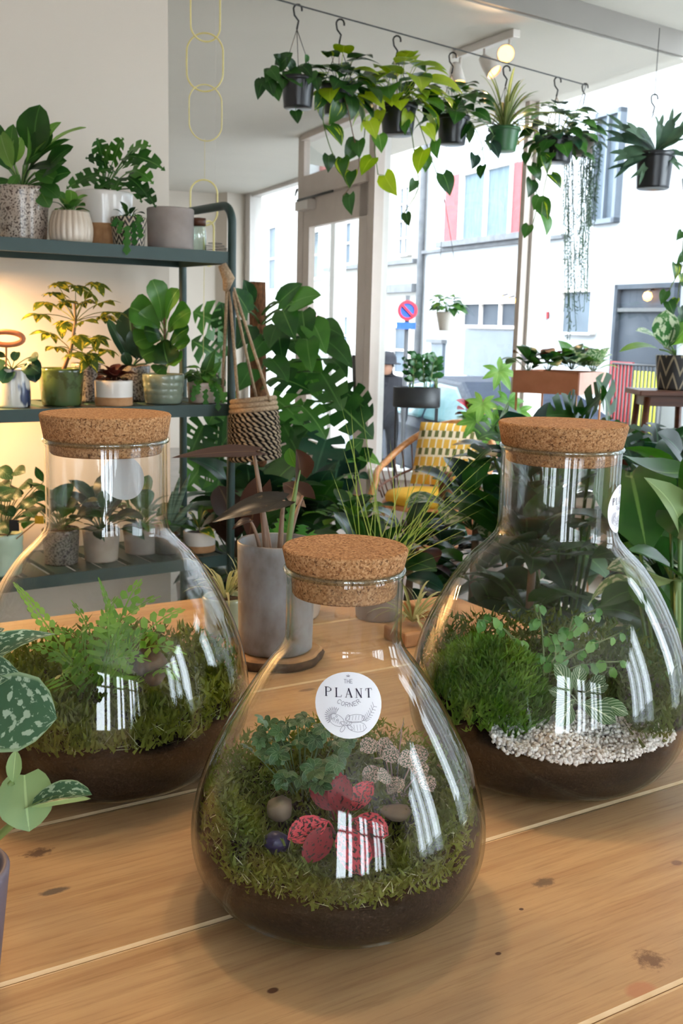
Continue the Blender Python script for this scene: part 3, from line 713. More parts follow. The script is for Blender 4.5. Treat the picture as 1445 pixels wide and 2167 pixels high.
# added glowing balls stand in for shop lamps reflected in the house windows
for i, (x, y, q) in enumerate([(1370, 627, 'round glowing ball for a shop lamp reflected in the dark window right of the hanging strands'), (1062, 631, 'leftmost of three small glowing balls for lamp reflections in the low white-framed window'), (1076, 635, 'middle of three small glowing balls for lamp reflections in the low white-framed window'), (1088, 636, 'rightmost of three small glowing balls for lamp reflections in the low white-framed window')]):
    P = bp(x, y, .12); th = thing('lamp_reflection', q, 'lamp', P, 'glowing lamp reflections across the street')
    r = .06 if i == 0 else .035
    mb = MB(); mb.lathe([(0.001, -r), (r * .7, -r * .7), (r, 0), (r * .7, r * .7), (.001, r)], P, 12); mb.build('bulb', S['bulb'], th)
    tube(th, 'reflection_stub', S['blackmetal'], [P + V((0, 0, r)), P + V((0, 0, r + .03)) - BNI * .1], .012)
# no-parking sign
P = at(862, 657, 11.4); sg = thing('parking_sign', 'round blue and red no parking sign with a blue plate below', 'road sign', V((P.x, P.y, SZ)))
ax = Matrix((tuple(V((1, 0, 0))), tuple(V((0, 0, 1))), tuple(V((0, -1, 0))))).transposed()
def sdisc(name, r0, r1, mat, o):
    mb = MB(); n = 40
    c = P + V((0, -o, 0)); vs = []
    for k in range(n):
        a = 2 * math.pi * k / n
        for r in (r0, r1):
            for dy in (0, .012): vs.append(c + V((r * math.cos(a), dy, r * math.sin(a))))
    fs = []
    for k in range(n):
        q, w = 4 * k, 4 * ((k + 1) % n)
        fs += [(q, w, w + 2, q + 2), (q + 1, q + 3, w + 3, w + 1), (q + 2, w + 2, w + 3, q + 3), (q, q + 1, w + 1, w)]
    mb.add(vs, fs); return mb.build(name, mat, sg, smooth=False)
sdisc('sign_face', .001, .09, S['signblue'], .01); sdisc('sign_rim', .075, .107, S['signred'], .025)
mb = MB(); mb.box(P + V((0, -.028, 0)), (.085, .006, .012), ((V((1, 0, -1)).normalized()), V((0, 1, 0)), V((1, 0, 1)).normalized())); mb.build('sign_bar', S['signred'], sg, smooth=False)
mb = MB(); mb.box(P + V((-.01, -.01, -.162)), (.102, .01, .036)); mb.build('sign_plate', S['signblue'], sg, smooth=False)
tube(sg, 'sign_pole', S['ledge'], [V((P.x, P.y + .03, SZ)), P + V((0, .03, .16))], .025)
# parked car
CP = at(1015, 880, 12.4); CP.z = SZ
car = thing('car', 'dark blue car parked in the street behind the rattan chair', 'car', CP)
cdv = (FW * .97 + FN * .05).normalized(); cn = V((-cdv.y, cdv.x, 0))
def cpt(a, s, z): return CP + cdv * a + cn * s + V((0, 0, z))
side = [(-2.1, .35), (-2.1, .72), (-1.95, .86), (-1.1, .95), (-.55, 1.36), (-.1, 1.45), (.75, 1.43), (1.45, 1.1), (1.95, 1.0), (2.1, .8), (2.1, .35)]
def ext(name, prof, w0, mat, shrink=.0):
    mb = MB(); n = len(prof); vs = []
    for s in (-1, 1):
        for (a, z) in prof: vs.append(cpt(a, s * (w0 - (.22 if z > 1.0 else 0) * (z - 1.0) / .45 - shrink), z))
    mb.add(vs, [tuple(range(n))[::-1], tuple(range(n, 2 * n))] + [(i, (i + 1) % n, n + (i + 1) % n, n + i) for i in range(n)])
    return bevel(mb.build(name, mat, car, smooth=False), .04)
ext('car_body', side, .86, S['carpaint'])
ext('side_window', [(-.98, .98), (-.5, 1.33), (-.08, 1.4), (.12, 1.4), (.12, .98)], .87, S['carglass'])
ext('side_window', [(.2, .98), (.2, 1.4), (.72, 1.38), (1.3, 1.1), (1.2, .98)], .87, S['carglass'])
for a in (-1.35, 1.35):
    for s in (-1, 1):
        mb = MB(); ce = cpt(a, s * .8, .32); A = Matrix((tuple(cdv), tuple(UPZ), tuple(cn))).transposed()
        mb.lathe([(.001, -.1), (.2, -.1), (.29, -.1), (.32, -.07), (.32, .07), (.29, .1), (.2, .1), (.001, .1)], ce, 24, axis=A); mb.build('wheel', S['tyre'], car)
# passer-by: one skinned figure
def person(name, label, base, h, mat, skinm):
    th = thing(name, label, 'person', base); k = h / 1.75
    J = {'pel': (0, 0, .95), 'chest': (0, .02, 1.3), 'neck': (0, .03, 1.5), 'head': (0, 0, 1.64), 'top': (0, 0, 1.74),
         'shl': (-.2, .02, 1.42), 'ell': (-.26, .0, 1.14), 'wrl': (-.22, -.14, .92), 'shr': (.2, .02, 1.42), 'elr': (.26, .03, 1.14), 'wrr': (.25, -.08, .9),
         'hpl': (-.1, 0, .9), 'knl': (-.11, -.12, .5), 'anl': (-.11, -.02, .08), 'tol': (-.12, -.17, .04), 'hpr': (.1, 0, .9), 'knr': (.1, .03, .5), 'anr': (.1, .22, .1), 'tor': (.1, .1, .04)}
    R = {'pel': .17, 'chest': .19, 'neck': .065, 'head': .105, 'top': .075, 'shl': .085, 'ell': .06, 'wrl': .04, 'shr': .085, 'elr': .06, 'wrr': .04, 'hpl': .11, 'knl': .075, 'anl': .05, 'tol': .045, 'hpr': .11, 'knr': .075, 'anr': .05, 'tor': .045}
    E = [('pel', 'chest'), ('chest', 'neck'), ('neck', 'head'), ('head', 'top'), ('chest', 'shl'), ('shl', 'ell'), ('ell', 'wrl'), ('chest', 'shr'), ('shr', 'elr'), ('elr', 'wrr'), ('pel', 'hpl'), ('hpl', 'knl'), ('knl', 'anl'), ('anl', 'tol'), ('pel', 'hpr'), ('hpr', 'knr'), ('knr', 'anr'), ('anr', 'tor')]
    ks = list(J); me = bpy.data.meshes.new('body'); me.from_pydata([tuple(V(J[q]) * k) for q in ks], [(ks.index(a), ks.index(b)) for a, b in E], [])
    me.materials.append(mat); o = bpy.data.objects.new('body', me); COL.objects.link(o); o.parent = th
    m = o.modifiers.new('skin', 'SKIN'); m.use_smooth_shade = True
    for i, q in enumerate(ks): me.skin_vertices[0].data[i].radius = (R[q] * k, R[q] * k); me.skin_vertices[0].data[i].use_root = (q == 'pel')
    s = o.modifiers.new('sub', 'SUBSURF'); s.levels = 1; s.render_levels = 1
    mb = MB(); c = V(base) + V((0, -.07, 1.62)) * k
    mb.lathe([(.001, -.09), (.05, -.08), (.075, 0), (.05, .07), (.001, .08)], c, 12); mb.build('face', skinm, th)
    mb = MB(); mb.lathe([(.001, .13), (.08, .12), (.115, .06), (.12, .0), (.17, -.01), (.17, -.02), (.11, -.015)], V(base) + V((0, 0, 1.68)) * k, 16); mb.build('hat', mat, th)
    return th
Pp = at(814, 880, 12.2); person('person', 'person in a dark coat and hat walking past the window', V((Pp.x, Pp.y, SZ + .1)), 1.56, S['coat'], S['skin'])
# iron railing with coloured boards across the street, seen low at the right
P0, P1 = at(1292, 826, 13.2), at(1400, 826, 12.3); zt = at(1340, 772, 12.7).z
rl = thing('iron_railing', 'black iron railing with red and yellow boards behind it', 'railing', V((P0.x, P0.y, SZ)))
dd = (P1 - P0); dd.z = 0
for i in range(15):
    q = P0 + dd * i / 14; tube(rl, 'bar', S['blackmetal'], [V((q.x, q.y, SZ)), V((q.x, q.y, zt))], .01, 5)
for z in (zt, SZ + .5): tube(rl, 'rail', S['blackmetal'], [V((P0.x, P0.y, z)), V((P1.x, P1.y, z))], .014, 6)
S['yellowboard'] = plain('yellow_green_board', (196, 200, 60), (206, 208, 72), rough=.6)
for (a, b, m, y0) in ((.0, .45, 'redpanel', 768), (.5, .95, 'yellowboard', 785)):
    q0, q1 = P0 + dd * a, P0 + dd * b
    wallbox('board', V((q0.x, q0.y + .06, 0)), V((q1.x, q1.y + .06, 0)), SZ + .05, at(1340, y0, 12.7).z, .03, S[m], rl)

# ------------------------------------------------------------------ the table
E1 = V((.8526, .5225, 0)).normalized(); E2 = V((-.5225, .8526, 0)).normalized()
def tb(s, q, z=TT): return E1 * s + E2 * q + V((0, 0, z))
TS0, TS1 = -1.5, 1.05
ORG = tb(0, .8, 0)
table = thing('wooden_table', 'long pine plank table carrying the three corked bottles', 'table', tb(-.2, .8, 0))
edges = [.231, .471, .717, .951, 1.19, 1.43, 1.67]
def k_at(x, y):                      # pixel on the table -> (along, across) table coordinates
    P = onz(x, y, TT); return P.dot(E1), P.dot(E2)
KN = [  # pixel, along radius, across radius, colour, amount, grain
 ((80, 1805), .03, .018, (92, 66, 52), .85, 1.0), ((115, 1886), .022, .008, (96, 84, 76), .85, .6), ((577, 2096), .006, .004, (84, 44, 30), .9, .2),
 ((1103, 1924), .0028, .0022, (60, 36, 28), .9, .2), ((1150, 1868), .026, .014, (104, 84, 68), .8, .9), ((1054, 2018), .0035, .0026, (84, 48, 36), .9, .2),
 ((1432, 1826), .008, .006, (120, 84, 72), .7, .3), ((1375, 2030), .034, .03, (112, 78, 54), .85, 1.1), ((1355, 2095), .018, .012, (196, 134, 96), .8, .3), ((650, 1460), .02, .008, (110, 80, 56), .7, .5)]
for i, (a, b) in enumerate(zip(edges, edges[1:])):
    mid = (a + b) / 2; kn = []
    for (px, rx, ry, kc, am, gr) in KN:
        s_, q_ = k_at(*px)
        if a <= q_ < b: kn.append((s_ - (-.2), q_ - mid, rx, ry, kc, am, gr))
    wm = wood_mat('pine_plank_%d' % i, kn, seed=i * 2.37)
    h = (b - a) / 2 - .0004; g = .0036; d = .04
    vs = []
    for s in (TS0, TS1):
        for (y, z) in [(-h, -d), (-h, -g * .4), (-h + g, 0), (h - g, 0), (h, -g * .4), (h, -d)]: vs.append(tb(s, mid + y, TT + z))
    fs = [(0, 1, 7, 6), (1, 2, 8, 7), (2, 3, 9, 8), (3, 4, 10, 9), (4, 5, 11, 10), (5, 0, 6, 11), (0, 5, 4, 3, 2, 1), (6, 7, 8, 9, 10, 11)]
    # board-local axes so that the grain runs along the board
    c = tb(-.2, mid, TT); M = Matrix((tuple(E1), tuple(E2), tuple(UPZ)))
    me = bpy.data.meshes.new('plank'); me.from_pydata([tuple(M @ (v - c)) for v in vs], [], fs)
    me.materials.append(wm); me.materials.append(S['bevelwood']); me.polygons.foreach_set('material_index', [0, 1, 0, 1, 0, 0, 0, 0])
    o = bpy.data.objects.new('plank', me); COL.objects.link(o); o.parent = table; o.location = c - wloc(table); o.rotation_euler = (0, 0, math.atan2(E1.y, E1.x))
for s in (TS0 + .1, TS1 - .1):
    for q in (.33, 1.57):
        mb = MB(); mb.box(tb(s, q, (TT - .04) / 2), (.04, .04, (TT - .04) / 2), (E1, E2, UPZ)); mb.build('leg', S['darkwood'], table, smooth=False)

# ------------------------------------------------------------------ bottles
PF = [(0, .081), (.006, .0961), (.0173, .1106), (.0346, .1212), (.0577, .1258), (.0866, .1230), (.1212, .1120), (.1587, .0935), (.1904, .0745), (.2077, .0625), (.2193, .0535), (.2290, .0490), (.2380, .0482), (.2885, .0482)]
PB = [(0, .108), (.008, .124), (.022, .137), (.045, .149), (.075, .1535), (.110, .150), (.152, .139), (.199, .1172), (.232, .0955), (.252, .076), (.264, .0665), (.276, .0638), (.300, .0635), (.361, .0635)]
class Prof:
    def __init__(s, pts, k=1.0): s.p = [(z, r * k) for z, r in pts]; s.h = pts[-1][0]; s.fine()
    def fine(s):
        P = s.p; out = []
        for i in range(len(P) - 1):                       # Catmull-Rom
            p0 = P[max(0, i - 1)]; p1 = P[i]; p2 = P[i + 1]; p3 = P[min(len(P) - 1, i + 2)]
            for k in range(6):
                t = k / 6; f = lambda a, b, c, d: .5 * (2 * b + (c - a) * t + (2 * a - 5 * b + 4 * c - d) * t * t + (3 * b - a - 3 * c + d) * t ** 3)
                out.append((f(p0[0], p1[0], p2[0], p3[0]), f(p0[1], p1[1], p2[1], p3[1])))
        out.append(P[-1]); s.q = out
        s.arc = [0.0]
        for a, b in zip(out, out[1:]): s.arc.append(s.arc[-1] + math.hypot(b[0] - a[0], b[1] - a[1]))
    def r(s, z):
        z = max(0, min(s.h, z))
        for (a, ra), (b, rb) in zip(s.q, s.q[1:]):
            if z <= b: return ra + (rb - ra) * (z - a) / max(1e-9, b - a)
        return s.q[-1][1]
    def at_arc(s, l):
        for i in range(len(s.arc) - 1):
            if l <= s.arc[i + 1]:
                k = (l - s.arc[i]) / max(1e-9, s.arc[i + 1] - s.arc[i]); a, b = s.q[i], s.q[i + 1]
                return a[0] + (b[0] - a[0]) * k, a[1] + (b[1] - a[1]) * k
        return s.q[-1]
    def arc_of(s, z):
        for i in range(len(s.q) - 1):
            if s.q[i][0] <= z <= s.q[i + 1][0]: return s.arc[i] + (s.arc[i + 1] - s.arc[i]) * (z - s.q[i][0]) / max(1e-9, s.q[i + 1][0] - s.q[i][0])
        return s.arc[-1]
class Bottle:
    def __init__(s, label, c, prof, hf, hb, hs=0.0, bump=.004, seed=1):
        s.c = V((c[0], c[1], TT)); s.P = prof; s.hf, s.hb, s.hs = hf, hb, hs; s.bump = bump; s.seed = seed
        s.th = thing('bottle_terrarium', label, 'terrarium', s.c, 'corked glass bottle terrariums')
        wt = .0032
        outer = [(.001, .002)] + [(r, z + .0005) for z, r in prof.q]
        inner = [(r - wt, max(z, .006)) for z, r in reversed(prof.q) if z >= .004] + [(.001, .0065)]
        mb = MB(); mb.lathe(outer + [(prof.q[-1][1] - wt * .5, prof.h + wt * .4)] + inner, s.c, 96); s.glass = mb.build('glass', S['glass'], s.th)
        R = prof.q[-1][1]; mb = MB(); n = 64
        mb.tube([s.c + V((R * math.cos(2 * math.pi * k / n), R * math.sin(2 * math.pi * k / n), prof.h)) for k in range(n)], .0027, 8, closed=True)
        mb.build('rim', S['rimglass'], s.th)
        # soil body, pressed against the glass
        n = 72; rows = []
        for k in range(9): rows.append([(k / 8, 1.0, a) for a in range(n)])
        vs = []; m1 = len(rows)
        for row in rows:
            for (u, _, a) in row:
                th = 2 * math.pi * a / n; hB = s.edge(th); z = .007 + (hB - .007) * u; r = s.P.r(z) - .0045
                vs.append(s.c + V((r * math.cos(th), r * math.sin(th), z)))
        for k in range(1, 9):
            f = 1 - k / 8
            for a in range(n):
                th = 2 * math.pi * a / n; hB = s.edge(th); R = (s.P.r(hB) - .0045) * max(f, .002); x, y = R * math.cos(th), R * math.sin(th)
                vs.append(s.c + V((x, y, s.ter(x, y))))
        m = 17; fs = [(i * n + k, i * n + (k + 1) % n, (i + 1) * n + (k + 1) % n, (i + 1) * n + k) for i in range(m - 1) for k in range(n)]
        fs.append(tuple(range(n))[::-1])
        mesh('soil', vs, fs, S['tsoil'], s.th, s.c)
    def ter(s, x, y):
        R = .15
        return s.hf + (s.hb - s.hf) * max(0, min(1, (y / s.P.r(.07) + 1) / 2)) + s.hs * (x / s.P.r(.07)) + s.bump * math.sin(x * 70 + s.seed) * math.cos(y * 60 + s.seed * 2)
    def edge(s, th):
        z = s.hf
        for _ in range(4): r = s.P.r(z); z = s.ter(r * math.cos(th), r * math.sin(th))
        return z
    def moss(s, name, count, L, test, mat, seed, up=.5, wd=.16, blades=1):
        rng = random.Random(seed); vs = []; fs = []; uv = []
        k = 0; tries = 0
        while k < count and tries < count * 12:
            tries += 1
            a = rng.uniform(0, 2 * math.pi); R = s.P.r(.07); q = R * math.sqrt(rng.random()); x, y = q * math.cos(a), q * math.sin(a)
            z = test(x, y, rng)
            if z is None: continue
            if math.hypot(x, y) > s.P.r(z) - .006: continue
            k += 1; p = s.c + V((x, y, z)); l = L * rng.uniform(.5, 1.4)
            for _ in range(blades):
                d = V((rng.gauss(0, 1), rng.gauss(0, 1), up + abs(rng.gauss(0, .7)))).normalized(); sd_ = d.cross(V((rng.gauss(0, 1), rng.gauss(0, 1), rng.gauss(0, 1)))).normalized() * (l * wd)
                e = p + d * l; rr = math.hypot(e.x - s.c.x, e.y - s.c.y); lim = s.P.r(e.z - s.c.z) - .0045
                if rr > lim: e.x = s.c.x + (e.x - s.c.x) * lim / rr; e.y = s.c.y + (e.y - s.c.y) * lim / rr
                i0 = len(vs); vs += [p - sd_, p + sd_, p + (e - p) * .6 + sd_ * .8, e]; fs.append((i0, i0 + 1, i0 + 2, i0 + 3)); uv += [(.3, .1), (.7, .1), (.7, .6), (.5, 1)]
        o = mesh(name, vs, fs, G[mat], s.th, s.c, True, uv); o['kind'] = 'stuff'; return o
    def on(s, th0, z0, a, b, off):
        """point of the outer glass: a metres round, b metres up the wall from (angle, height)."""
        z, r = s.P.at_arc(s.P.arc_of(z0) + b); an = th0 + a / r; z2, r2 = s.P.at_arc(s.P.arc_of(z0) + b + .001)
        t = V((r2 - r, 0, z2 - z)); nrm = V((t.z, 0, -t.x)).normalized()
        return s.c + V(((r + nrm.x * off) * math.cos(an), (r + nrm.x * off) * math.sin(an), z + nrm.z * off))
    def cork(s, label, hgt, dip, k0=.965, k1=1.075):
        R = s.P.q[-1][1]; z0 = s.P.h - dip; cc = s.c + V((0, 0, z0))
        th = thing('cork_stopper', label, 'cork stopper', cc, 'cork stoppers')
        rb, rt = (R - .0042) * .985, R * k1
        rr = [(.001, 0), (rb * .97, 0), (rb, .002)]; rs = R - .0038
        rr += [(rs, dip), (R + .0005, dip + .003)]
        rr += [(rt, hgt - .002), (rt - .0015, hgt), (rt * .66, hgt), (rt * .33, hgt), (.001, hgt)]
        mb = MB(); mb.lathe(rr, cc, 72); o = mb.build('cork_body', S['cork'], th, smooth=False)
        for p in o.data.polygons: p.use_smooth = abs(p.normal.z) < .9
        return th
B1 = Bottle('small round bottle terrarium in front with a sticker on its shoulder and red leaves inside', (.004, .834), Prof(PF), .050, .088, seed=1)
B2 = Bottle('large bottle terrarium behind at the left holding a light green fern', (-.2507, 1.095), Prof(PB), .066, .090, seed=3)
B3 = Bottle('large bottle terrarium behind at the right holding white gravel and a moss cushion', (.2380, 1.128), Prof(PB, 1.02), .058, .100, -.004, seed=5)
B1.cork('cork stopper of the small bottle in front', .040, .021)
B2.cork('cork stopper of the large bottle at the left below the green shelf', .042, .014)
B3.cork('cork stopper of the large bottle at the right below the terracotta planter', .043, .016)

# ---- stickers
LET = {  # stroke letters in a 1 x 1 box: list of polylines
 'T': [[(0, 1), (1, 1)], [(.5, 1), (.5, 0)]], 'H': [[(0, 0), (0, 1)], [(1, 0), (1, 1)], [(0, .5), (1, .5)]], 'E': [[(1, 1), (0, 1), (0, 0), (1, 0)], [(0, .5), (.8, .5)]],
 'C': [[(.95, .8), (.7, 1), (.3, 1), (0, .7), (0, .3), (.3, 0), (.7, 0), (.95, .2)]], 'O': [[(.5 + .5 * math.cos(a * math.pi / 6), .5 + .5 * math.sin(a * math.pi / 6)) for a in range(13)]],
 'R': [[(0, 0), (0, 1), (.7, 1), (.95, .85), (.95, .65), (.7, .5), (0, .5)], [(.5, .5), (1, 0)]], 'N': [[(0, 0), (0, 1), (1, 0), (1, 1)]]}
SER = {  # serif letters: strokes with their own weight
 'P': [([(.18, 0), (.18, 1)], 1.6), ([(.0, 0), (.36, 0)], .4), ([(.0, 1), (.6, 1), (.82, .9), (.88, .75), (.82, .6), (.6, .5), (.2, .5)], .6), ([(.88, .86), (.9, .75), (.88, .63)], 1.2)],
 'L': [([(.2, 0), (.2, 1)], 1.6), ([(.0, 1), (.4, 1)], .4), ([(.0, 0), (.88, 0), (.94, .22)], .5)],
 'A': [([(.08, 0), (.5, 1)], .6), ([(.5, 1), (.92, 0)], 1.6), ([(.24, .36), (.76, .36)], .45), ([(-.04, 0), (.22, 0)], .4), ([(.74, 0), (1.06, 0)], .4)],
 'N': [([(.14, 0), (.14, 1)], .6), ([(.14, 1), (.86, 0)], 1.6), ([(.86, 0), (.86, 1)], .6), ([(-.02, 0), (.3, 0)], .4), ([(-.02, 1), (.16, 1)], .4), ([(.7, 1), (1.02, 1)], .4)],
 'T': [([(.5, 0), (.5, 1)], 1.6), ([(.02, .8), (.06, 1), (.94, 1), (.98, .8)], .5), ([(.3, 0), (.7, 0)], .4)]}
def sticker(B, label_part, th0, z0, R, flip=1, detail=True):
    """round paper sticker wrapped on the bottle wall; units inside: R = 1."""
    n = 40; mb = MB(); rings = 8; vs = [B.on(th0, z0, 0, 0, .0006)]
    for k in range(1, rings + 1):
        for i in range(n):
            a = 2 * math.pi * i / n; vs.append(B.on(th0, z0, R * k / rings * math.cos(a), R * k / rings * math.sin(a), .0006))
    fs = [(0, 1 + i, 1 + (i + 1) % n) for i in range(n)] + [(1 + (k - 1) * n + i, 1 + k * n + i, 1 + k * n + (i + 1) % n, 1 + (k - 1) * n + (i + 1) % n) for k in range(1, rings) for i in range(n)]
    st = mesh('sticker', vs, fs, S['paper'], B.th, B.c); st['label'] = label_part
    def strokes(name, lines, mat):
        m = MB()
        for pts, w in lines:
            for (p, q) in zip(pts, pts[1:]):
                d = (q[0] - p[0], q[1] - p[1]); L = math.hypot(*d) or 1e-6; nx, ny = -d[1] / L * w / 2, d[0] / L * w / 2; ex, ey = d[0] / L * w * .3, d[1] / L * w * .3
                K = max(1, int(L / .12)); k0 = len(m.v)
                for j in range(K + 1):
                    t = j / K; x, y = p[0] - ex + (d[0] + 2 * ex) * t, p[1] - ey + (d[1] + 2 * ey) * t
                    m.v += [B.on(th0, z0, R * (x + nx), R * (y + ny), .0010), B.on(th0, z0, R * (x - nx), R * (y - ny), .0010)]
                m.f += [(k0 + 2 * j, k0 + 2 * j + 1, k0 + 2 * j + 3, k0 + 2 * j + 2) for j in range(K)]
        o = mesh(name, m.v, m.f, mat, None, B.c, False); o.parent = st; o.location = V((0, 0, 0)); o['kind'] = 'stuff'; return o
    ln = []
    for i, ch in enumerate('PLANT'):
        x0 = -.70 + i * .30; y0 = .235 - .012 * i
        for pts, w in SER[ch]: ln.append(([(x0 + p[0] * .2, y0 + p[1] * .265) for p in pts], .026 * w))
    strokes('lettering', ln, S['ink'])
    gl = []
    for i, ch in enumerate('THE'):
        for pts in LET[ch]: gl.append(([(-.125 + i * .09 + p[0] * .062, .64 + p[1] * .12) for p in pts], .014))
    for i, ch in enumerate('CORNER'):
        a = math.radians(-90 + (i - 2.5) * 14); rr = .55; cx, cy = rr * math.cos(a) , .48 + rr * math.sin(a); ro = a + math.pi / 2
        for pts in LET[ch]:
            gl.append(([(cx + ((p[0] - .5) * .085) * math.cos(ro) - (p[1] * .125) * math.sin(ro), cy + ((p[0] - .5) * .085) * math.sin(ro) + (p[1] * .125) * math.cos(ro)) for p in pts], .014))
    for a in (-50, 0, 50): gl.append(([(0, .85), (.06 * math.sin(math.radians(a)), .85 + .055 * math.cos(math.radians(a)))], .018))
    gl.append(([(-.05, .845), (.05, .845)], .012))
    # drawn leaves: fan, two split leaves, small leaves, fern twig
    for k in range(13):
        a = math.radians(60 + k * 14); gl.append(([(-.44 + .08 * math.cos(a), -.36 + .08 * math.sin(a)), (-.44 + .27 * math.cos(a), -.36 + .27 * math.sin(a))], .012)); 
        a2 = a + .1; gl.append(([(-.44 + .2 * math.cos(a2), -.36 + .2 * math.sin(a2)), (-.44 + .28 * math.cos(a), -.36 + .28 * math.sin(a))], .007))
    def ell(cx, cy, ra, rb, ro, w=.011, n=22, scal=0): gl.append(([(cx + ra * math.cos(t) * (1 + scal * math.cos(8 * t)) * math.cos(ro) - rb * math.sin(t) * math.sin(ro), cy + ra * math.cos(t) * (1 + scal * math.cos(8 * t)) * math.sin(ro) + rb * math.sin(t) * math.cos(ro)) for t in [2 * math.pi * i / n for i in range(n + 1)]], w))
    ell(-.37, -.47, .24, .16, -.5, scal=.05); ell(.18, -.42, .27, .12, .05, scal=.06); ell(.22, -.66, .27, .15, -.15, scal=.06)
    for k in range(5):
        gl.append(([(.0 + k * .09, -.46), (.02 + k * .09, -.33)], .009)); gl.append(([(.04 + k * .09, -.6), (.06 + k * .09, -.77)], .009)); gl.append(([(-.5 + k * .06, -.42 - k * .02), (-.46 + k * .06, -.52 - k * .02)], .009))
    for (cx, cy, ro) in [(-.05, -.4, 1.2), (-.16, -.56, -.3), (-.02, -.56, .4), (-.2, -.72, 1.0), (.02, -.68, -.6)]: ell(cx, cy, .1, .05, ro)
    for (x, y) in [(-.37, -.36), (-.44, -.42), (-.34, -.46)]: ell(x, y, .025, .025, 0)
    tw = [(.38 + .36 * t, -.5 + .42 * t - .1 * math.sin(t * 3)) for t in [i / 8 for i in range(9)]]; gl.append((tw, .01))
    for i in range(1, 9):
        for sg in (-1, 1): gl.append(([tw[i], (tw[i][0] + .03 + .09 * (-sg) * .75, tw[i][1] + .05 + sg * .08)], .012))
    strokes('drawing', gl, S['inkgrey']); return st
def face_pt(B, x, y):                 # angle and height on the near wall of a bottle for a pixel
    d = ray(x, y).normalized(); best = None; k = .4
    while k < 1.6:
        P = EYE + d * k; z = P.z - B.c.z
        if 0 < z < B.P.h and math.hypot(P.x - B.c.x, P.y - B.c.y) <= B.P.r(z): return math.atan2(P.y - B.c.y, P.x - B.c.x), z
        k += .0005
    return -math.pi / 2, B.P.h * .6
a, z = face_pt(B1, 738, 1491); sticker(B1, 'round white shop sticker', a, z, .0262)
sticker(B2, 'round white shop sticker on the far side of the neck', math.radians(86), at(262, 1012, 1.157).z - TT, .0252)
a, z = face_pt(B3, 1303, 1078); sticker(B3, 'round white shop sticker at the side of the neck', math.radians(-27), z, .0262)

# ---- inside the small bottle
def moss_on(B, cover, hmax=.012):
    def t(x, y, rng):
        if not cover(x, y, rng): return None
        return B.ter(x, y) + rng.random() * hmax
    return t
R1 = B1.P.r(.07)
def ringm(B, r0, wall):
    R = B.P.r(.07)
    def t(x, y, rng):
        q = math.hypot(x, y) / R; base = B.ter(x, y)
        if q < r0: return base + rng.random() * .006 if rng.random() < .45 else None
        return base + rng.random() * (.008 + wall * (q - r0) / (1 - r0) * (1 if y > -R * .55 else .25))
    return t
B1.moss('moss', 12000, .0075, ringm(B1, .55, .050), 'moss', 11)
B1.moss('moss', 900, .013, ringm(B1, .6, .03), 'air', 12, up=.2, wd=.03)
def plantlet(label, cat, name, loc, group=None): return thing(name, label, cat, loc, group)
iv = plantlet('green lobed ivy at the upper left inside the small bottle', 'ivy', 'ivy_plant', at(640, 1700, .86))
rng = random.Random(4); rt = at(640, 1720, .87)
for (x, y, Y, L) in [(560, 1535, .87, .026), (590, 1560, .85, .028), (625, 1530, .86, .03), (655, 1560, .85, .03), (690, 1560, .86, .028), (540, 1580, .86, .022), (610, 1600, .83, .032), (650, 1620, .82, .034), (690, 1610, .83, .03), (630, 1650, .81, .03), (670, 1660, .815, .028), (720, 1590, .85, .026), (600, 1640, .825, .026), (575, 1605, .84, .024), (705, 1640, .83, .024), (540, 1550, .88, .022), (735, 1570, .87, .024)]:
    P = at(x, y, Y); dv = V((rng.uniform(-.6, .6), -.5, rng.uniform(-.8, .1))).normalized()
    for k in range(3):
        P = at(x + rng.uniform(-22, 22), y + rng.uniform(-16, 16), Y + rng.uniform(-.01, .01)); dv = V((rng.uniform(-.8, .8), -.5, rng.uniform(-.8, .2))).normalized()
        palm_leaf(iv, 'ivy', P, dv, (rng.uniform(-.4, .4), -.7, .7), L * .40, 5, .34, 'oval', 115, root=rt, pr=.0006, droop=.1)
pk = plantlet('red speckled polka dot plant in the middle of the small bottle', 'polka dot plant', 'polka_dot_plant', at(725, 1780, .82))
rt = at(720, 1800, .83)
for (b, tp, Yb, Yt, m, w) in [((722, 1748), (766, 1855), .768, .742, 'red', .34), ((748, 1732), (822, 1768), .785, .772, 'red', .34), ((694, 1738), (608, 1776), .785, .77, 'red', .30), ((715, 1725), (730, 1640), .81, .815, 'deepred', .32), ((738, 1715), (790, 1655), .815, .82, 'red', .30), ((702, 1715), (655, 1660), .815, .82, 'deepred', .30), ((742, 1748), (816, 1812), .785, .757, 'deepred', .26), ((700, 1752), (640, 1826), .785, .752, 'deepred', .26), ((718, 1700), (700, 1622), .82, .825, 'red', .28)]:
    leaf(pk, m, at(*b, Yb), at(*tp, Yt), (rng.uniform(-.3, .3), -.8, .55), w, 'oval', root=rt, N=8, C=2, pr=.0011, arch=.1, fold=.22)
pk2 = plantlet('pink and grey speckled polka dot plant at the right inside the small bottle', 'polka dot plant', 'polka_dot_plant', at(840, 1700, .86))
rt = at(835, 1710, .87); rng = random.Random(9)
for (x, y) in [(820, 1560), (850, 1545), (880, 1575), (815, 1600), (845, 1590), (870, 1615), (825, 1640), (855, 1650), (885, 1640), (800, 1570), (840, 1675), (865, 1680), (805, 1625), (880, 1600)]:
    b = at(x, y, .85 + rng.uniform(-.02, .03)); d = V((rng.uniform(-1, 1), -.6, rng.uniform(-.7, .5))).normalized()
    leaf(pk2, 'pink', b, b + d * .02, (rng.uniform(-.4, .4), -.7, .6), .42, 'oval', root=rt, N=5, C=1, pr=.0007)
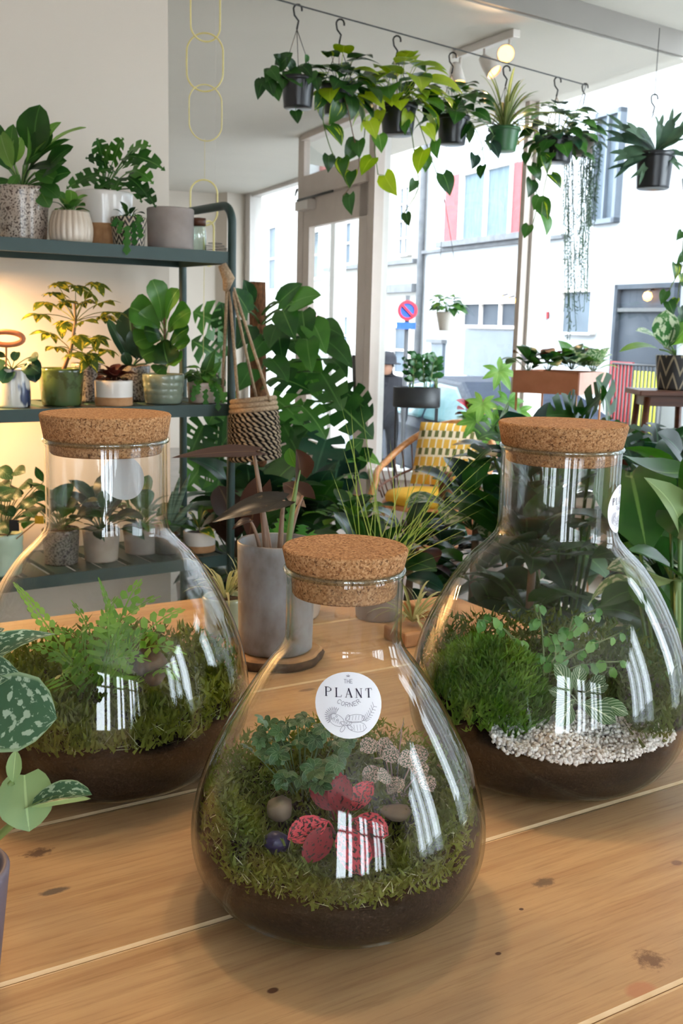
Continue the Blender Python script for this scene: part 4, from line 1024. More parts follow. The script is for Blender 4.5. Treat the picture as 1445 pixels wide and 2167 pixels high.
def stone(label, name, c, r, mat, seed, group=None, cat='stone', flat=.75, parent=None):
    rng = random.Random(seed); bm = bmesh.new(); bmesh.ops.create_icosphere(bm, subdivisions=2, radius=1)
    ph = [rng.uniform(0, 6) for _ in range(6)]
    vs = []
    for v in bm.verts:
        k = 1 + .1 * math.sin(v.co.x * 3 + ph[0]) + .08 * math.sin(v.co.y * 4 + ph[1]) + .06 * math.sin(v.co.z * 5 + ph[2]); vs.append(V(c) + V((v.co.x * r * k, v.co.y * r * k * .85, v.co.z * r * k * flat)))
    fs = [tuple(v.index for v in f.verts) for f in bm.faces]; bm.free()
    o = mesh(name, vs, fs, mat, parent, c)
    if not parent: tag(o, label, cat, group)
    return o
stone('rounded brown stone left of the red leaves in the small bottle', 'stone', at(590, 1712, .82), .013, S['stone'], 1, 'stones in the small bottle')
stone('flat brown stone right of the red leaves in the small bottle', 'stone', at(836, 1720, .83), .013, S['stone'], 2, 'stones in the small bottle', flat=.55)
stone('pale stone low at the right among the moss of the small bottle', 'stone', at(900, 1735, .83), .010, S['stone'], 3, 'stones in the small bottle', flat=.5)

S['bluelump'] = plain('dark_blue_lump', (26, 22, 54), (44, 38, 82), scale=30, rough=.4)  # colour of the small dark blue-purple lump
stone('dark bluish lump below the brown stone in the small bottle', 'stone', at(588, 1782, .774), .0115, S['bluelump'], 9, 'stones in the small bottle', flat=.8)

# ---- inside the left bottle: fern and moss
B2.moss('moss', 9000, .011, ringm(B2, .3, .030), 'moss', 21, up=.8)
B2.moss('moss', 900, .016, ringm(B2, .5, .016), 'air', 22, up=.2, wd=.03)
fe = plantlet('light green fern with arching fronds inside the left bottle', 'fern', 'fern_plant', at(215, 1480, 1.1))
rt = at(225, 1490, 1.11); rng = random.Random(3)
for (tx, ty, Yt, w, ar) in [(28, 1232, 1.12, .09, .12), (208, 1222, 1.14, .06, .1), (150, 1270, 1.13, .12, .15), (300, 1225, 1.12, .2, .2), (392, 1290, 1.09, .16, .25), (340, 1262, 1.1, .2, .22), (250, 1262, 1.09, .24, .2), (100, 1400, 1.04, .26, .25), (140, 1440, 1.01, .3, .25), (60, 1370, 1.08, .2, .25), (395, 1385, 1.05, .22, .3), (375, 1440, 1.03, .25, .3), (185, 1330, 1.05, .28, .25), (280, 1330, 1.04, .25, .25), (330, 1340, 1.06, .22, .25), (230, 1300, 1.07, .28, .22), (120, 1330, 1.09, .24, .2), (320, 1400, 1.03, .25, .28)]:
    frond(fe, 'fresh', rt + V((rng.uniform(-.02, .02), rng.uniform(-.02, .02), 0)), at(tx, ty, Yt), (rng.uniform(-.4, .4), -.5, .85), w * .95, 11 if w > .1 else 17, ar, rng=rng, pin=.40 if w > .1 else .55)
stone('dark bark chunk beside the fern in the left bottle', 'bark_piece', at(318, 1405, 1.06), .02, S['barkwood'], 7, 'bark chunks in the left bottle', 'bark')
stone('small dark bark chunk low behind the fern in the left bottle', 'bark_piece', at(325, 1432, 1.05), .013, S['barkwood'], 8, 'bark chunks in the left bottle', 'bark')

# ---- inside the right bottle: moss cushion, creeper, white-veined leaves, gravel
ccm = at(1030, 1470, 1.08) - B3.c
def cush(x, y, rng):
    dx, dy = (x - ccm.x) / .068, (y - ccm.y) / .062; q = dx * dx + dy * dy
    if q > 1: return None
    return B3.ter(x, y) + .082 * math.sqrt(1 - q) * (.82 + .18 * rng.random()) * (.35 + .65 * (rng.random() ** .35))
B3.moss('moss', 2600, .0115, cush, 'moss2', 31, up=.9, wd=.12, blades=6)
def rmoss(x, y, rng):
    R = B3.P.r(.07)
    if y < -.2 * R and x < .45 * R: return None
    return B3.ter(x, y) + rng.random() * (.012 + (.04 if y > 0 else .02) * math.hypot(x, y) / R)
B3.moss('moss', 6500, .010, rmoss, 'moss', 32, up=.7)
def gravel():
    rng = random.Random(5); vs = []; fs = []
    base = [V(v) for v in [(0, 0, 1), (1, 0, .1), (.2, .95, 0), (-.9, .5, -.1), (-.8, -.6, .1), (.4, -.9, 0), (0, 0, -.9)]]
    bf = [(0, 1, 2), (0, 2, 3), (0, 3, 4), (0, 4, 5), (0, 5, 1), (6, 2, 1), (6, 3, 2), (6, 4, 3), (6, 5, 4), (6, 1, 5)]
    R = B3.P.r(.06); n = 0
    while n < 3200:
        x, y = rng.uniform(-.95, .95) * R, rng.uniform(-.98, -.15) * R
        u = x / R; front = -math.sqrt(max(0, 1 - u * u)) * R
        yc = -.70 * R + .10 * R * (u - .1) ** 2
        if u < -.5 or u > .80 or math.hypot(x, y) > R - .006: continue
        if abs(y - yc) > R * (.33 * (1 - abs((u - .12) / .72) ** 3)): continue
        n += 1; r = rng.uniform(.0019, .0032); c = B3.c + V((x, y, B3.ter(x, y) + rng.uniform(.001, .010))); q = Matrix.Rotation(rng.uniform(0, 6), 3, 'Z') @ Matrix.Rotation(rng.uniform(0, 6), 3, 'X')
        lim = B3.P.r(c.z - B3.c.z) - .0045 - r; rr = math.hypot(c.x - B3.c.x, c.y - B3.c.y)
        if rr > lim: c.x = B3.c.x + (c.x - B3.c.x) * lim / rr; c.y = B3.c.y + (c.y - B3.c.y) * lim / rr
        k = len(vs); vs += [c + (q @ v) * r for v in base]; fs += [tuple(i + k for i in f) for f in bf]
    o = mesh('gravel', vs, fs, S['pebble'], B3.th, B3.c); o['kind'] = 'stuff'; o['label'] = 'band of white gravel'
gravel()
cr = plantlet('small-leaved green creeper across the middle of the right bottle', 'creeper', 'creeping_plant', at(1150, 1420, 1.12))
rng = random.Random(8); rt = at(1150, 1430, 1.13)
for pth in [[(1150, 1430), (1100, 1350), (1035, 1310), (1012, 1312)], [(1150, 1430), (1150, 1340), (1140, 1285)], [(1150, 1430), (1200, 1350), (1225, 1320)], [(1150, 1430), (1230, 1370), (1290, 1350)], [(1150, 1430), (1120, 1390), (1090, 1360)], [(1150, 1430), (1190, 1390), (1180, 1340)], [(1160, 1430), (1250, 1400), (1310, 1400)], [(1160, 1430), (1215, 1300), (1260, 1290)]]:
    Yd = 1.10 + rng.uniform(-.03, .03)
    for q in range(2): vine(cr, 'creeper', [at(x + q * rng.uniform(-25, 25), y + q * rng.uniform(-14, 14), Yd + rng.uniform(-.01, .01)) for x, y in pth], .0115, .0055, seed=rng.randint(0, 99), kind='round', w=.44, sr=.0008, N=3, C=1)
ft = plantlet('white-veined green leaves above the white gravel in the right bottle', 'nerve plant', 'nerve_plant', at(1230, 1510, 1.04))
rt = at(1225, 1490, 1.05)
for (b, tp, Yb, Yt, w) in [((1228, 1488), (1304, 1530), 1.032, 1.026, .30), ((1208, 1492), (1180, 1537), 1.032, 1.028, .40), ((1215, 1480), (1168, 1508), 1.04, 1.035, .34), ((1252, 1488), (1330, 1512), 1.04, 1.034, .26), ((1208, 1470), (1172, 1405), 1.06, 1.063, .28), ((1230, 1470), (1288, 1450), 1.06, 1.056, .32), ((1218, 1462), (1228, 1408), 1.07, 1.073, .30), ((1240, 1475), (1280, 1430), 1.06, 1.064, .28), ((1200, 1480), (1160, 1460), 1.05, 1.05, .3)]:
    leaf(ft, 'fitt', at(*b, Yb), at(*tp, Yt), (rng.uniform(-.3, .3), -.7, .7), w, 'oval', root=rt, N=7, C=2, pr=.0009, arch=.12, fold=.2)

# ------------------------------------------------------------------ other things on the table
P = onz(577, 1396, TT + .016); gc = V((P.x, P.y + .056, TT + .016))
ws = thing('wood_slice', 'round slice of wood with bark under the tall grey pot', 'wood slice', gc - V((0, 0, .016)))
mb = MB(); mb.lathe([(.001, .0155), (.064, .0155), (.068, .013)], gc - V((0, 0, .016)), 40, ripple=lambda a, z: .03 * math.sin(5 * a) + .02 * math.sin(9 * a)); mb.build('cut_face', S['cutwood'], ws, smooth=False)
mb = MB(); mb.lathe([(.068, .013), (.071, .008), (.068, .0), (.001, .0)], gc - V((0, 0, .016)), 40, ripple=lambda a, z: .03 * math.sin(5 * a) + .02 * math.sin(9 * a)); mb.build('bark', S['barkwood'], ws)
gp = thing('alocasia_plant', 'dark bronze arrow-leaved alocasia in a tall mottled grey pot', 'potted plant', gc)
pot(gp, gc, .054, .057, .160, S['greyglaze'], depth=.3, wall=.004, n=56)
def petiole(th, pts, r, mat='stemp'): tube(th, 'petiole', G[mat], pts, r, 7)
sr0 = gc + V((0, 0, .115))
for (x, y, Y, bx, r) in [(537, 962, 1.50, -.012, .0048), (600, 1058, 1.47, .004, .0045), (634, 990, 1.53, .014, .0045), (548, 1040, 1.55, -.006, .0035), (640, 1050, 1.56, .01, .004), (528, 1100, 1.46, -.02, .0032)]:
    e = at(x, y, Y); petiole(gp, bez(sr0 + V((bx, 0, 0)), sr0.lerp(e, .5) + V((bx * .3, 0, .02)), e, 8), [r * (1.15 - .6 * i / 8) for i in range(9)], 'stemp' if x != 634 else 'stem')
leaf(gp, 'brown', at(540, 955, 1.50), at(362, 969, 1.44), (.1, -.42, 1), .15, 'arrow', N=10, C=2, arch=.02, fold=.1)
leaf(gp, 'bronze', at(600, 1058, 1.47), at(448, 1106, 1.40), (.1, -.75, .8), .16, 'arrow', N=10, C=2, arch=.06, fold=.2)
leaf(gp, 'brown', at(634, 1000, 1.53), at(626, 950, 1.50), (.5, -.8, .3), .45, 'arrow', N=9, C=2, arch=.05, fold=.5)
leaf(gp, 'mid', at(628, 990, 1.53), at(612, 948, 1.53), (-.6, -.7, .3), .35, 'oval', N=7, C=2, fold=.3)
leaf(gp, 'brown', at(548, 1040, 1.55), at(527, 1142, 1.53), (-.3, -1, .2), .34, 'arrow', N=9, C=2, arch=.08)
leaf(gp, 'brown', at(640, 1050, 1.56), at(598, 1022, 1.60), (.2, -1, .4), .4, 'arrow', N=9, C=2, arch=.1)
leaf(gp, 'brown', at(528, 1100, 1.46), at(490, 1122, 1.44), (0, -.6, .8), .2, 'arrow', N=8, C=2)
# pot with a fishbone cactus behind it, on the table
c = onz(600, 1300, TT); c.z = TT
fb = thing('fishbone_cactus', 'cream pot with a flat zigzag cactus behind the tall grey pot', 'potted plant', c)
pot(fb, c, .06, .078, .095, S['white'], n=44)
def zig(th, pts, w, n=(0, -1, 0), mat='cactus', teeth=8):
    """flat zigzag-edged cactus stem."""
    mb = MB(); uv = []; pts = [V(p) for p in pts]; pl = bez(pts[0], pts[1], pts[2], teeth * 2); n = V(n)
    vs = []
    for i, p in enumerate(pl):
        t = (pl[min(i + 1, len(pl) - 1)] - pl[max(i - 1, 0)]).normalized(); s = t.cross(n).normalized()
        k = (1.0 if i % 2 else .45) * (1 if i < len(pl) - 1 else .2); vs += [p - s * w * k, p + n * w * .05, p + s * w * k]; uv += [(0, i / len(pl)), (.5, i / len(pl)), (1, i / len(pl))]
    mb.add(vs, [(3 * i + j, 3 * i + j + 1, 3 * i + 4 + j, 3 * i + 3 + j) for i in range(len(pl) - 1) for j in (0, 1)])
    return mesh('cactus_stem', mb.v, mb.f, G[mat], th, pts[0], True, uv)
for (x, y, dx) in [(620, 1072, 0), (600, 1100, -.02), (640, 1110, .03), (580, 1125, -.03), (655, 1128, .05)]: zig(fb, [c + V((dx * .5, 0, .08)), c + V((dx, -.01, .14)), at(x, y, c.y - .01)], .011)
# small green pot with an air plant
c = onz(476, 1338, TT); c.z = TT
ap = thing('air_plant', 'spidery air plant in a small pale green pot behind the left bottle', 'potted plant', c)
pot(ap, c, .03, .036, .058, S['paleglaze'])
def airplant(th, c, count, L, seed, mat='air', up=(.1, 1)):
    rng = random.Random(seed)
    for i in range(count):
        a = rng.uniform(0, 6.28); e = rng.uniform(*up); d = V((math.cos(a) * math.cos(e), math.sin(a) * math.cos(e), math.sin(e))); l = L * rng.uniform(.6, 1.2)
        b = V(c) + d * .004; tip = b + d * l + V((rng.uniform(-.3, .3), rng.uniform(-.3, .3), rng.uniform(-.7, .1))) * l * .5
        leaf(th, mat, b, tip, (0, 0, 1) if abs(d.z) < .9 else (1, 0, 0), .03, 'strap', N=6, C=1, arch=.2, fold=.4, rng=rng)
airplant(ap, c + V((0, 0, .056)), 34, .08, 3, up=(.3, 1.4))
# air plant on a wooden piece, beyond the small bottle
c = onz(893, 1352, TT); c.z = TT
wb = tag(mesh('wood_block', *(lambda m: (m.v, m.f))((lambda m: (m.box(c + V((0, .0, .012)), (.055, .03, .012), (E1, E2, UPZ)), m)[1])(MB())), S['cutwood'], None, c, False), 'small cut wooden block under the pale air plant', 'wood block'); bevel(wb, .004)
a2 = thing('air_plant', 'pale curly air plant resting on the small wooden block', 'air plant', c + V((-.012, 0, .025)))
airplant(a2, c + V((-.016, 0, .028)), 36, .075, 5, up=(-.05, 1.3))
# low wooden crate board at the end of the table, seen through the right bottle
P0 = onz(960, 1345, TT); bc = V((P0.x + .03, P0.y + .05, TT))
wbx = tag(mesh('wooden_board', *(lambda m: (m.v, m.f))((lambda m: (m.box(bc + V((0, .0, .011)), (.05, .12, .011), (E1, E2, UPZ)), m)[1])(MB())), S['cutwood'], None, bc, False), 'flat wooden board at the table end behind the right bottle', 'board'); bevel(wbx, .003)
# grass in a dark pot behind the small bottle
c = onz(800, 1305, TT); c.z = TT
gr = thing('sedge_grass', 'pot of long thin grass blades fanning out behind the small bottle', 'grass plant', c)
pot(gr, c, .038, .046, .07, S['greige'])
rng = random.Random(12); top = c + V((0, 0, .066))
for (x, y, Y) in [(717, 845, 1.6), (745, 860, 1.65), (760, 850, 1.7), (700, 985, 1.6), (735, 1000, 1.65), (790, 960, 1.75), (812, 945, 1.8), (830, 930, 1.8), (860, 1000, 1.8), (880, 985, 1.75), (905, 960, 1.8), (930, 950, 1.75), (960, 935, 1.8), (985, 925, 1.7), (1010, 915, 1.75), (1030, 950, 1.7), (1045, 965, 1.7), (1040, 1000, 1.65), (1048, 1040, 1.6), (1030, 1075, 1.6), (1010, 1110, 1.6), (985, 1130, 1.55), (960, 1170, 1.55), (940, 1200, 1.5), (700, 1060, 1.55), (725, 940, 1.7), (775, 1010, 1.7), (845, 1040, 1.6), (890, 1050, 1.65), (925, 1060, 1.6), (955, 1030, 1.65), (970, 1080, 1.6), (1000, 1010, 1.7), (850, 960, 1.75), (805, 1050, 1.6), (760, 1060, 1.6), (935, 1130, 1.6), (900, 1110, 1.6), (870, 1090, 1.7), (1020, 1020, 1.6), (980, 980, 1.75), (770, 930, 1.8)]:
    b = top + V((rng.uniform(-.03, .035), rng.uniform(-.02, .02), 0)); tip = at(x + rng.uniform(-6, 6), y, Y)
    leaf(gr, 'grassy', b, tip, (0, -.6, .8), .0030, 'strap', N=8, C=1, arch=.03, fold=.3, rng=rng)

# satin pothos at the left edge, near the camera
pc = V((-.288, .70, TT)); sp_ = thing('satin_pothos', 'silver-spotted satin pothos reaching in from the near left edge', 'potted plant', pc)
pot(sp_, pc, .040, .050, .085, S['mauve'], n=48)
top = pc + V((0, 0, .08))
def pl(th, m, b, tp, Yb, Yt, w, kind, n, **kw): return leaf(th, m, at(*b, Yb), at(*tp, Yt), n, w, kind, **kw)
pl(sp_, 'silver', (-40, 1502), (121, 1520), .66, .63, .40, 'round', (.05, -.85, .5), N=12, C=4, arch=.05, fold=.06, root=top, pr=.0018)
pl(sp_, 'silver', (-45, 1412), (118, 1342), .70, .72, .26, 'heart', (-.3, -.5, .9), N=12, C=3, arch=.12, fold=.35, root=top, pr=.0016)
pl(sp_, 'silver', (-40, 1430), (42, 1425), .68, .66, .36, 'heart', (.0, -.8, .6), N=10, C=3, arch=.08, fold=.12, root=top, pr=.0016)
pl(sp_, 'pale', (27, 1655), (34, 1586), .66, .66, .22, 'oval', (.2, -1, .1), N=8, C=2, arch=.04, fold=.4)
pl(sp_, 'pale', (52, 1640), (62, 1760), .665, .645, .50, 'round', (.1, -.9, .25), N=10, C=3, arch=.06, fold=.1)
pl(sp_, 'silver', (52, 1712), (195, 1682), .655, .63, .17, 'oval', (0, -.35, .9), N=12, C=3, arch=.06, fold=.55)
pl(sp_, 'pale', (52, 1714), (193, 1690), .653, .628, .07, 'oval', (0, -.9, -.3), N=10, C=2, arch=-.05, fold=-.2)
pl(sp_, 'silver', (-50, 1360), (10, 1330), .72, .74, .4, 'heart', (0, -.7, .7), N=8, C=2, arch=.1)
tube(sp_, 'stem', G['stem'], bez(top, at(-10, 1790, .66), at(55, 1712, .655), 10), .0028, 7)
tube(sp_, 'stem', G['stem'], bez(top, at(-30, 1700, .665), at(27, 1655, .66), 8), .0022, 7)

# ------------------------------------------------------------------ the green shelf
A0 = at(490, 690, 2.9); A0.z = 0
TZ = [1.640, 1.229, .802, .375]
SDEP, SLEN = .30, 1.75
def sh(t, d, z=0): return A0 + SD * t + SB * d + V((0, 0, z))        # t <= 0 along the shelf, d back
def shx(x, d, z):                                                    # shelf position seen at pixel column x
    lo, hi = -SLEN, .2
    for _ in range(40):
        m = (lo + hi) / 2; v = sh(m, d, z) - EYE
        if IW / 2 + FPX * v.dot(CR) / v.dot(_f) < x: lo = m
        else: hi = m
    return sh((lo + hi) / 2, d, z)
shelf = thing('metal_shelf', 'dark green metal shelf unit with rounded frame by the left wall', 'shelf', sh(-SLEN / 2, SDEP / 2))
PR = .0115
def loop(t):
    h = 1.765; r = .05; pts = [sh(t, 0, 0), sh(t, 0, .9), sh(t, 0, h - r)]
    for k in range(1, 7): a = k / 6 * math.pi / 2; pts.append(sh(t, r - r * math.cos(a), h - r + r * math.sin(a)))
    for k in range(0, 7): a = k / 6 * math.pi / 2; pts.append(sh(t, SDEP - r + r * math.sin(a), h - r + r * math.cos(a)))
    pts += [sh(t, SDEP, .9), sh(t, SDEP, 0)]; return pts
for t in (0, -SLEN): tube(shelf, 'side_frame', S['teal'], loop(t), PR, 12)
for z in TZ:
    mb = MB()
    for d in (.004, SDEP - .004): mb.box(sh(-SLEN / 2, d, z - .016), (SLEN / 2 - .008, .006, .016), (SD, SB, UPZ))
    for t in (-.012, -SLEN + .012): mb.box(sh(t, SDEP / 2, z - .016), (.006, SDEP / 2, .016), (SD, SB, UPZ))
    mb.build('tier_frame', S['teal'], shelf, smooth=False)
    src = None
    for k in range(24):
        t = -.05 - (SLEN - .1) * k / 23
        if src is None:
            m2 = MB(); m2.box(sh(t, SDEP / 2, z - .006), (.026, SDEP / 2 - .01, .005), (SD, SB, UPZ)); src = m2.build('slat', S['teal'], shelf, sh(t, SDEP / 2, z - .006), smooth=False)
        else: copyo(src, 'slat', shelf, sh(t, SDEP / 2, z - .006))
# warm strip lamp below the top tier, further along the shelf to the left
lc = sh(-.86, .20, TZ[0] - .05)
lamp = thing('shelf_lamp', 'warm strip lamp fixed under the top tier of the green shelf', 'lamp', lc)
mb = MB(); mb.box(lc + V((0, 0, .012)), (.16, .018, .010), (SD, SB, UPZ)); mb.build('housing', S['whitemetal'], lamp, smooth=False)
mb = MB(); mb.box(lc, (.15, .012, .004), (SD, SB, UPZ)); mb.build('diffuser', S['bulb'], lamp, smooth=False)
ll = bpy.data.lights.new('shelf_lamp_light', 'AREA'); ll.shape = 'RECTANGLE'; ll.size = .3; ll.size_y = .03; ll.energy = 20.0; ll.color = (1, .58, .22)
lo = bpy.data.objects.new('shelf_lamp_light', ll); COL.objects.link(lo); lo.parent = lamp; lo.location = (0, 0, -.008); lo.rotation_euler = (0, 0, math.atan2(SD.y, SD.x))

def px(w, Y): return w * Y / FPX
def spot_on(x, d, tier, wpx, toppx):
    c = shx(x, d, TZ[tier]); Y = c.y; r = px(wpx, Y) / 2
    zt = at(x, toppx, Y).z; return c, r, zt - c.z
# --- top tier
c, r, h = spot_on(50, .14, 0, 108, 400)
t1 = thing('large_leaf_plant', 'big glossy leaves in a brown speckled pot, far left of the top tier', 'potted plant', c)
pot(t1, c, r * .86, r, h, S['speck'], wall=.008)
top = c + V((0, 0, h)); Y = c.y
for (b, tp, w, m, n) in [((75, 330), (85, 222), .42, 'dark', (-.3, -1, .2)), ((70, 345), (182, 270), .18, 'light', (0, -.4, 1)), ((60, 360), (150, 295), .13, 'mid', (-.2, -.7, .8)), ((30, 350), (28, 262), .25, 'mid', (-.3, -1, .2)), ((50, 370), (58, 268), .06, 'light', (1, -.5, 0)), ((20, 360), (-40, 290), .25, 'mid', (0, -.7, .7)), ((60, 360), (120, 355), .3, 'dark', (0, -.6, .8)), ((80, 380), (142, 340), .32, 'mid', (0, -.7, .7)), ((85, 390), (125, 420), .36, 'dark', (.2, -.9, .5)), ((20, 380), (-20, 400), .3, 'dark', (0, -.9, .5)), ((65, 330), (110, 275), .3, 'dark', (.2, -.9, .3)), ((10, 340), (-10, 258), .25, 'dark', (0, -.9, .3)), ((40, 370), (20, 400), .3, 'mid', (0, -.9, .4)), ((90, 370), (155, 310), .28, 'dark', (0, -.7, .7)), ((50, 350), (95, 320), .3, 'mid', (0, -.8, .6)), ((60, 340), (130, 258), .16, 'light', (.2, -.6, .8)), ((25, 355), (0, 275), .3, 'light', (-.2, -.9, .3)), ((95, 385), (150, 365), .34, 'mid', (0, -.8, .5)), ((80, 395), (105, 440), .36, 'mid', (.1, -1, .3)), ((30, 345), (45, 290), .28, 'light', (.2, -1, .2)), ((75, 365), (125, 385), .36, 'mid', (0, -.9, .5))]:
    leaf(t1, m, at(*b, Y - .02), at(*tp, Y - .04), n, w, 'oval', root=top, N=9, C=2, pr=.003, arch=.1, wav=.04)
c, r, h = spot_on(151, .06, 0, 88, 450)
t2 = thing('small_succulent', 'small light green leaves in a ribbed beige pot on the top tier', 'potted plant', c)
pot(t2, c, r * .9, r * .8, h, S['ribglaze'], ribs=22, ribd=.06, belly=.14)
rosette(t2, 'light', c + V((0, 0, h)), 12, .035, 'round', .4, (25, 75), .5, 4, mats=['light', 'mid'])
c, r, h = spot_on(222, .17, 0, 116, 410)
t3 = thing('split_leaf_philodendron', 'bushy split-leaf philodendron in a white pot with a tan base', 'potted plant', c)
pot(t3, c, r * .9, r, h, S['white'], base=S['tan'], baseh=.42)
top = c + V((0, 0, h)); Y = c.y
for (b, tp, w, m) in [((215, 330), (205, 292), .5, 'dark'), ((240, 340), (262, 292), .4, 'mid'), ((270, 330), (350, 362), .28, 'mid'), ((275, 320), (320, 310), .35, 'mid'), ((225, 350), (180, 335), .4, 'dark'), ((210, 370), (160, 390), .4, 'dark'), ((240, 360), (205, 365), .4, 'mid'), ((260, 350), (300, 345), .4, 'mid'), ((280, 360), (325, 390), .35, 'mid'), ((270, 375), (315, 420), .35, 'dark'), ((235, 385), (200, 410), .4, 'dark'), ((255, 380), (240, 410), .4, 'dark'), ((220, 345), (235, 310), .4, 'mid'), ((195, 380), (140, 400), .35, 'mid'), ((300, 400), (330, 440), .3, 'dark'), ((285, 390), (300, 430), .3, 'mid')]:
    leaf(t3, m, at(*b, Y - .03), at(*tp, Y - .06), (.1, -.8, .6), w, 'mons', root=top, N=12, C=3, cuts=1, pr=.002, arch=.12)
c, r, h = spot_on(273, .05, 0, 74, 463)
t4 = thing('trailing_zigzag_cactus', 'zigzag cactus hanging from a small black and white patterned pot', 'potted plant', c)
def chevron_mat(name, c1, c2, su, sv, w=.5):
    """two-colour zigzag glaze round a pot."""
    m, t, b, o = nt(name); setp(b, .5); L = t.links.new
    tc = t.nodes.new('ShaderNodeTexCoord'); sx = t.nodes.new('ShaderNodeSeparateXYZ'); L(tc.outputs['Object'], sx.inputs[0])
    def mth(op, a, bb=0):
        q = t.nodes.new('ShaderNodeMath'); q.operation = op
        for i, x in enumerate((a, bb)):
            if isinstance(x, (int, float)): q.inputs[i].default_value = x
            else: L(x, q.inputs[i])
        return q.outputs[0]
    an = mth('ARCTAN2', sx.outputs['Y'], sx.outputs['X'])
    tri = mth('ABSOLUTE', mth('SUBTRACT', mth('FRACT', mth('MULTIPLY', an, su / 6.2832)), .5))
    s = mth('FRACT', mth('ADD', mth('MULTIPLY', sx.outputs['Z'], sv), mth('MULTIPLY', tri, 2.0)))
    r = ramp(t, s, [(w, lin(c1)), (w + .03, lin(c2))]); L(r.outputs[0], b.inputs['Base Color']); return m
S['chevron'] = chevron_mat('black_white_zigzag', (38, 32, 28), (196, 180, 158), 14, 55, .55)
S['chevron2'] = chevron_mat('black_gold_zigzag', (34, 32, 32), (150, 136, 112), 8, 13, .72)
pot(t4, c, r * .85, r, h, S['chevron'])
Yc = c.y; top = c + V((0, 0, h))
for (x, y, w) in [(268, 540, .011), (298, 505, .01), (240, 480, .01), (300, 470, .01), (285, 520, .009), (252, 495, .009)]: zig(t4, [top, top + (at(x, 455, Yc - .06) - top) * .9, at(x, y, Yc - .07)], w)
rosette(t4, 'dark', top, 10, .03, 'lance', .3, (20, 80), .4, 8)
c, r, h = spot_on(361, .10, 0, 96, 444)
t5 = thing('stoneware_pot', 'empty grey-beige cylinder pot at the end of the top tier', 'pot', c); pot(t5, c, r * .97, r, h, S['greige'], depth=.6, soil=False, wall=.006)
c, r, h = spot_on(421, .08, 0, 30, 478)
t6 = thing('glass_jar', 'clear glass jar with a dark lid next to the grey-beige pot', 'jar', c)
mb = MB(); mb.lathe([(.001, 0), (r, .002), (r, h * .8), (r * .8, h * .95), (r * .8, h), (r * .74, h), (r * .74, h * .94), (r * .94, h * .79), (r * .94, .006), (.001, .006)], c, 28); mb.build('jar_glass', S['rimglass'], t6)
mb = MB(); mb.lathe([(.001, 0), (r * .95, 0), (r * .95, .02), (.001, .022)], c + V((0, 0, h)), 28); mb.build('lid', S['darkwood'], t6)
# --- middle tier
c, r, h = spot_on(28, .08, 1, 72, 782)
m1 = thing('round_leaf_plant', 'round-leaved plant in a white pot with blue brush strokes', 'potted plant', c)
def stroke_mat():
    m, t, b, o = nt('white_glaze_blue_strokes'); setp(b, .25, .5, coat=.4); L = t.links.new
    tc = t.nodes.new('ShaderNodeTexCoord'); mp = nd(t, 'ShaderNodeMapping'); mp.inputs['Scale'].default_value = (30, 30, 9); L(tc.outputs['Object'], mp.inputs[0])
    n = nd(t, 'ShaderNodeTexNoise', Scale=1.2, Detail=2.0); L(mp.outputs[0], n.inputs['Vector'])
    r = ramp(t, n.outputs['Fac'], [(.6, lin((206, 200, 190))), (.66, lin((40, 52, 84)))]); L(r.outputs[0], b.inputs['Base Color']); return m
pot(m1, c, r, r * .92, h, stroke_mat(), belly=.06)
Y = c.y; top = c + V((0, 0, h))
for (b, tp, w) in [((55, 770), (85, 790), .5), ((20, 780), (5, 812), .5), ((0, 760), (-20, 790), .5), ((35, 745), (30, 765), .4), ((65, 755), (80, 760), .5), ((10, 750), (-5, 755), .45), ((70, 775), (75, 810), .45)]: leaf(m1, 'deep', at(*b, Y - .03), at(*tp, Y - .05), (.1, -.9, .4), w, 'round', root=top, N=7, C=2, pr=.0016)
mk = thing('plant_marker', 'orange ring marker on a stick in the round-leaved plant', 'plant marker', top + V((-.01, -.02, -.02)))
P = at(13, 716, Y - .04); mb = MB(); mb.tube([P + V((.042 * math.cos(a), .0, .016 * math.sin(a))) for a in [2 * math.pi * i / 24 for i in range(24)]], .007, 8, closed=True); mb.build('ring', S['terracotta'], mk)
tube(mk, 'stick', S['tan'], [top + V((-.01, -.02, -.02)), P + V((0, 0, -.016))], .003)
c, r, h = spot_on(131, .09, 1, 96, 781)
m2_ = thing('umbrella_tree', 'yellow-green umbrella tree in a shiny green glazed pot', 'potted plant', c)
pot(m2_, c, r * .84, r, h, S['greenglaze'], rings=.0)
Y = c.y; top = c + V((0, 0, h)); rng = random.Random(6)
trunk = [top + V((0, 0, -.02)), at(150, 740, Y), at(160, 680, Y), at(158, 640, Y)]
tube(m2_, 'trunk', G['stemb'], trunk, [.006, .005, .004, .003], 7)
for (x, y) in [(120, 600), (160, 605), (200, 600), (95, 640), (135, 640), (175, 640), (215, 640), (85, 665), (130, 685), (175, 680), (220, 670), (240, 660), (105, 705), (160, 715), (205, 715), (225, 740), (150, 750), (190, 755), (120, 735), (190, 620), (110, 620)]:
    q = at(x, y, Y + rng.uniform(-.08, .08)); rt = trunk[2] if y < 690 else trunk[1]
    palm_leaf(m2_, 'schef', q, (rng.uniform(-1, 1), -.6, rng.uniform(-.5, .3)), (rng.uniform(-.3, .3), -.35, 1), .052, 7, .26, 'lance', 180, root=rt, pr=.0012, droop=.35)
c, r, h = spot_on(183, .19, 1, 62, 770)
m3 = thing('speckled_pot', 'grey speckled pot standing behind the shiny green pot', 'pot', c); pot(m3, c, r * .9, r, h, S['speckgrey'])
c, r, h = spot_on(241, .05, 1, 80, 806)
m4 = thing('dark_leaf_plant', 'reddish brown leafy plant in a small white pot with tan foot', 'potted plant', c)
pot(m4, c, r * .97, r, h, S['white'], base=S['tan'], baseh=.36)
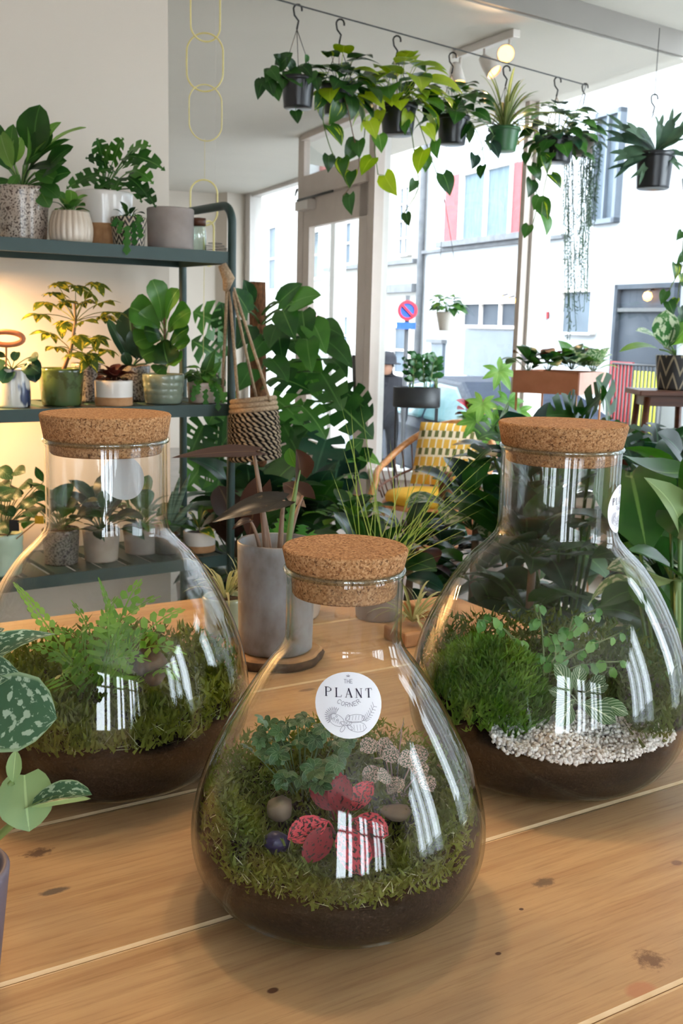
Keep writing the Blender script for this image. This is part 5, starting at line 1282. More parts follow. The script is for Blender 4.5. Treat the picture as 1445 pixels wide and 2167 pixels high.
rosette(m4, 'purple', c + V((0, 0, h)), 22, .04, 'oval', .38, (5, 75), .35, 9, mats=['purple', 'purple', 'brown'])
c, r, h = spot_on(283, .2, 1, 70, 775)
m5 = thing('rubber_plant', 'dark long-leaved rubber plant at the back of the middle tier', 'potted plant', c)
pot(m5, c, r * .9, r, h, S['speckgrey']); Y = c.y; top = c + V((0, 0, h))
for (b, tp, w, n) in [((275, 770), (225, 672), .12, (.3, -1, .3)), ((290, 760), (275, 650), .3, (-.2, -1, .2)), ((300, 760), (290, 690), .4, (.1, -1, .2)), ((270, 780), (250, 790), .3, (0, -1, .3)), ((310, 770), (330, 730), .35, (0, -1, .3)), ((275, 775), (262, 745), .35, (0, -1, .3))]: leaf(m5, 'deep', at(*b, Y - .02), at(*tp, Y - .04), n, w, 'oval', root=top, N=8, C=2, pr=.003)
c, r, h = spot_on(346, .08, 1, 88, 793)
m6 = thing('fiddle_leaf_fig', 'young fiddle-leaf fig in a ringed sage green pot', 'potted plant', c)
pot(m6, c, r * .86, r, h, S['sageglaze'], rings=.03); Y = c.y; top = c + V((0, 0, h))
tube(m6, 'trunk', G['stemb'], [top + V((0, 0, -.02)), at(350, 740, Y), at(348, 670, Y)], [.006, .005, .004], 7)
for (b, tp, w, m, n) in [((342, 680), (322, 592), .22, 'mid', (.6, -.8, .1)), ((352, 675), (378, 612), .2, 'light', (-.5, -.9, .2)), ((338, 690), (275, 650), .42, 'mid', (0, -.8, .6)), ((355, 700), (404, 660), .35, 'mid', (0, -.8, .6)), ((340, 710), (305, 700), .5, 'dark', (0, -.9, .4)), ((345, 720), (355, 770), .42, 'dark', (-.1, -1, .3)), ((338, 715), (285, 725), .4, 'dark', (0, -.8, .5)), ((355, 735), (400, 695), .3, 'mid', (0, -.7, .7)), ((358, 750), (402, 722), .25, 'mid', (0, -.7, .7)), ((340, 740), (300, 755), .4, 'dark', (0, -.9, .4)), ((335, 700), (295, 660), .4, 'mid', (-.2, -.9, .4)), ((350, 775), (330, 790), .4, 'dark', (0, -1, .3)), ((355, 770), (385, 760), .35, 'mid', (0, -.8, .6))]: leaf(m6, m, at(*b, Y - .01), at(*tp, Y - .05), n, w * 1.3, 'fiddle', root=trunk and at(350, b[1] + 25, Y), N=9, C=2, pr=.0024, arch=.12, wav=.04)
c, r, h = spot_on(428, .07, 1, 64, 810)
m7 = thing('zigzag_cactus', 'dense zigzag cactus trailing from a beige ringed pot by the post', 'potted plant', c)
pot(m7, c, r * .9, r, h, S['beigeglaze'], rings=.025); Y = c.y; top = c + V((0, 0, h))
dome(m7, 'dark', top + V((0, 0, .01)), .04, 26, .03, 'oval', .4, 5, -.1, mats=['dark', 'mid'])
for (x, y) in [(436, 880), (408, 850), (462, 870), (450, 830), (418, 835), (472, 850)]: zig(m7, [top, top + (at(x, 800, Y - .05) - top) * .9, at(x, y, Y - .06)], .009)
leaf(m7, 'mid', top, at(455, 740, Y), (0, -.9, .3), .18, 'lance', N=6); leaf(m7, 'mid', top, at(470, 765, Y), (0, -.9, .3), .2, 'lance', N=6)
# --- lower tier
c, r, h = spot_on(8, .07, 2, 86, 1128)
l1 = thing('striped_leaf_plant', 'dense striped-leaved plant in a pale green ringed pot', 'potted plant', c)
pot(l1, c, r * .88, r, h, S['paleglaze'], rings=.03); Y = c.y; top = c + V((0, 0, h))
rng = random.Random(2)
for (x, y) in [(5, 985), (35, 995), (55, 1020), (80, 1025), (10, 1015), (40, 1030), (70, 1045), (90, 1050), (20, 1045), (50, 1060), (10, 1070), (35, 1080), (65, 1075), (0, 1040), (80, 1070), (20, 1095), (-10, 1000), (48, 1045), (55, 1095)]:
    b = at(x - 8, y + 5, Y + rng.uniform(-.08, .02)); d = V((rng.uniform(-.4, 1), -.5, rng.uniform(-.6, .4))).normalized(); leaf(l1, 'calathea', b, b + d * .055, (rng.uniform(-.3, .3), -.7, .7), .36, 'oval', root=top, N=7, C=2, pr=.0015)
leaf(l1, 'dark', at(92, 1020, Y), at(75, 987, Y - .02), (0, -.9, .4), .22, 'lance', root=top, N=6)
tg = thing('plant_label', 'yellow plant label stuck in the pale green pot', 'plant label', top + V((.06, -.03, -.01)))
P = at(83, 1100, Y - .05); mb = MB(); mb.box(P, (.011, .0012, .010)); mb.build('card', S['mustard'], tg, smooth=False); tube(tg, 'stick', S['tan'], [P, top + V((.03, -.02, -.02))], .0015, 5)
tg = thing('plant_label', 'black plant label stuck in the pale green pot', 'plant label', top + V((.02, -.05, -.01)))
P = at(30, 1112, Y - .06); mb = MB(); mb.box(P, (.012, .0012, .014)); mb.build('card', S['blackmetal'], tg, smooth=False); tube(tg, 'stick', S['blackmetal'], [P, top + V((.01, -.03, -.02))], .0015, 5)
c, r, h = spot_on(422, .08, 2, 70, 1124)
l2 = thing('yellow_edged_plant', 'yellow-edged strap leaves in a white pot with tan foot, lower tier', 'potted plant', c)
pot(l2, c, r * .97, r, h, S['white'], base=S['tan'], baseh=.36); Y = c.y; top = c + V((0, 0, h))
for (tp, w, m) in [((398, 1085), .16, 'yellow'), ((455, 1140), .22, 'yellow'), ((440, 1085), .2, 'yellow'), ((380, 1110), .18, 'deep'), ((470, 1100), .2, 'deep'), ((430, 1070), .14, 'dark')]: leaf(l2, m, top, at(*tp, Y - .05), (0, -.6, .8), w, 'lance', N=8, C=2, arch=.25)
c, r, h = spot_on(352, .1, 2, 60, 1130)
l3 = thing('cylinder_snake_plant', 'banded cylindrical snake plant spikes left of the yellow-edged plant', 'potted plant', c)
pot(l3, c, r * .9, r, h, S['blackplastic']); Y = c.y; top = c + V((0, 0, h))
S['snake'] = plain('banded_snake_leaf', (66, 92, 76), (120, 142, 120), scale=1.0, rough=.5, stretch=(8, 8, 150))
for (x, y) in [(402, 1002), (408, 1062), (400, 1095), (380, 1010), (365, 1040)]:
    e = at(x, y, Y - .02); mb = MB(); pts = bez(top, (top + e) * .5 + V((0, 0, .005)), e, 8); mb.tube(pts, [.011 * (1 - (i / 8) ** 3 * .85) for i in range(9)], 10); mb.build('leaf', S['snake'], l3)
for (x, d, mm, lab, seed, wv, tp) in [(130, .12, 'dark', 'dark leafy plant on the lower tier seen through the left bottle neck', 31, 80, 1120), (215, .1, 'deep', 'blue-green leafy plant on the lower tier seen through the left bottle', 32, 80, 1120), (300, .14, 'mid', 'broad-leaved plant on the lower tier just left of the snake plant', 33, 80, 1115)]:
    c, r, h = spot_on(x, d, 2, wv, tp); t = thing('leafy_plant', lab, 'potted plant', c); pot(t, c, r * .88, r, h, S[{31: 'speckgrey', 32: 'beigeglaze', 33: 'greige'}[seed]])
    rosette(t, mm, c + V((0, 0, h)), 20, .085, 'oval', .3, (10, 80), .6, seed)
# --- woven basket hanging at the shelf end
bc0 = at(540, 968, 2.86); topc = at(536, 846, 2.86)
bk = thing('woven_basket', 'black and beige woven basket hanging on ropes at the shelf end', 'basket', bc0)
def weave():
    m, t, b, o = nt('black_beige_weave'); setp(b, .95, .1); L = t.links.new
    tc = t.nodes.new('ShaderNodeTexCoord'); sx = t.nodes.new('ShaderNodeSeparateXYZ'); L(tc.outputs['Object'], sx.inputs[0])
    def mth(op, a, bb=0):
        q = t.nodes.new('ShaderNodeMath'); q.operation = op
        for i, x in enumerate((a, bb)):
            if isinstance(x, (int, float)): q.inputs[i].default_value = x
            else: L(x, q.inputs[i])
        return q.outputs[0]
    an = mth('ARCTAN2', sx.outputs['Y'], sx.outputs['X']); oi = t.nodes.new('ShaderNodeObjectInfo')
    n = nd(t, 'ShaderNodeTexNoise', Scale=60.0, Detail=2.0); L(tc.outputs['Object'], n.inputs['Vector'])
    s = mth('SINE', mth('ADD', mth('ADD', mth('MULTIPLY', an, 24.0), mth('MULTIPLY', sx.outputs['Z'], 380.0)), mth('ADD', mth('MULTIPLY', oi.outputs['Random'], 6.28), mth('MULTIPLY', n.outputs['Fac'], 4.0))))
    r = ramp(t, mth('ADD', mth('MULTIPLY', s, .5), .5), [(.48, lin((34, 30, 28))), (.6, lin((172, 152, 126)))]); L(r.outputs[0], b.inputs['Base Color'])
    bumpn(t, b, s, .5, .003); return m
WV = weave(); bh = (topc - bc0).length; bax = (topc - bc0).normalized()
NR = 13
for i in range(NR):
    k = i / (NR - 1); R = px(104, 2.86) / 2 * (.98 + .08 * math.sin(k * 2.6) - .16 * k); cc = bc0.lerp(topc, k); n = 36
    mb = MB(); mb.tube([cc + V((R * math.cos(2 * math.pi * j / n), R * math.sin(2 * math.pi * j / n), .008 * math.sin(2 * math.pi * j / n + 2))) for j in range(n)], bh / NR * .58, 8, closed=True); mb.build('woven_coil', WV if i < NR - 3 else S['jute'], bk, cc)
mb = MB(); mb.disc(bc0, px(100, 2.86) / 2, 30); mb.build('basket_base', WV, bk)
kn = at(482, 572, 2.9)
for (x, y) in [(505, 862), (543, 846), (572, 850), (470, 850)]: tube(bk, 'rope', S['jute'], [at(x, y, 2.86 + (.05 if x in (543, 470) else -.05)), kn.lerp(at(x, y, 2.86), .3), kn], .0045, 6)
tube(bk, 'knot', S['jute'], [at(470, 560, 2.88), at(484, 590, 2.88), at(478, 615, 2.89)], [.012, .017, .008], 8)

# ------------------------------------------------------------------ hanging plants
HZ = 2.645
wp = [onz(590, 0, HZ), onz(720, 45, HZ), onz(840, 80, HZ), onz(960, 116, HZ), onz(1072, 143, HZ), onz(1180, 167, HZ), onz(1240, 180, HZ)]
wdir = (wp[-1] - wp[0]).normalized()
wl_ = thing('hanging_wire', 'thin steel wire stretched under the ceiling carrying the hanging pots', 'wire', wp[0] - wdir * 2.2)
P0, P1 = wp[0], wp[-1]
ends = [P0 - wdir * 2.2, fp(6.25, 0, HZ)]
tube(wl_, 'strand', S['wire'], [ends[0], P0, P1, ends[1]], .0032, 6)
def hook(th, p, mat, s=1.0, drop=.085):
    pts = []
    for k in range(9): a = math.radians(200 - k * 27); pts.append(p + V((.016 * s * math.cos(a) + .0, 0, .016 * s * math.sin(a) - .014 * s)))
    pts = pts[::-1] if False else pts
    lo = p + V((-.002, 0, -drop * s)); 
    hk = [p + V((.016 * s, 0, -.02 * s))] + [p + V((.016 * s * math.cos(math.radians(k)), 0, -.012 * s + .016 * s * math.sin(math.radians(k)))) for k in (0, 35, 70, 105, 140, 175, 200)] + [p + V((-.012 * s, 0, -.035 * s)), p + V((.004 * s, 0, -.055 * s)), lo]
    tube(th, 'hook', mat, hk, .0038 * s, 8); return lo
def hanger(label, name, x, ty, by, wpx, p, mat, hm='blackmetal', px_shift=0, taper=.8, hooks=1.0, rim=.006):
    Y = p.y; c = at(x, (ty + by) / 2, Y); h = px(by - ty, Y) ; base = V((c.x, Y, at(x, by, Y).z + .01))
    th = thing(name, label, 'hanging plant', base, 'hanging pots near the window')
    r = px(wpx, Y) / 2; pot(th, base, r * taper, r * .96, h * .92, mat, rim=rim, depth=.1)
    lo = hook(th, p + V((0, 0, .004)), S[hm], hooks)
    for a in (90, 210, 330):
        tube(th, 'hanger_wire', S['wire'], [lo, base + V((r * math.cos(math.radians(a)), r * math.sin(math.radians(a)), h * .92))], .0016, 5)
    return th, base, base + V((0, 0, h * .92)), r, Y
def hp(x, y): return onz(x, y, HZ)
th, b0, top, r, Y = hanger('leafy plant in a black pot, first hanging pot along the wire', 'hanging_philodendron', 630, 172, 236, 70, hp(630, 14), S['blackplastic'])
for (b, tp, w) in [((590, 140), (620, 112), .42), ((610, 150), (640, 185), .4), ((575, 150), (562, 175), .42), ((565, 165), (578, 205), .4), ((555, 170), (545, 212), .32), ((640, 140), (660, 165), .4), ((650, 130), (645, 115), .4), ((600, 135), (578, 115), .42), ((660, 150), (652, 180), .4), ((580, 180), (590, 215), .4), ((625, 235), (630, 262), .42), ((600, 160), (598, 190), .4), ((620, 145), (605, 120), .4), ((668, 165), (672, 195), .35), ((570, 145), (590, 175), .4)]: leaf(th, 'dark', at(*b, Y - .03), at(*tp, Y - .06), (.1, -.9, .3), w, 'heart', root=top, N=7, C=2, pr=.0016)
th, b0, top, r, Y = hanger('trailing dark and yellow-striped vine, second hanging pot along the wire', 'hanging_vine', 715, 190, 250, 68, hp(720, 45), S['blackplastic'])
dome(th, 'brasil', top, .13, 46, .10, 'heart', .42, 2, -.5, mats=['brasil', 'dark', 'dark', 'lime'], N=6, C=2)
vine(th, 'brasil', [top, at(690, 200, Y - .1), at(680, 250, Y - .12), at(700, 320, Y - .12), at(712, 340, Y - .12)], .085, .10, 3, mats=['brasil', 'dark'])
vine(th, 'brasil', [top, at(735, 220, Y - .1), at(745, 280, Y - .12), at(765, 350, Y - .12), at(740, 400, Y - .12), at(725, 415, Y - .12)], .09, .11, 5, mats=['brasil', 'brasil', 'dark'], smat='stemb')
vine(th, 'dark', [top, at(760, 200, Y - .05), at(775, 240, Y - .06), at(770, 300, Y - .06)], .085, .09, 6, mats=['brasil', 'dark', 'lime'])
th, b0, top, r, Y = hanger('lime green heart-leaved vine, third hanging pot along the wire', 'hanging_vine', 842, 228, 292, 76, hp(840, 80), S['blackplastic'])
dome(th, 'lime', top + V((0, 0, .03)), .165, 46, .125, 'heart', .44, 4, -.35, mats=['lime', 'lime', 'lime', 'mid'], N=6, C=2)
vine(th, 'lime', [top, at(880, 240, Y - .1), at(900, 300, Y - .12), at(925, 370, Y - .12)], .085, .08, 7, mats=['lime', 'mid'])
vine(th, 'lime', [top, at(800, 250, Y - .1), at(790, 300, Y - .12), at(800, 370, Y - .12)], .085, .09, 8, mats=['lime', 'light', 'lime'])
vine(th, 'mid', [top, at(870, 270, Y - .1), at(880, 350, Y - .12), at(890, 400, Y - .12), at(855, 450, Y - .12)], .06, .11, 9, mats=['mid', 'dark'])
th, b0, top, r, Y = hanger('dark heart-leaved plant in a black pot, fourth along the wire', 'hanging_philodendron', 957, 252, 312, 66, hp(958, 115), S['blackplastic'])
dome(th, 'dark', top + V((0, 0, .03)), .145, 46, .095, 'heart', .42, 6, -.35, mats=['dark', 'dark', 'mid'], N=6, C=2)
vine(th, 'dark', [top, at(1000, 260, Y - .05), at(1020, 300, Y - .08), at(1025, 350, Y - .08)], .075, .09, 11)
vine(th, 'mid', [top, at(915, 270, Y - .05), at(910, 330, Y - .08)], .075, .08, 12)
th, b0, top, r, Y = hanger('arching spider plant in a green pot, fifth along the wire', 'hanging_spider_plant', 1066, 276, 326, 64, hp(1072, 143), S['greenplastic'], taper=.75)
rng = random.Random(7)
for i in range(46):
    a = rng.uniform(0, 6.28); e = rng.uniform(.25, 1.4); d = V((math.cos(a) * math.cos(e), math.sin(a) * math.cos(e), math.sin(e))); l = rng.uniform(.2, .36)
    b = top + V((d.x, d.y, 0)) * .02; tip = b + V((d.x, d.y, 0)) * l * 1.0 + V((0, 0, d.z * l * .75 - rng.uniform(0, .15) * (1.3 - e)))
    leaf(th, 'spider', b, tip, V((-d.x * .4, -d.y * .4, 1)), .035, 'strap', N=8, C=1, arch=.16, fold=.4, rng=rng)
vine(th, 'deep', [top, at(1030, 300, Y - .08), at(1010, 330, Y - .1)], .07, .06, 3)
th, b0, top, r, Y = hanger('dense dark pothos trailing variegated leaves, sixth along the wire', 'hanging_pothos', 1178, 296, 350, 70, hp(1180, 167), S['blackplastic'])
dome(th, 'deep', top + V((0, 0, .02)), .165, 60, .09, 'heart', .44, 8, -.6, mats=['deep', 'dark', 'dark', 'mid'], N=6, C=2)
vine(th, 'brasil', [top, at(1140, 320, Y - .1), at(1130, 380, Y - .12), at(1140, 430, Y - .12), at(1125, 480, Y - .12)], .085, .085, 14, mats=['dark', 'brasil', 'mid'])
vine(th, 'brasil', [top, at(1165, 340, Y - .12), at(1150, 400, Y - .14), at(1145, 460, Y - .14)], .085, .1, 15, mats=['dark', 'brasil', 'mid'])
vine(th, 'dark', [top, at(1120, 320, Y - .1), at(1110, 350, Y - .1)], .08, .06, 16)
# strings of thin strands
p7 = hp(1238, 180); Y = p7.y
base = at(1232, 330, Y)
th = thing('hanging_rhipsalis', 'thin stringy strands hanging far down beside the dense pothos', 'hanging plant', base, 'hanging pots near the window')
pot(th, base, .045, .058, .085, S['greige']); top = base + V((0, 0, .08)); lo = hook(th, p7 + V((0, 0, .004)), S['wire'], .9)
for a in (90, 210, 330): tube(th, 'hanger_wire', S['wire'], [lo, base + V((.055 * math.cos(math.radians(a)), .055 * math.sin(math.radians(a)), .08))], .0014, 5)
dome(th, 'stag', top, .09, 16, .07, 'oval', .3, 3, -.2, mats=['stag', 'deep'], N=5, C=1)
rng = random.Random(17)
for i in range(30):
    x0 = rng.uniform(1190, 1275); ylen = rng.choice([430, 470, 520, 560, 620, 640]) if x0 > 1240 else rng.choice([560, 620, 660, 700, 720])
    if x0 > 1255: ylen = min(ylen, 480)
    x1 = x0 + rng.uniform(-10, 6) + (1222 - x0) * .35; n = 12
    yy = Y + rng.uniform(-.1, .1); mb = MB(); uv = []
    pts = [at(x0 + (x1 - x0) * k / n + rng.uniform(-2, 2), 300 + (ylen - 300) * k / n, yy) for k in range(n + 1)]
    pts = [top] + pts
    mb.tube(pts, .0018, 4, cap=False); uv = [(.5, .5)] * len(mb.v)
    pl_ = []
    for a_, b_ in zip(pts[1:], pts[2:]): pl_ += [a_.lerp(b_, k / 5) for k in range(5)]
    for q in pl_:
        d = V((rng.uniform(-1, 1), rng.uniform(-1, 1), rng.uniform(-1.2, -.2))).normalized(); s_ = d.orthogonal().normalized() * .0028; k0 = len(mb.v)
        mb.v += [q, q + d * .013 + s_, q + d * .024, q + d * .013 - s_]; mb.f.append((k0, k0 + 1, k0 + 2, k0 + 3)); uv += [(.5, 0), (.7, .5), (.5, 1), (.3, .5)]
    o = mesh('strand', mb.v, mb.f, G['stag'], th, top, True, uv)
# staghorn fern
p8 = at(1385, 203, 5.35); Yb = 5.35
th, b0, top, r, Y = hanger('staghorn fern with forked leaves in a black pot at the right', 'hanging_staghorn_fern', 1383, 328, 405, 78, p8, S['blackplastic'], 'wire', taper=.84)
tube(th, 'cord', S['wire'], [p8 - V((0, 0, .002)), V((p8.x, p8.y, CEIL))], .002, 5)
def stag(th, b, tip, n, w, fork, mat='stag'):
    mb = MB(); uv = []; b, tip = V(b), V(tip); d = tip - b; s = d.cross(V(n)).normalized()
    blade(mb, uv, b, tip, n, w, 'fiddle', arch=.12, fold=.25, N=7, C=1)
    st = b + d * .72 + V(n).normalized() * d.length * .05
    for k in fork: blade(mb, uv, st, tip + d * .28 + s * d.length * k, n, w * .8, 'strap', arch=.05, fold=.2, N=4, C=1)
    return mesh('leaf', mb.v, mb.f, G[mat], th, b, True, uv)
for (tp, w, fk) in [((1395, 250), .1, (-.18, .15)), ((1330, 270), .13, (-.2, .12)), ((1430, 240), .08, (-.15, .15)), ((1290, 290), .1, (-.15, .15)), ((1300, 330), .1, (-.2, .1)), ((1320, 345), .09, (-.12, .2)), ((1445, 290), .1, (-.15, .2)), ((1450, 330), .1, (-.2, .12)), ((1440, 355), .1, (-.1, .2)), ((1360, 290), .09, (-.2, .2)), ((1290, 260), .07, (-.12, .18)), ((1410, 300), .1, (-.2, .12)), ((1345, 380), .06, (-.2, .15)), ((1300, 365), .06, (-.15, .15)), ((1460, 260), .08, (-.2, .12)), ((1370, 320), .1, (-.2, .2))]:
    stag(th, top + V((0, -.01, -.005)), top.lerp(at(*tp, Y - .08), .86), (.15, -.75, .6), w * 1.9, fk)
# vine at the right edge
p9 = at(1475, 430, 4.2); th = thing('hanging_pothos', 'small-leaved vine dangling at the right edge of the window', 'hanging plant', p9, 'hanging pots near the window')
pot(th, p9, .05, .065, .09, S['blackplastic']); tube(th, 'hanger_wire', S['wire'], [p9 + V((0, 0, .09)), V((p9.x, p9.y, CEIL2))], .0016, 5)
vine(th, 'dark', [p9 + V((0, 0, .08)), at(1452, 450, 4.15), at(1445, 510, 4.15), at(1440, 580, 4.15), at(1432, 650, 4.15)], .055, .06, 21, mats=['dark', 'mid', 'brasil'])
vine(th, 'mid', [p9 + V((0, 0, .08)), at(1455, 500, 4.15), at(1450, 560, 4.15), at(1420, 600, 4.15), at(1405, 640, 4.15)], .055, .07, 22, mats=['dark', 'mid', 'brasil'])
# white pot hanging in front of the porch glass
p10 = at(944, 700, 6.6)
th = thing('hanging_trailing_plant', 'small light green plant in a white bowl hanging before the porch window', 'hanging plant', p10, 'hanging pots near the window')
pot(th, p10, px(30, 6.6) / 2, px(46, 6.6) / 2, px(38, 6.6), S['white']); t_ = p10 + V((0, 0, px(38, 6.6)))
dome(th, 'light', t_ + V((0, 0, .02)), .10, 26, .07, 'heart', .42, 2, -.1, mats=['light', 'mid', 'mid'], N=5, C=1)
for x in (930, 962): tube(th, 'hanger_cord', S['wire'], [at(x, 662, 6.6), at(946 + (x - 946) * .9, 545, 6.6), at(940, 420, 6.6)], .002, 5)
tube(th, 'hanger_cord', S['wire'], [at(940, 420, 6.6), V((at(940, 420, 6.6).x, 6.6, CEIL))], .002, 5)

# ------------------------------------------------------------------ brass mobile, track light
Ym = 3.7
mo = thing('ring_mobile', 'hanging chain of pale brass oval rings in front of the ceiling', 'mobile', at(433, 475, Ym))
def oval(x0, x1, y0, y1, yaw=0, w=.003):
    cx, cy = (x0 + x1) / 2, (y0 + y1) / 2; c = at(cx, cy, Ym); a = px(x1 - x0, Ym) / 2; h = px(y1 - y0, Ym) / 2; pts = []
    for k in range(40):
        t = 2 * math.pi * k / 40; X, Z = a * math.cos(t), math.sin(t) * a
        Z = Z + (h - a) * (1 if math.sin(t) > .01 else -1 if math.sin(t) < -.01 else 0)
        pts.append(c + V((X * math.cos(yaw), X * math.sin(yaw), Z)))
    mb = MB(); mb.tube(pts, w, 7, closed=True); mb.build('ring', S['brass'], mo)
oval(405, 464, -38, 80, .3); oval(397, 470, 77, 187); oval(401, 469, 185, 293, .4, .0022); oval(404, 459, 384, 474, .2)
oval(428, 456, 471, 560, .9, .0035)
tube(mo, 'thread', S['brass'], [at(433, 293, Ym), at(433, 384, Ym)], .0008, 4); tube(mo, 'thread', S['brass'], [at(434, -38, Ym), V((at(434, -38, Ym).x, Ym, CEIL2 + .02))], .0008, 4)
tube(mo, 'thread', S['brass'], [at(432, 560, Ym), at(430, 760, Ym)], .0012, 4)
# wire shade behind it
ca = at(455, 560, 4.4); wsd = thing('wire_lampshade', 'thin wire dome shade behind the end of the top tier', 'lampshade', ca)
for k in range(9):
    q = k / 8; rr = .085 * math.sin(math.radians(20 + 65 * q)); z = at(455, 515 + 42 * q, 4.4).z
    mb = MB(); mb.tube([V((ca.x + rr * math.cos(a), ca.y + rr * math.sin(a), z)) for a in [2 * math.pi * i / 28 for i in range(28)]], .0012, 5, closed=True); mb.build('ring', S['wire'], wsd)
tube(wsd, 'cord', S['whitemetal'], [V((ca.x, ca.y, at(455, 515, 4.4).z)), V((ca.x, ca.y, CEIL))], .0006, 4)
tk0, tk1 = onz(968, 116, CEIL - .02), onz(1088, 72, CEIL - .02)
tk = thing('track_light', 'white ceiling track with three lit spot heads', 'track light', (tk0 + tk1) * .5 + V((0, 0, .02)))
td = (tk1 - tk0); tl_ = td.length; td.normalize()
mb = MB(); mb.box((tk0 + tk1) * .5, (tl_ / 2 + .02, .022, .02), (td, V((-td.y, td.x, 0)), UPZ)); bevel(mb.build('track', S['whitemetal'], tk, smooth=False), .004)
SPOT_HEADS = []
for i, (k, hx, hy, aim) in enumerate([(.06, 966, 162, (.15, -.25, -1)), (.5, 1037, 142, (.55, -.4, -.75)), (.93, 1072, 115, (-.25, -.95, -.15))]):
    a = tk0.lerp(tk1, k); b = at(hx, hy, a.y - .05); ax_ = V(aim).normalized()
    tube(tk, 'arm', S['whitemetal'], [a, a + V((0, 0, -.06)), b - ax_ * .05], .007, 7)
    Q = ax_.to_track_quat('Z', 'Y').to_matrix()
    mb = MB(); mb.lathe([(.001, -.075), (.022, -.07), (.034, -.03), (.045, .04), (.041, .04), (.03, -.02), (.001, -.04)], b, 24, axis=Q); mb.build('head', S['whitemetal'], tk)
    mb = MB(); mb.lathe([(.001, .036), (.03, .034), (.04, .028)], b, 24, axis=Q); mb.build('bulb', S['bulb'], tk)
    o = spot('track_light_lamp', (0, 0, 0), ax_, 14, (1, .66, .36), 80, .7, .03); o.parent = tk; o.location = b + ax_ * .05 - wloc(tk)

# ------------------------------------------------------------------ the rattan chair and its cushions
cc = V((0, 0, 0)); cc = at(905, 1010, 6.7); cc = V((cc.x, 6.35, 0))
ch = thing('rattan_chair', 'round rattan armchair with curved back by the window', 'chair', cc)
fd = V((-.55, -.83, 0)).normalized(); sdv = V((-fd.y, fd.x, 0))
def cp(f_, s_, z): return cc + fd * f_ + sdv * s_ + V((0, 0, z))
sr_ = .29
mb = MB(); n = 40; mb.tube([cp(sr_ * math.cos(2 * math.pi * k / n), sr_ * math.sin(2 * math.pi * k / n), .38) for k in range(n)], .017, 8, closed=True); mb.build('seat_ring', S['rattan'], ch)
mb = MB(); mb.disc(cp(0, 0, .375), sr_, 32); mb.build('seat_base', S['rattan_dark'], ch)
arc = []
for k in range(25):
    a = math.radians(50 + 260 * k / 24); back = -math.cos(a); z = .60 + .26 * max(0, back) ** 1.2 - .12 * max(0, -back); arc.append(cp(.36 * math.cos(a) - .02, .36 * math.sin(a), z))
tube(ch, 'back_rail', S['rattan'], [cp(.27, .30, .38)] + arc + [cp(.27, -.30, .38)], .021, 10)
low = [cp(.31 * math.cos(math.radians(60 + 240 * k / 24)), .31 * math.sin(math.radians(60 + 240 * k / 24)), .40) for k in range(25)]
mid = [arc[k].lerp(low[k], .55) for k in range(25)]
tube(ch, 'middle_rail', S['rattan_dark'], mid, .008, 7)
for k in range(1, 24): tube(ch, 'spindle', S['rattan_dark'], [low[k], arc[k]], .005, 5)
for (f_, s_) in [(.2, .22), (.2, -.22), (-.22, .2), (-.22, -.2)]: tube(ch, 'leg', S['rattan'], [cp(f_, s_, .38), cp(f_ * 1.2, s_ * 1.2, 0)], .017, 8)
mb = MB(); mb.tube([cp(.27 * math.cos(2 * math.pi * k / 32), .27 * math.sin(2 * math.pi * k / 32), .16) for k in range(32)], .011, 7, closed=True); mb.build('stretcher', S['rattan'], ch)
sc_ = cp(.02, 0, .385); mb = MB(); mb.lathe([(.001, 0), (.25, 0), (.275, .015), (.28, .04), (.265, .065), (.2, .078), (.001, .08)], sc_, 40)
tag(mb.build('seat_cushion', S['mustard'], None, sc_), 'round mustard seat pad on the rattan chair', 'cushion')
def cushion_mat():
    m, t, b, o = nt('cream_yellow_patterned_cloth'); setp(b, .95, .1); L = t.links.new
    uv = t.nodes.new('ShaderNodeUVMap'); sx = t.nodes.new('ShaderNodeSeparateXYZ'); L(uv.outputs['UV'], sx.inputs[0])
    def mth(op, a, bb=0):
        q = t.nodes.new('ShaderNodeMath'); q.operation = op
        for i, x in enumerate((a, bb)):
            if isinstance(x, (int, float)): q.inputs[i].default_value = x
            else: L(x, q.inputs[i])
        return q.outputs[0]
    rows = mth('FRACT', mth('MULTIPLY', sx.outputs['Y'], 3.5)); colf = mth('FRACT', mth('MULTIPLY', sx.outputs['X'], 9))
    dk = mth('MULTIPLY', mth('GREATER_THAN', rows, .62), mth('GREATER_THAN', colf, .45))
    yl = mth('LESS_THAN', rows, .5)
    wh = mth('GREATER_THAN', colf, .78)
    def mix(f, a, c2):
        q = t.nodes.new('ShaderNodeMix'); q.data_type = 'RGBA'; L(f, q.inputs[0])
        if isinstance(a, tuple): q.inputs[6].default_value = a
        else: L(a, q.inputs[6])
        q.inputs[7].default_value = c2; return q.outputs[2]
    c = mix(yl, lin((222, 200, 168)), lin((214, 164, 72))); c = mix(wh, c, lin((226, 212, 186))); c = mix(dk, c, lin((104, 104, 62))); L(c, b.inputs['Base Color']); return m
CM = cushion_mat(); co = cp(-.16, -.02, .475); n = 14
mb = MB(); uv = []; upv = (V((0, 0, 1)) - fd * .28).normalized(); rv = V((1, -.25, 0)).normalized() * 1.0; nv = rv.cross(upv).normalized()
for sgn in (1, -1):
    for j in range(n + 1):
        for i in range(n + 1):
            u, v = i / n, j / n; pf = (4 * u * (1 - u)) ** .45 * (4 * v * (1 - v)) ** .45
            mb.v.append(co + rv * (u - .5) * .40 + upv * v * .40 + nv * (sgn * .06 * pf)); uv.append((u, v))
m = (n + 1) ** 2
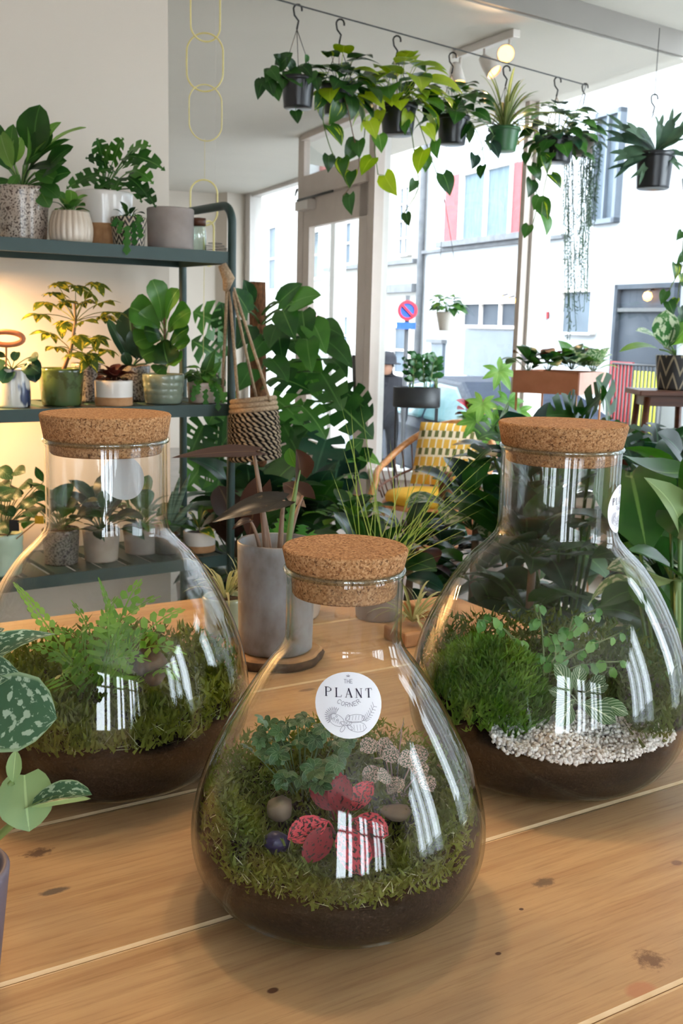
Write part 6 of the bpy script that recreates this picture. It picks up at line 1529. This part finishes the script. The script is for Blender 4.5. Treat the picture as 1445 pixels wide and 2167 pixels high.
for s_ in (0, 1):
    for j in range(n):
        for i in range(n):
            q = (s_ * m + j * (n + 1) + i, s_ * m + j * (n + 1) + i + 1, s_ * m + (j + 1) * (n + 1) + i + 1, s_ * m + (j + 1) * (n + 1) + i); mb.f.append(q if s_ else q[::-1])
cu = tag(mesh('back_cushion', mb.v, mb.f, CM, None, co, True, uv), 'square patterned yellow and cream cushion leaning in the rattan chair', 'cushion')

# ------------------------------------------------------------------ planters by the window
def stand(th, c, rx, ry, ztop, mat, r=.006):
    for sx in (-1, 1):
        for sy in (-1, 1): tube(th, 'leg', mat, [V((c.x + sx * rx, c.y + sy * ry, 0)), V((c.x + sx * rx, c.y + sy * ry, ztop))], r, 6)
Yp = 6.9; c = at(881, 862, Yp); c2 = V((c.x, Yp, c.z))
st1 = thing('oval_planter', 'black oval planter on thin legs with glossy upright leaves', 'planter', V((c.x, Yp, 0)))
hx = px(50, Yp); hgt = px(42, Yp); n = 40; prof = [(0, .0), (.96, 0), (1, .01), (1, hgt), (.95, hgt), (.93, hgt * .85), (0, hgt * .85)]
mb = MB(); vs = [c2 + V((q * hx * math.cos(2 * math.pi * k / n), q * hx * .55 * math.sin(2 * math.pi * k / n), z)) for q, z in prof for k in range(n)]
mb.add(vs, [(i * n + k, i * n + (k + 1) % n, (i + 1) * n + (k + 1) % n, (i + 1) * n + k) for i in range(len(prof) - 1) for k in range(n)]); mb.build('tub', S['blackmetal'], st1)
stand(st1, c2, hx * .85, hx * .4, c2.z, S['blackmetal'])
rng = random.Random(3)
for i in range(13):
    x = 846 + 88 * rng.random(); b = at(x, 822, Yp + rng.uniform(-.05, .05)); e = at(x + rng.uniform(-14, 14), rng.uniform(752, 775), Yp + rng.uniform(-.06, .06))
    tube(st1, 'stem', G['stem'], [b, e], .004, 5)
    for k in range(7):
        q = b.lerp(e, .25 + .75 * k / 6); sg_ = 1 if k % 2 else -1; d = V((sg_ * .8, rng.uniform(-.6, .2), .45)).normalized(); leaf(st1, 'zz', q, q + d * .055, (0, -.8, .5), .32, 'oval', N=4, C=1)
Yt = 4.9; ca, cb = at(1086, 830, Yt), at(1222, 832, Yt - .12); cb.z = ca.z
tp_ = thing('terracotta_planter', 'rectangular terracotta planter on a slim stand in the window', 'planter', V(((ca.x + cb.x) / 2, Yt, 0)))
dx_ = (cb - ca); dx_.z = 0; lx = dx_.length; dx_.normalize(); dy_ = V((-dx_.y, dx_.x, 0)); ph_ = px(46, Yt); wy = .16
dy_ = (dy_ * .7 + V((.75, .5, 0)) * .7).normalized()
def tpq(u, v, z): return ca + dx_ * u + dy_ * v + V((0, 0, z))
for (nm, a_, b_, m) in [('front_panel', (0, 0), (lx, 0), 'terracotta'), ('side_panel', (lx, 0), (lx, wy * 1.7), 'pinkclay'), ('back_panel', (lx, wy * 1.7), (0, wy * 1.7), 'terracotta'), ('side_panel', (0, wy * 1.7), (0, 0), 'terracotta')]:
    wallbox(nm, tpq(*a_, 0), tpq(*b_, 0), ca.z, ca.z + ph_, .012, S[m], tp_)
mesh('soil', [tpq(0, 0, ph_ * .8), tpq(lx, 0, ph_ * .8), tpq(lx, wy * 1.7, ph_ * .8), tpq(0, wy * 1.7, ph_ * .8)], [(0, 1, 2, 3)], S['soil'], tp_, (ca.x, ca.y, ca.z))
mesh('base_panel', [tpq(0, 0, .003), tpq(lx, 0, .003), tpq(lx, wy * 1.7, .003), tpq(0, wy * 1.7, .003)], [(0, 1, 2, 3)], S['terracotta'], tp_, (ca.x, ca.y, ca.z))
for (u, v) in [(.01, .01), (lx - .01, .01), (lx - .01, wy * 1.7 - .01), (.01, wy * 1.7 - .01)]: q = tpq(u, v, 0); tube(tp_, 'leg', S['rattan'], [V((q.x, q.y, 0)), q], .005, 6)
for (x, y, L, k, m, lab, nm, cnt, sd_) in [(1118, 786, .11, 'oval', ['deep', 'purple', 'dark'], 'dark round-leaved plant at the left end of the terracotta planter', 'peperomia_plant', 15, 1), (1160, 784, .11, 'oval', ['purple', 'dark', 'deep'], 'purple-brown leafy plant in the middle of the terracotta planter', 'leafy_plant', 14, 2), (1210, 782, .12, 'heart', ['varieg', 'mid', 'deep'], 'tall variegated plant at the right of the terracotta planter', 'variegated_plant', 20, 3), (1255, 785, .11, 'heart', ['varieg', 'light', 'varieg'], 'pale cream-leaved plant over the pink end of the planter', 'variegated_plant', 18, 4)]:
    q = at(x, y, Yt + .02); t = thing(nm, lab, 'plant', q, 'plants in the terracotta planter'); rosette(t, None, q, cnt, L * .72, k, .4, (30, 85), .6, sd_, mats=m, N=6, C=1, droop=20)
# dark stool with a zigzag pot
Ys = 4.5; z1 = at(1400, 824, Ys).z; sc0 = at(1405, 824, Ys); so = thing('wooden_stool', 'dark wooden stool carrying the zigzag patterned pot', 'stool', V((sc0.x, Ys, 0)))
mb = MB(); mb.box(V((sc0.x, Ys, z1 - .012)), (.135, .12, .012)); bevel(mb.build('seat', S['darkwood'], so, smooth=False), .005)
mb = MB(); mb.box(V((sc0.x, Ys, z1 - .045)), (.10, .085, .022)); mb.build('apron', S['darkwood'], so, smooth=False)
for sx in (-1, 1):
    for sy in (-1, 1): mb = MB(); mb.tube([V((sc0.x + sx * .09, Ys + sy * .075, z1 - .03)), V((sc0.x + sx * .14, Ys + sy * .11, 0))], .015, 8); mb.build('leg', S['darkwood'], so)
zc = V((at(1425, 815, Ys).x, Ys, z1)); zp = thing('zigzag_pot_plant', 'broad pale leaves in a black pot with gold zigzags on the stool', 'potted plant', zc)
pot(zp, zc, px(66, Ys) / 2, px(82, Ys) / 2, px(70, Ys), S['chevron2']); t_ = zc + V((0, 0, px(70, Ys)))
for (b, tp, w, m, n) in [((1410, 735), (1410, 655), .32, 'varieg', (-.4, -1, .2)), ((1405, 735), (1345, 700), .2, 'varieg', (0, -.5, .9)), ((1395, 740), (1310, 745), .13, 'light', (0, -.4, .9)), ((1420, 730), (1460, 680), .35, 'light', (.2, -.9, .4)), ((1430, 740), (1470, 720), .3, 'varieg', (0, -.6, .8)), ((1415, 735), (1440, 660), .2, 'mid', (.4, -1, .2))]: leaf(zp, m, at(*b, Ys - .02), at(*tp, Ys - .1), n, w, 'oval', root=t_, N=8, C=2, pr=.004)

# ------------------------------------------------------------------ large floor plants
Yg = 4.3
pg = at(548, 1000, Yg); fl = V((pg.x, Yg, 0))
mo1 = thing('climbing_monstera', 'large glossy climber on a brown coir pole in the middle', 'potted plant', fl)
pot(mo1, fl, .14, .17, .3, S['blackplastic'])
mb = MB(); e_ = at(545, 597, Yg); pp = [V((fl.x, Yg, .25)), V((fl.x, Yg, .8)), V((e_.x, Yg, e_.z - .05)), V((e_.x, Yg, e_.z))]; mb.tube(pp, [.034, .034, .034, .033], 18); mb.build('coir_pole', S['coir'], mo1)
def toward(pole, y): return V((pole.x, pole.y, max(.3, at(545, y + 30, pole.y).z)))
big_leaves = [ # base, tip, half width, kind, material
 ((525, 660), (490, 610), .4, 'heart', 'mid', 0), ((525, 690), (500, 740), .42, 'heart', 'dark', 0), ((590, 640), (640, 600), .3, 'heart', 'mid', 0), ((600, 650), (665, 640), .38, 'heart', 'mid', 0), ((620, 640), (680, 625), .4, 'heart', 'mid', 0),
 ((600, 660), (625, 720), .38, 'heart', 'mid', 0), ((640, 660), (650, 730), .36, 'heart', 'mid', 0), ((660, 680), (690, 750), .36, 'heart', 'mid', 0), ((680, 690), (730, 715), .36, 'heart', 'dark', 0), ((690, 720), (745, 780), .34, 'heart', 'dark', 0), ((650, 720), (660, 790), .34, 'heart', 'mid', 0),
 ((585, 690), (570, 740), .36, 'heart', 'dark', 0), ((590, 700), (600, 770), .34, 'heart', 'dark', 0), ((560, 720), (520, 770), .36, 'heart', 'dark', 0), ((620, 720), (645, 760), .34, 'heart', 'dark', 0), ((575, 760), (610, 810), .36, 'heart', 'dark', 0), ((530, 780), (500, 830), .4, 'heart', 'dark', 0),
 ((585, 800), (660, 830), .36, 'mons', 'mid', 1), ((575, 840), (640, 900), .42, 'mons', 'mid', 1), ((640, 860), (690, 930), .38, 'mons', 'mid', 1), ((680, 790), (725, 870), .42, 'mons', 'dark', 1), ((710, 850), (790, 930), .38, 'mons', 'mid', 1), ((730, 830), (790, 880), .4, 'mons', 'dark', 1), ((660, 900), (620, 960), .42, 'mons', 'dark', 1), ((590, 870), (560, 930), .42, 'mons', 'dark', 0), ((600, 900), (640, 980), .42, 'mons', 'dark', 1),
 ((690, 930), (660, 1030), .46, 'mons', 'deep', 1), ((720, 960), (700, 1070), .42, 'mons', 'deep', 1), ((620, 970), (610, 1060), .42, 'heart', 'dark', 0), ((540, 930), (500, 1000), .42, 'heart', 'dark', 0), ((650, 1000), (680, 1090), .44, 'mons', 'deep', 1), ((560, 1000), (530, 1090), .42, 'heart', 'dark', 0), ((520, 880), (470, 940), .4, 'heart', 'mid', 0), ((640, 760), (680, 850), .36, 'heart', 'mid', 0), ((700, 760), (735, 800), .36, 'heart', 'dark', 0), ((530, 640), (515, 592), .35, 'heart', 'dark', 0)]
rng = random.Random(5)
for (b, tp, w, k, m, cut) in big_leaves:
    yy = Yg - rng.uniform(.05, .4)
    leaf(mo1, m, at(*b, yy), at(*tp, yy - .08), (rng.uniform(-.3, .3), -.85, .5), w, k, root=toward(fl, b[1]), N=14 if k == 'mons' else 8, C=3 if k == 'mons' else 2, cuts=cut, pr=.005, arch=.1, fold=.12)
Yq = 4.7; fl = V((at(445, 1000, Yq).x, Yq, 0))
mo2 = thing('monstera_plant', 'light green monstera with holed leaves behind the shelf end', 'potted plant', fl); pot(mo2, fl, .13, .16, .28, S['greige'])
t_ = fl + V((0, 0, .28))
for (b, tp, w, m, cut) in [((470, 690), (408, 660), .62, 'mid', 2), ((465, 760), (405, 720), .55, 'mid', 2), ((450, 800), (410, 860), .5, 'mid', 2), ((480, 700), (470, 640), .5, 'dark', 2), ((475, 830), (440, 900), .5, 'mid', 2), ((430, 900), (400, 970), .5, 'dark', 2), ((480, 900), (460, 990), .5, 'dark', 2), ((440, 970), (390, 1040), .5, 'mid', 1), ((470, 980), (455, 1070), .5, 'dark', 1)]:
    leaf(mo2, m, at(*b, Yq - .1), at(*tp, Yq - .15), (.1, -.95, .3), w, 'mons', root=t_, N=14, C=4, cuts=cut, pr=.006)
# dark and light fillers on the floor between shelf and chair
def floor_plant(label, name, x, y, Y, count, L, kind, w, mats, seed, el=(10, 80), pet=.8, potm='greige', pr_=.13, ph=.24, cuts=0, N=7, cat='potted plant', zoff=None, C=2, on=0, droop=0):
    P_ = at(x, y, Y); z = zoff if zoff is not None else max(on + ph, P_.z)
    fl = V((P_.x, Y, on)); t = thing(name, label, cat, fl)
    if z - on > ph + .12:                       # a taller plant carries its crown on a cane
        tube(t, 'cane', G['stemb'], [V((fl.x, Y, on + ph * .9)), V((fl.x + .01, Y, z))], .012, 7)
    pot(t, fl, pr_ * .82, pr_, ph, S[potm])
    rosette(t, None, V((fl.x, Y, z)), count, L, kind, w, el, pet, seed, mats=mats, cuts=cuts, N=N, C=C, pr=.003, droop=droop)
    k = z - .16
    while k > on + ph + .05 and k > z - .5:
        rosette(t, None, V((fl.x, Y, k)), 11, L, kind, w, (0, 40), .5, seed + 100 + int(k * 10), mats=mats, cuts=cuts, N=N, C=C, pr=.003, droop=25); k -= .16
    return t
floor_plant('dark spotted-leaf plant low behind the grass blades', 'dark_floor_plant', 860, 1200, 3.0, 26, .10, 'oval', .32, ['deep', 'dark', 'purple'], 41, potm='blackplastic', droop=30)
floor_plant('glossy dark plant low beside the coir pole stump', 'dark_floor_plant', 940, 1190, 3.3, 24, .10, 'oval', .34, ['deep', 'dark', 'brown'], 42, potm='blackplastic', droop=30)
floor_plant('leafy green plant low left of the orange pot', 'green_floor_plant', 660, 1120, 3.6, 26, .14, 'heart', .4, ['dark', 'deep', 'mid'], 43, droop=25)
floor_plant('fine-leaved green plant below the orange pot', 'green_floor_plant', 745, 1120, 3.2, 36, .08, 'oval', .3, ['mid', 'dark', 'light'], 44, potm='blackplastic', droop=25)
floor_plant('dark broad-leaved plant below the woven basket', 'dark_floor_plant', 530, 1120, 3.5, 24, .16, 'heart', .4, ['dark', 'deep', 'dark'], 45, potm='blackplastic', droop=25)
floor_plant('dark bushy plant at the shelf foot behind the air plant', 'dark_floor_plant', 500, 1200, 3.2, 24, .13, 'oval', .35, ['deep', 'dark', 'brown'], 46, potm='blackplastic')
floor_plant('green plant with pale leaves between grass and right bottle', 'pale_floor_plant', 1000, 1120, 3.1, 24, .12, 'oval', .36, ['varieg', 'deep', 'dark'], 47, potm='greige', droop=25)
floor_plant('dark leafy plant seen through the right bottle', 'dark_floor_plant', 1120, 1180, 2.9, 26, .15, 'heart', .4, ['deep', 'dark'], 48, potm='blackplastic')
floor_plant('blue-green leafy plant behind the neck of the right bottle', 'blue_green_floor_plant', 1140, 1060, 3.3, 26, .17, 'heart', .4, ['deep', 'dark', 'mid'], 49, potm='greige')
floor_plant('low dark plant behind the front cork', 'dark_floor_plant', 780, 1230, 2.7, 20, .11, 'oval', .34, ['deep', 'dark'], 50, potm='blackplastic')
# orange pot plant
Yo = 6.2; oc = V((at(741, 1100, Yo).x, Yo, at(741, 1112, Yo).z)); oz = max(0, oc.z)
lt = thing('small_plinth', 'low pale box under the orange pot', 'plinth', V((oc.x, Yo, 0))); mb = MB(); mb.box(V((oc.x, Yo, oz / 2)), (.11, .11, max(.01, oz / 2))); mb.build('box', S['whitemetal'], lt, smooth=False)
op = thing('orange_pot_plant', 'slender green plant in a bright orange pot', 'potted plant', V((oc.x, Yo, oz)))
pot(op, V((oc.x, Yo, oz)), px(50, Yo) / 2, px(58, Yo) / 2, px(62, Yo), S['orange']); t_ = V((oc.x, Yo, oz + px(60, Yo)))
for (b, tp, w, m) in [((735, 985), (705, 960), .5, 'mid'), ((755, 980), (790, 950), .45, 'dark'), ((760, 960), (805, 985), .3, 'light'), ((740, 960), (770, 930), .45, 'mid'), ((725, 1010), (705, 1000), .4, 'dark'), ((760, 1005), (780, 1015), .4, 'deep'), ((730, 1020), (712, 1015), .4, 'mid'), ((745, 1000), (735, 975), .5, 'mid')]: leaf(op, m, at(*b, Yo), at(*tp, Yo - .06), (.1, -.8, .6), w, 'heart', root=t_, N=7, C=2, pr=.006)
# coir pole stump in a pot right of the chair seat
Yc = 5.2; fl = V((at(948, 1100, Yc).x, Yc, 0)); cs = thing('pole_philodendron', 'coir pole with a climbing plant in front of the rattan chair', 'potted plant', fl)
pot(cs, fl, .12, .14, .26, S['greige']); e_ = at(943, 1000, Yc); tube(cs, 'coir_pole', S['coir'], [V((fl.x, Yc, .22)), V((e_.x, Yc, e_.z))], .036, 16)
for (b, tp, w, m) in [((960, 1000), (1010, 985), .3, 'deep'), ((965, 1020), (1020, 1025), .3, 'varieg'), ((940, 1060), (985, 1085), .35, 'deep'), ((930, 1100), (890, 1120), .35, 'dark'), ((950, 1110), (990, 1140), .35, 'deep'), ((960, 1050), (1020, 1065), .25, 'varieg')]: leaf(cs, m, at(*b, Yc - .06), at(*tp, Yc - .14), (.1, -.7, .7), w, 'heart', root=V((fl.x, Yc, max(.3, at(948, b[1] + 15, Yc).z))), N=8, C=2, pr=.004)
# fatsia with pale hand-shaped leaves near the corner post
Yf = 5.9; fl = V((at(1060, 1000, Yf).x, Yf, 0)); fa = thing('fatsia_plant', 'fatsia with hand-shaped light leaves by the corner post', 'potted plant', fl); pot(fa, fl, .13, .16, .26, S['greige'])
tube(fa, 'cane', G['stem'], [V((fl.x, Yf, .24)), at(1062, 880, Yf)], .012, 7)
for (x, y, L) in [(1055, 785, .13), (1020, 855, .12), (1075, 850, .12), (1095, 870, .13), (1040, 900, .15), (1085, 905, .15), (1005, 890, .12)]: palm_leaf(fa, 'light', at(x, y, Yf - .1), (rng.uniform(-.4, .4), -.2, -.5), (rng.uniform(-.2, .2), -1, .45), L, 7, .2, 'lance', 140, root=at(1062, 885, Yf), pr=.005, droop=.1)
floor_plant('red and olive coleus leaves below the black oval planter', 'coleus_plant', 1005, 890, 6.98, 24, .11, 'oval', .4, ['purple', 'yellow', 'deepred', 'mid'], 52, potm='terracotta', pet=.5)
# right side
Ym_ = 3.2; fl = V((at(1215, 1000, Ym_).x, Ym_, 0)); m3_ = thing('monstera_plant', 'dark monstera rising behind the right cork below the terracotta planter', 'potted plant', fl); pot(m3_, fl, .15, .18, .3, S['blackplastic']); t_ = fl + V((0, 0, .3))
for (b, tp, w, m) in [((1230, 880), (1285, 830), .55, 'dark'), ((1225, 890), (1155, 880), .5, 'dark'), ((1260, 900), (1300, 960), .5, 'dark'), ((1215, 900), (1200, 840), .5, 'dark'), ((1290, 880), (1260, 800), .45, 'mid'), ((1180, 920), (1150, 960), .45, 'dark'), ((1310, 920), (1340, 980), .45, 'deep'), ((1060, 920), (1010, 930), .45, 'mid'), ((1050, 900), (1075, 870), .45, 'mid'), ((1040, 950), (1000, 990), .4, 'dark')]:
    leaf(m3_, m, at(*b, Ym_ - .1), at(*tp, Ym_ - .2), (rng.uniform(-.3, .3), -.75, .65), w, 'mons', root=t_, N=14, C=4, cuts=1, pr=.007, arch=.1)
floor_plant('tall dark split-leaf plant behind the stool at the right', 'split_leaf_plant', 1385, 1040, 3.6, 20, .16, 'mons', .45, ['deep', 'dark', 'deep'], 61, cuts=1, N=14, C=3, droop=30)
floor_plant('bushy dark plant at the right edge below the stool', 'dark_floor_plant', 1440, 1090, 2.7, 20, .14, 'heart', .42, ['deep', 'dark', 'mid'], 62, potm='blackplastic', droop=30)
floor_plant('bushy dark plant right of the right bottle', 'dark_floor_plant', 1400, 1210, 2.5, 24, .15, 'heart', .42, ['deep', 'dark', 'varieg'], 63, potm='blackplastic', droop=30)
floor_plant('low leafy plant at the right edge beside the bottle', 'green_floor_plant', 1440, 1280, 2.2, 20, .12, 'oval', .36, ['dark', 'varieg', 'mid'], 64, potm='blackplastic', droop=30)
floor_plant('dense plant between fatsia and the terracotta planter legs', 'dark_floor_plant', 1110, 1010, 4.2, 26, .13, 'heart', .4, ['dark', 'deep', 'mid'], 65, droop=25)
floor_plant('dark plant under the stool by the window', 'dark_floor_plant', 1330, 1040, 4.0, 24, .13, 'oval', .36, ['dark', 'deep', 'purple'], 66, droop=25)
Yr = 1.75; fl = V((at(1432, 1390, Yr).x + .03, Yr, .35))
stl = thing('plant_stool', 'low dark plant stool beyond the table end', 'stool', V((fl.x, Yr, 0)))
mb = MB(); mb.lathe([(.001, .35), (.13, .35), (.135, .342), (.13, .325), (.001, .325)], V((fl.x, Yr, 0)), 32); mb.build('seat', S['darkwood'], stl)
for a in (30, 150, 270): tube(stl, 'leg', S['darkwood'], [V((fl.x + .09 * math.cos(math.radians(a)), Yr + .09 * math.sin(math.radians(a)), .33)), V((fl.x + .12 * math.cos(math.radians(a)), Yr + .12 * math.sin(math.radians(a)), 0))], .012, 8)
ph_r = thing('large_philodendron', 'large broad-leaved philodendron at the right edge beside the bottle', 'potted plant', fl); pot(ph_r, fl, .09, .11, .2, S['greige']); t_ = fl + V((0, 0, .2))
for (b, tp, Yb_, Yt_, w, m, n, ar, fo) in [
 ((1335, 1000), (1370, 1178), 1.8, 1.72, .46, 'mid', (-.15, -1, .15), .04, .08), ((1450, 1000), (1318, 962), 1.75, 1.66, .2, 'mid', (.1, -.45, .9), -.08, .3), ((1440, 1120), (1362, 1010), 1.7, 1.62, .22, 'pale', (.5, -.8, .3), .1, .35),
 ((1430, 1225), (1310, 1180), 1.7, 1.6, .22, 'pale', (0, -.4, -.9), .06, .3), ((1430, 1215), (1325, 1165), 1.72, 1.62, .22, 'dark', (0, -.5, .9), .06, .25), ((1350, 1240), (1437, 1330), 1.75, 1.7, .26, 'dark', (-.1, -.9, .4), .05, .12), ((1445, 1040), (1480, 960), 1.7, 1.6, .3, 'dark', (-.2, -.8, .6), .08, .15), ((1440, 960), (1390, 915), 1.85, 1.8, .35, 'deep', (0, -.8, .6), .08, .15), ((1420, 1080), (1475, 1160), 1.7, 1.62, .35, 'dark', (-.2, -.9, .4), .08, .15)]:
    leaf(ph_r, m, at(*b, Yb_), at(*tp, Yt_), n, w, 'heart', root=t_, N=12, C=4, arch=ar, fold=fo, pr=.004)
tube(ph_r, 'petiole', G['stem'], bez(t_, at(1436, 1320, 1.72), at(1432, 1225, 1.7), 8), .006, 8)

# ------------------------------------------------------------------ ceiling spots over the table (real lamps, out of frame)
for i, (p_, tgt, pw, lab) in enumerate([((-.30, 1.6, 2.86), (-.2, .95, TT), 25, 'white ceiling spot above the left end of the table'), ((.30, 1.55, 2.86), (.2, .95, TT), 15, 'white ceiling spot above the right end of the table')]):
    p_ = V((p_[0], p_[1], CEIL2 - .1)); th = thing('ceiling_spot', lab, 'spot lamp', p_, 'ceiling spots over the table'); ax_ = (V(tgt) - p_).normalized(); Q = ax_.to_track_quat('Z', 'Y').to_matrix()
    mb = MB(); mb.lathe([(.001, -.07), (.025, -.06), (.04, .0), (.045, .05), (.041, .05), (.03, -.02), (.001, -.04)], p_, 24, axis=Q); mb.build('head', S['whitemetal'], th)
    mb = MB(); mb.lathe([(.001, .042), (.03, .04), (.039, .034)], p_, 24, axis=Q); mb.build('bulb', S['bulb'], th)
    tube(th, 'arm', S['whitemetal'], [p_, p_ + V((0, 0, .1))], .008, 6)
    o = spot('ceiling_spot_light', (0, 0, 0), ax_, pw, (1, .70, .42), 75, .7, .07); o.parent = th; o.location = ax_ * .06
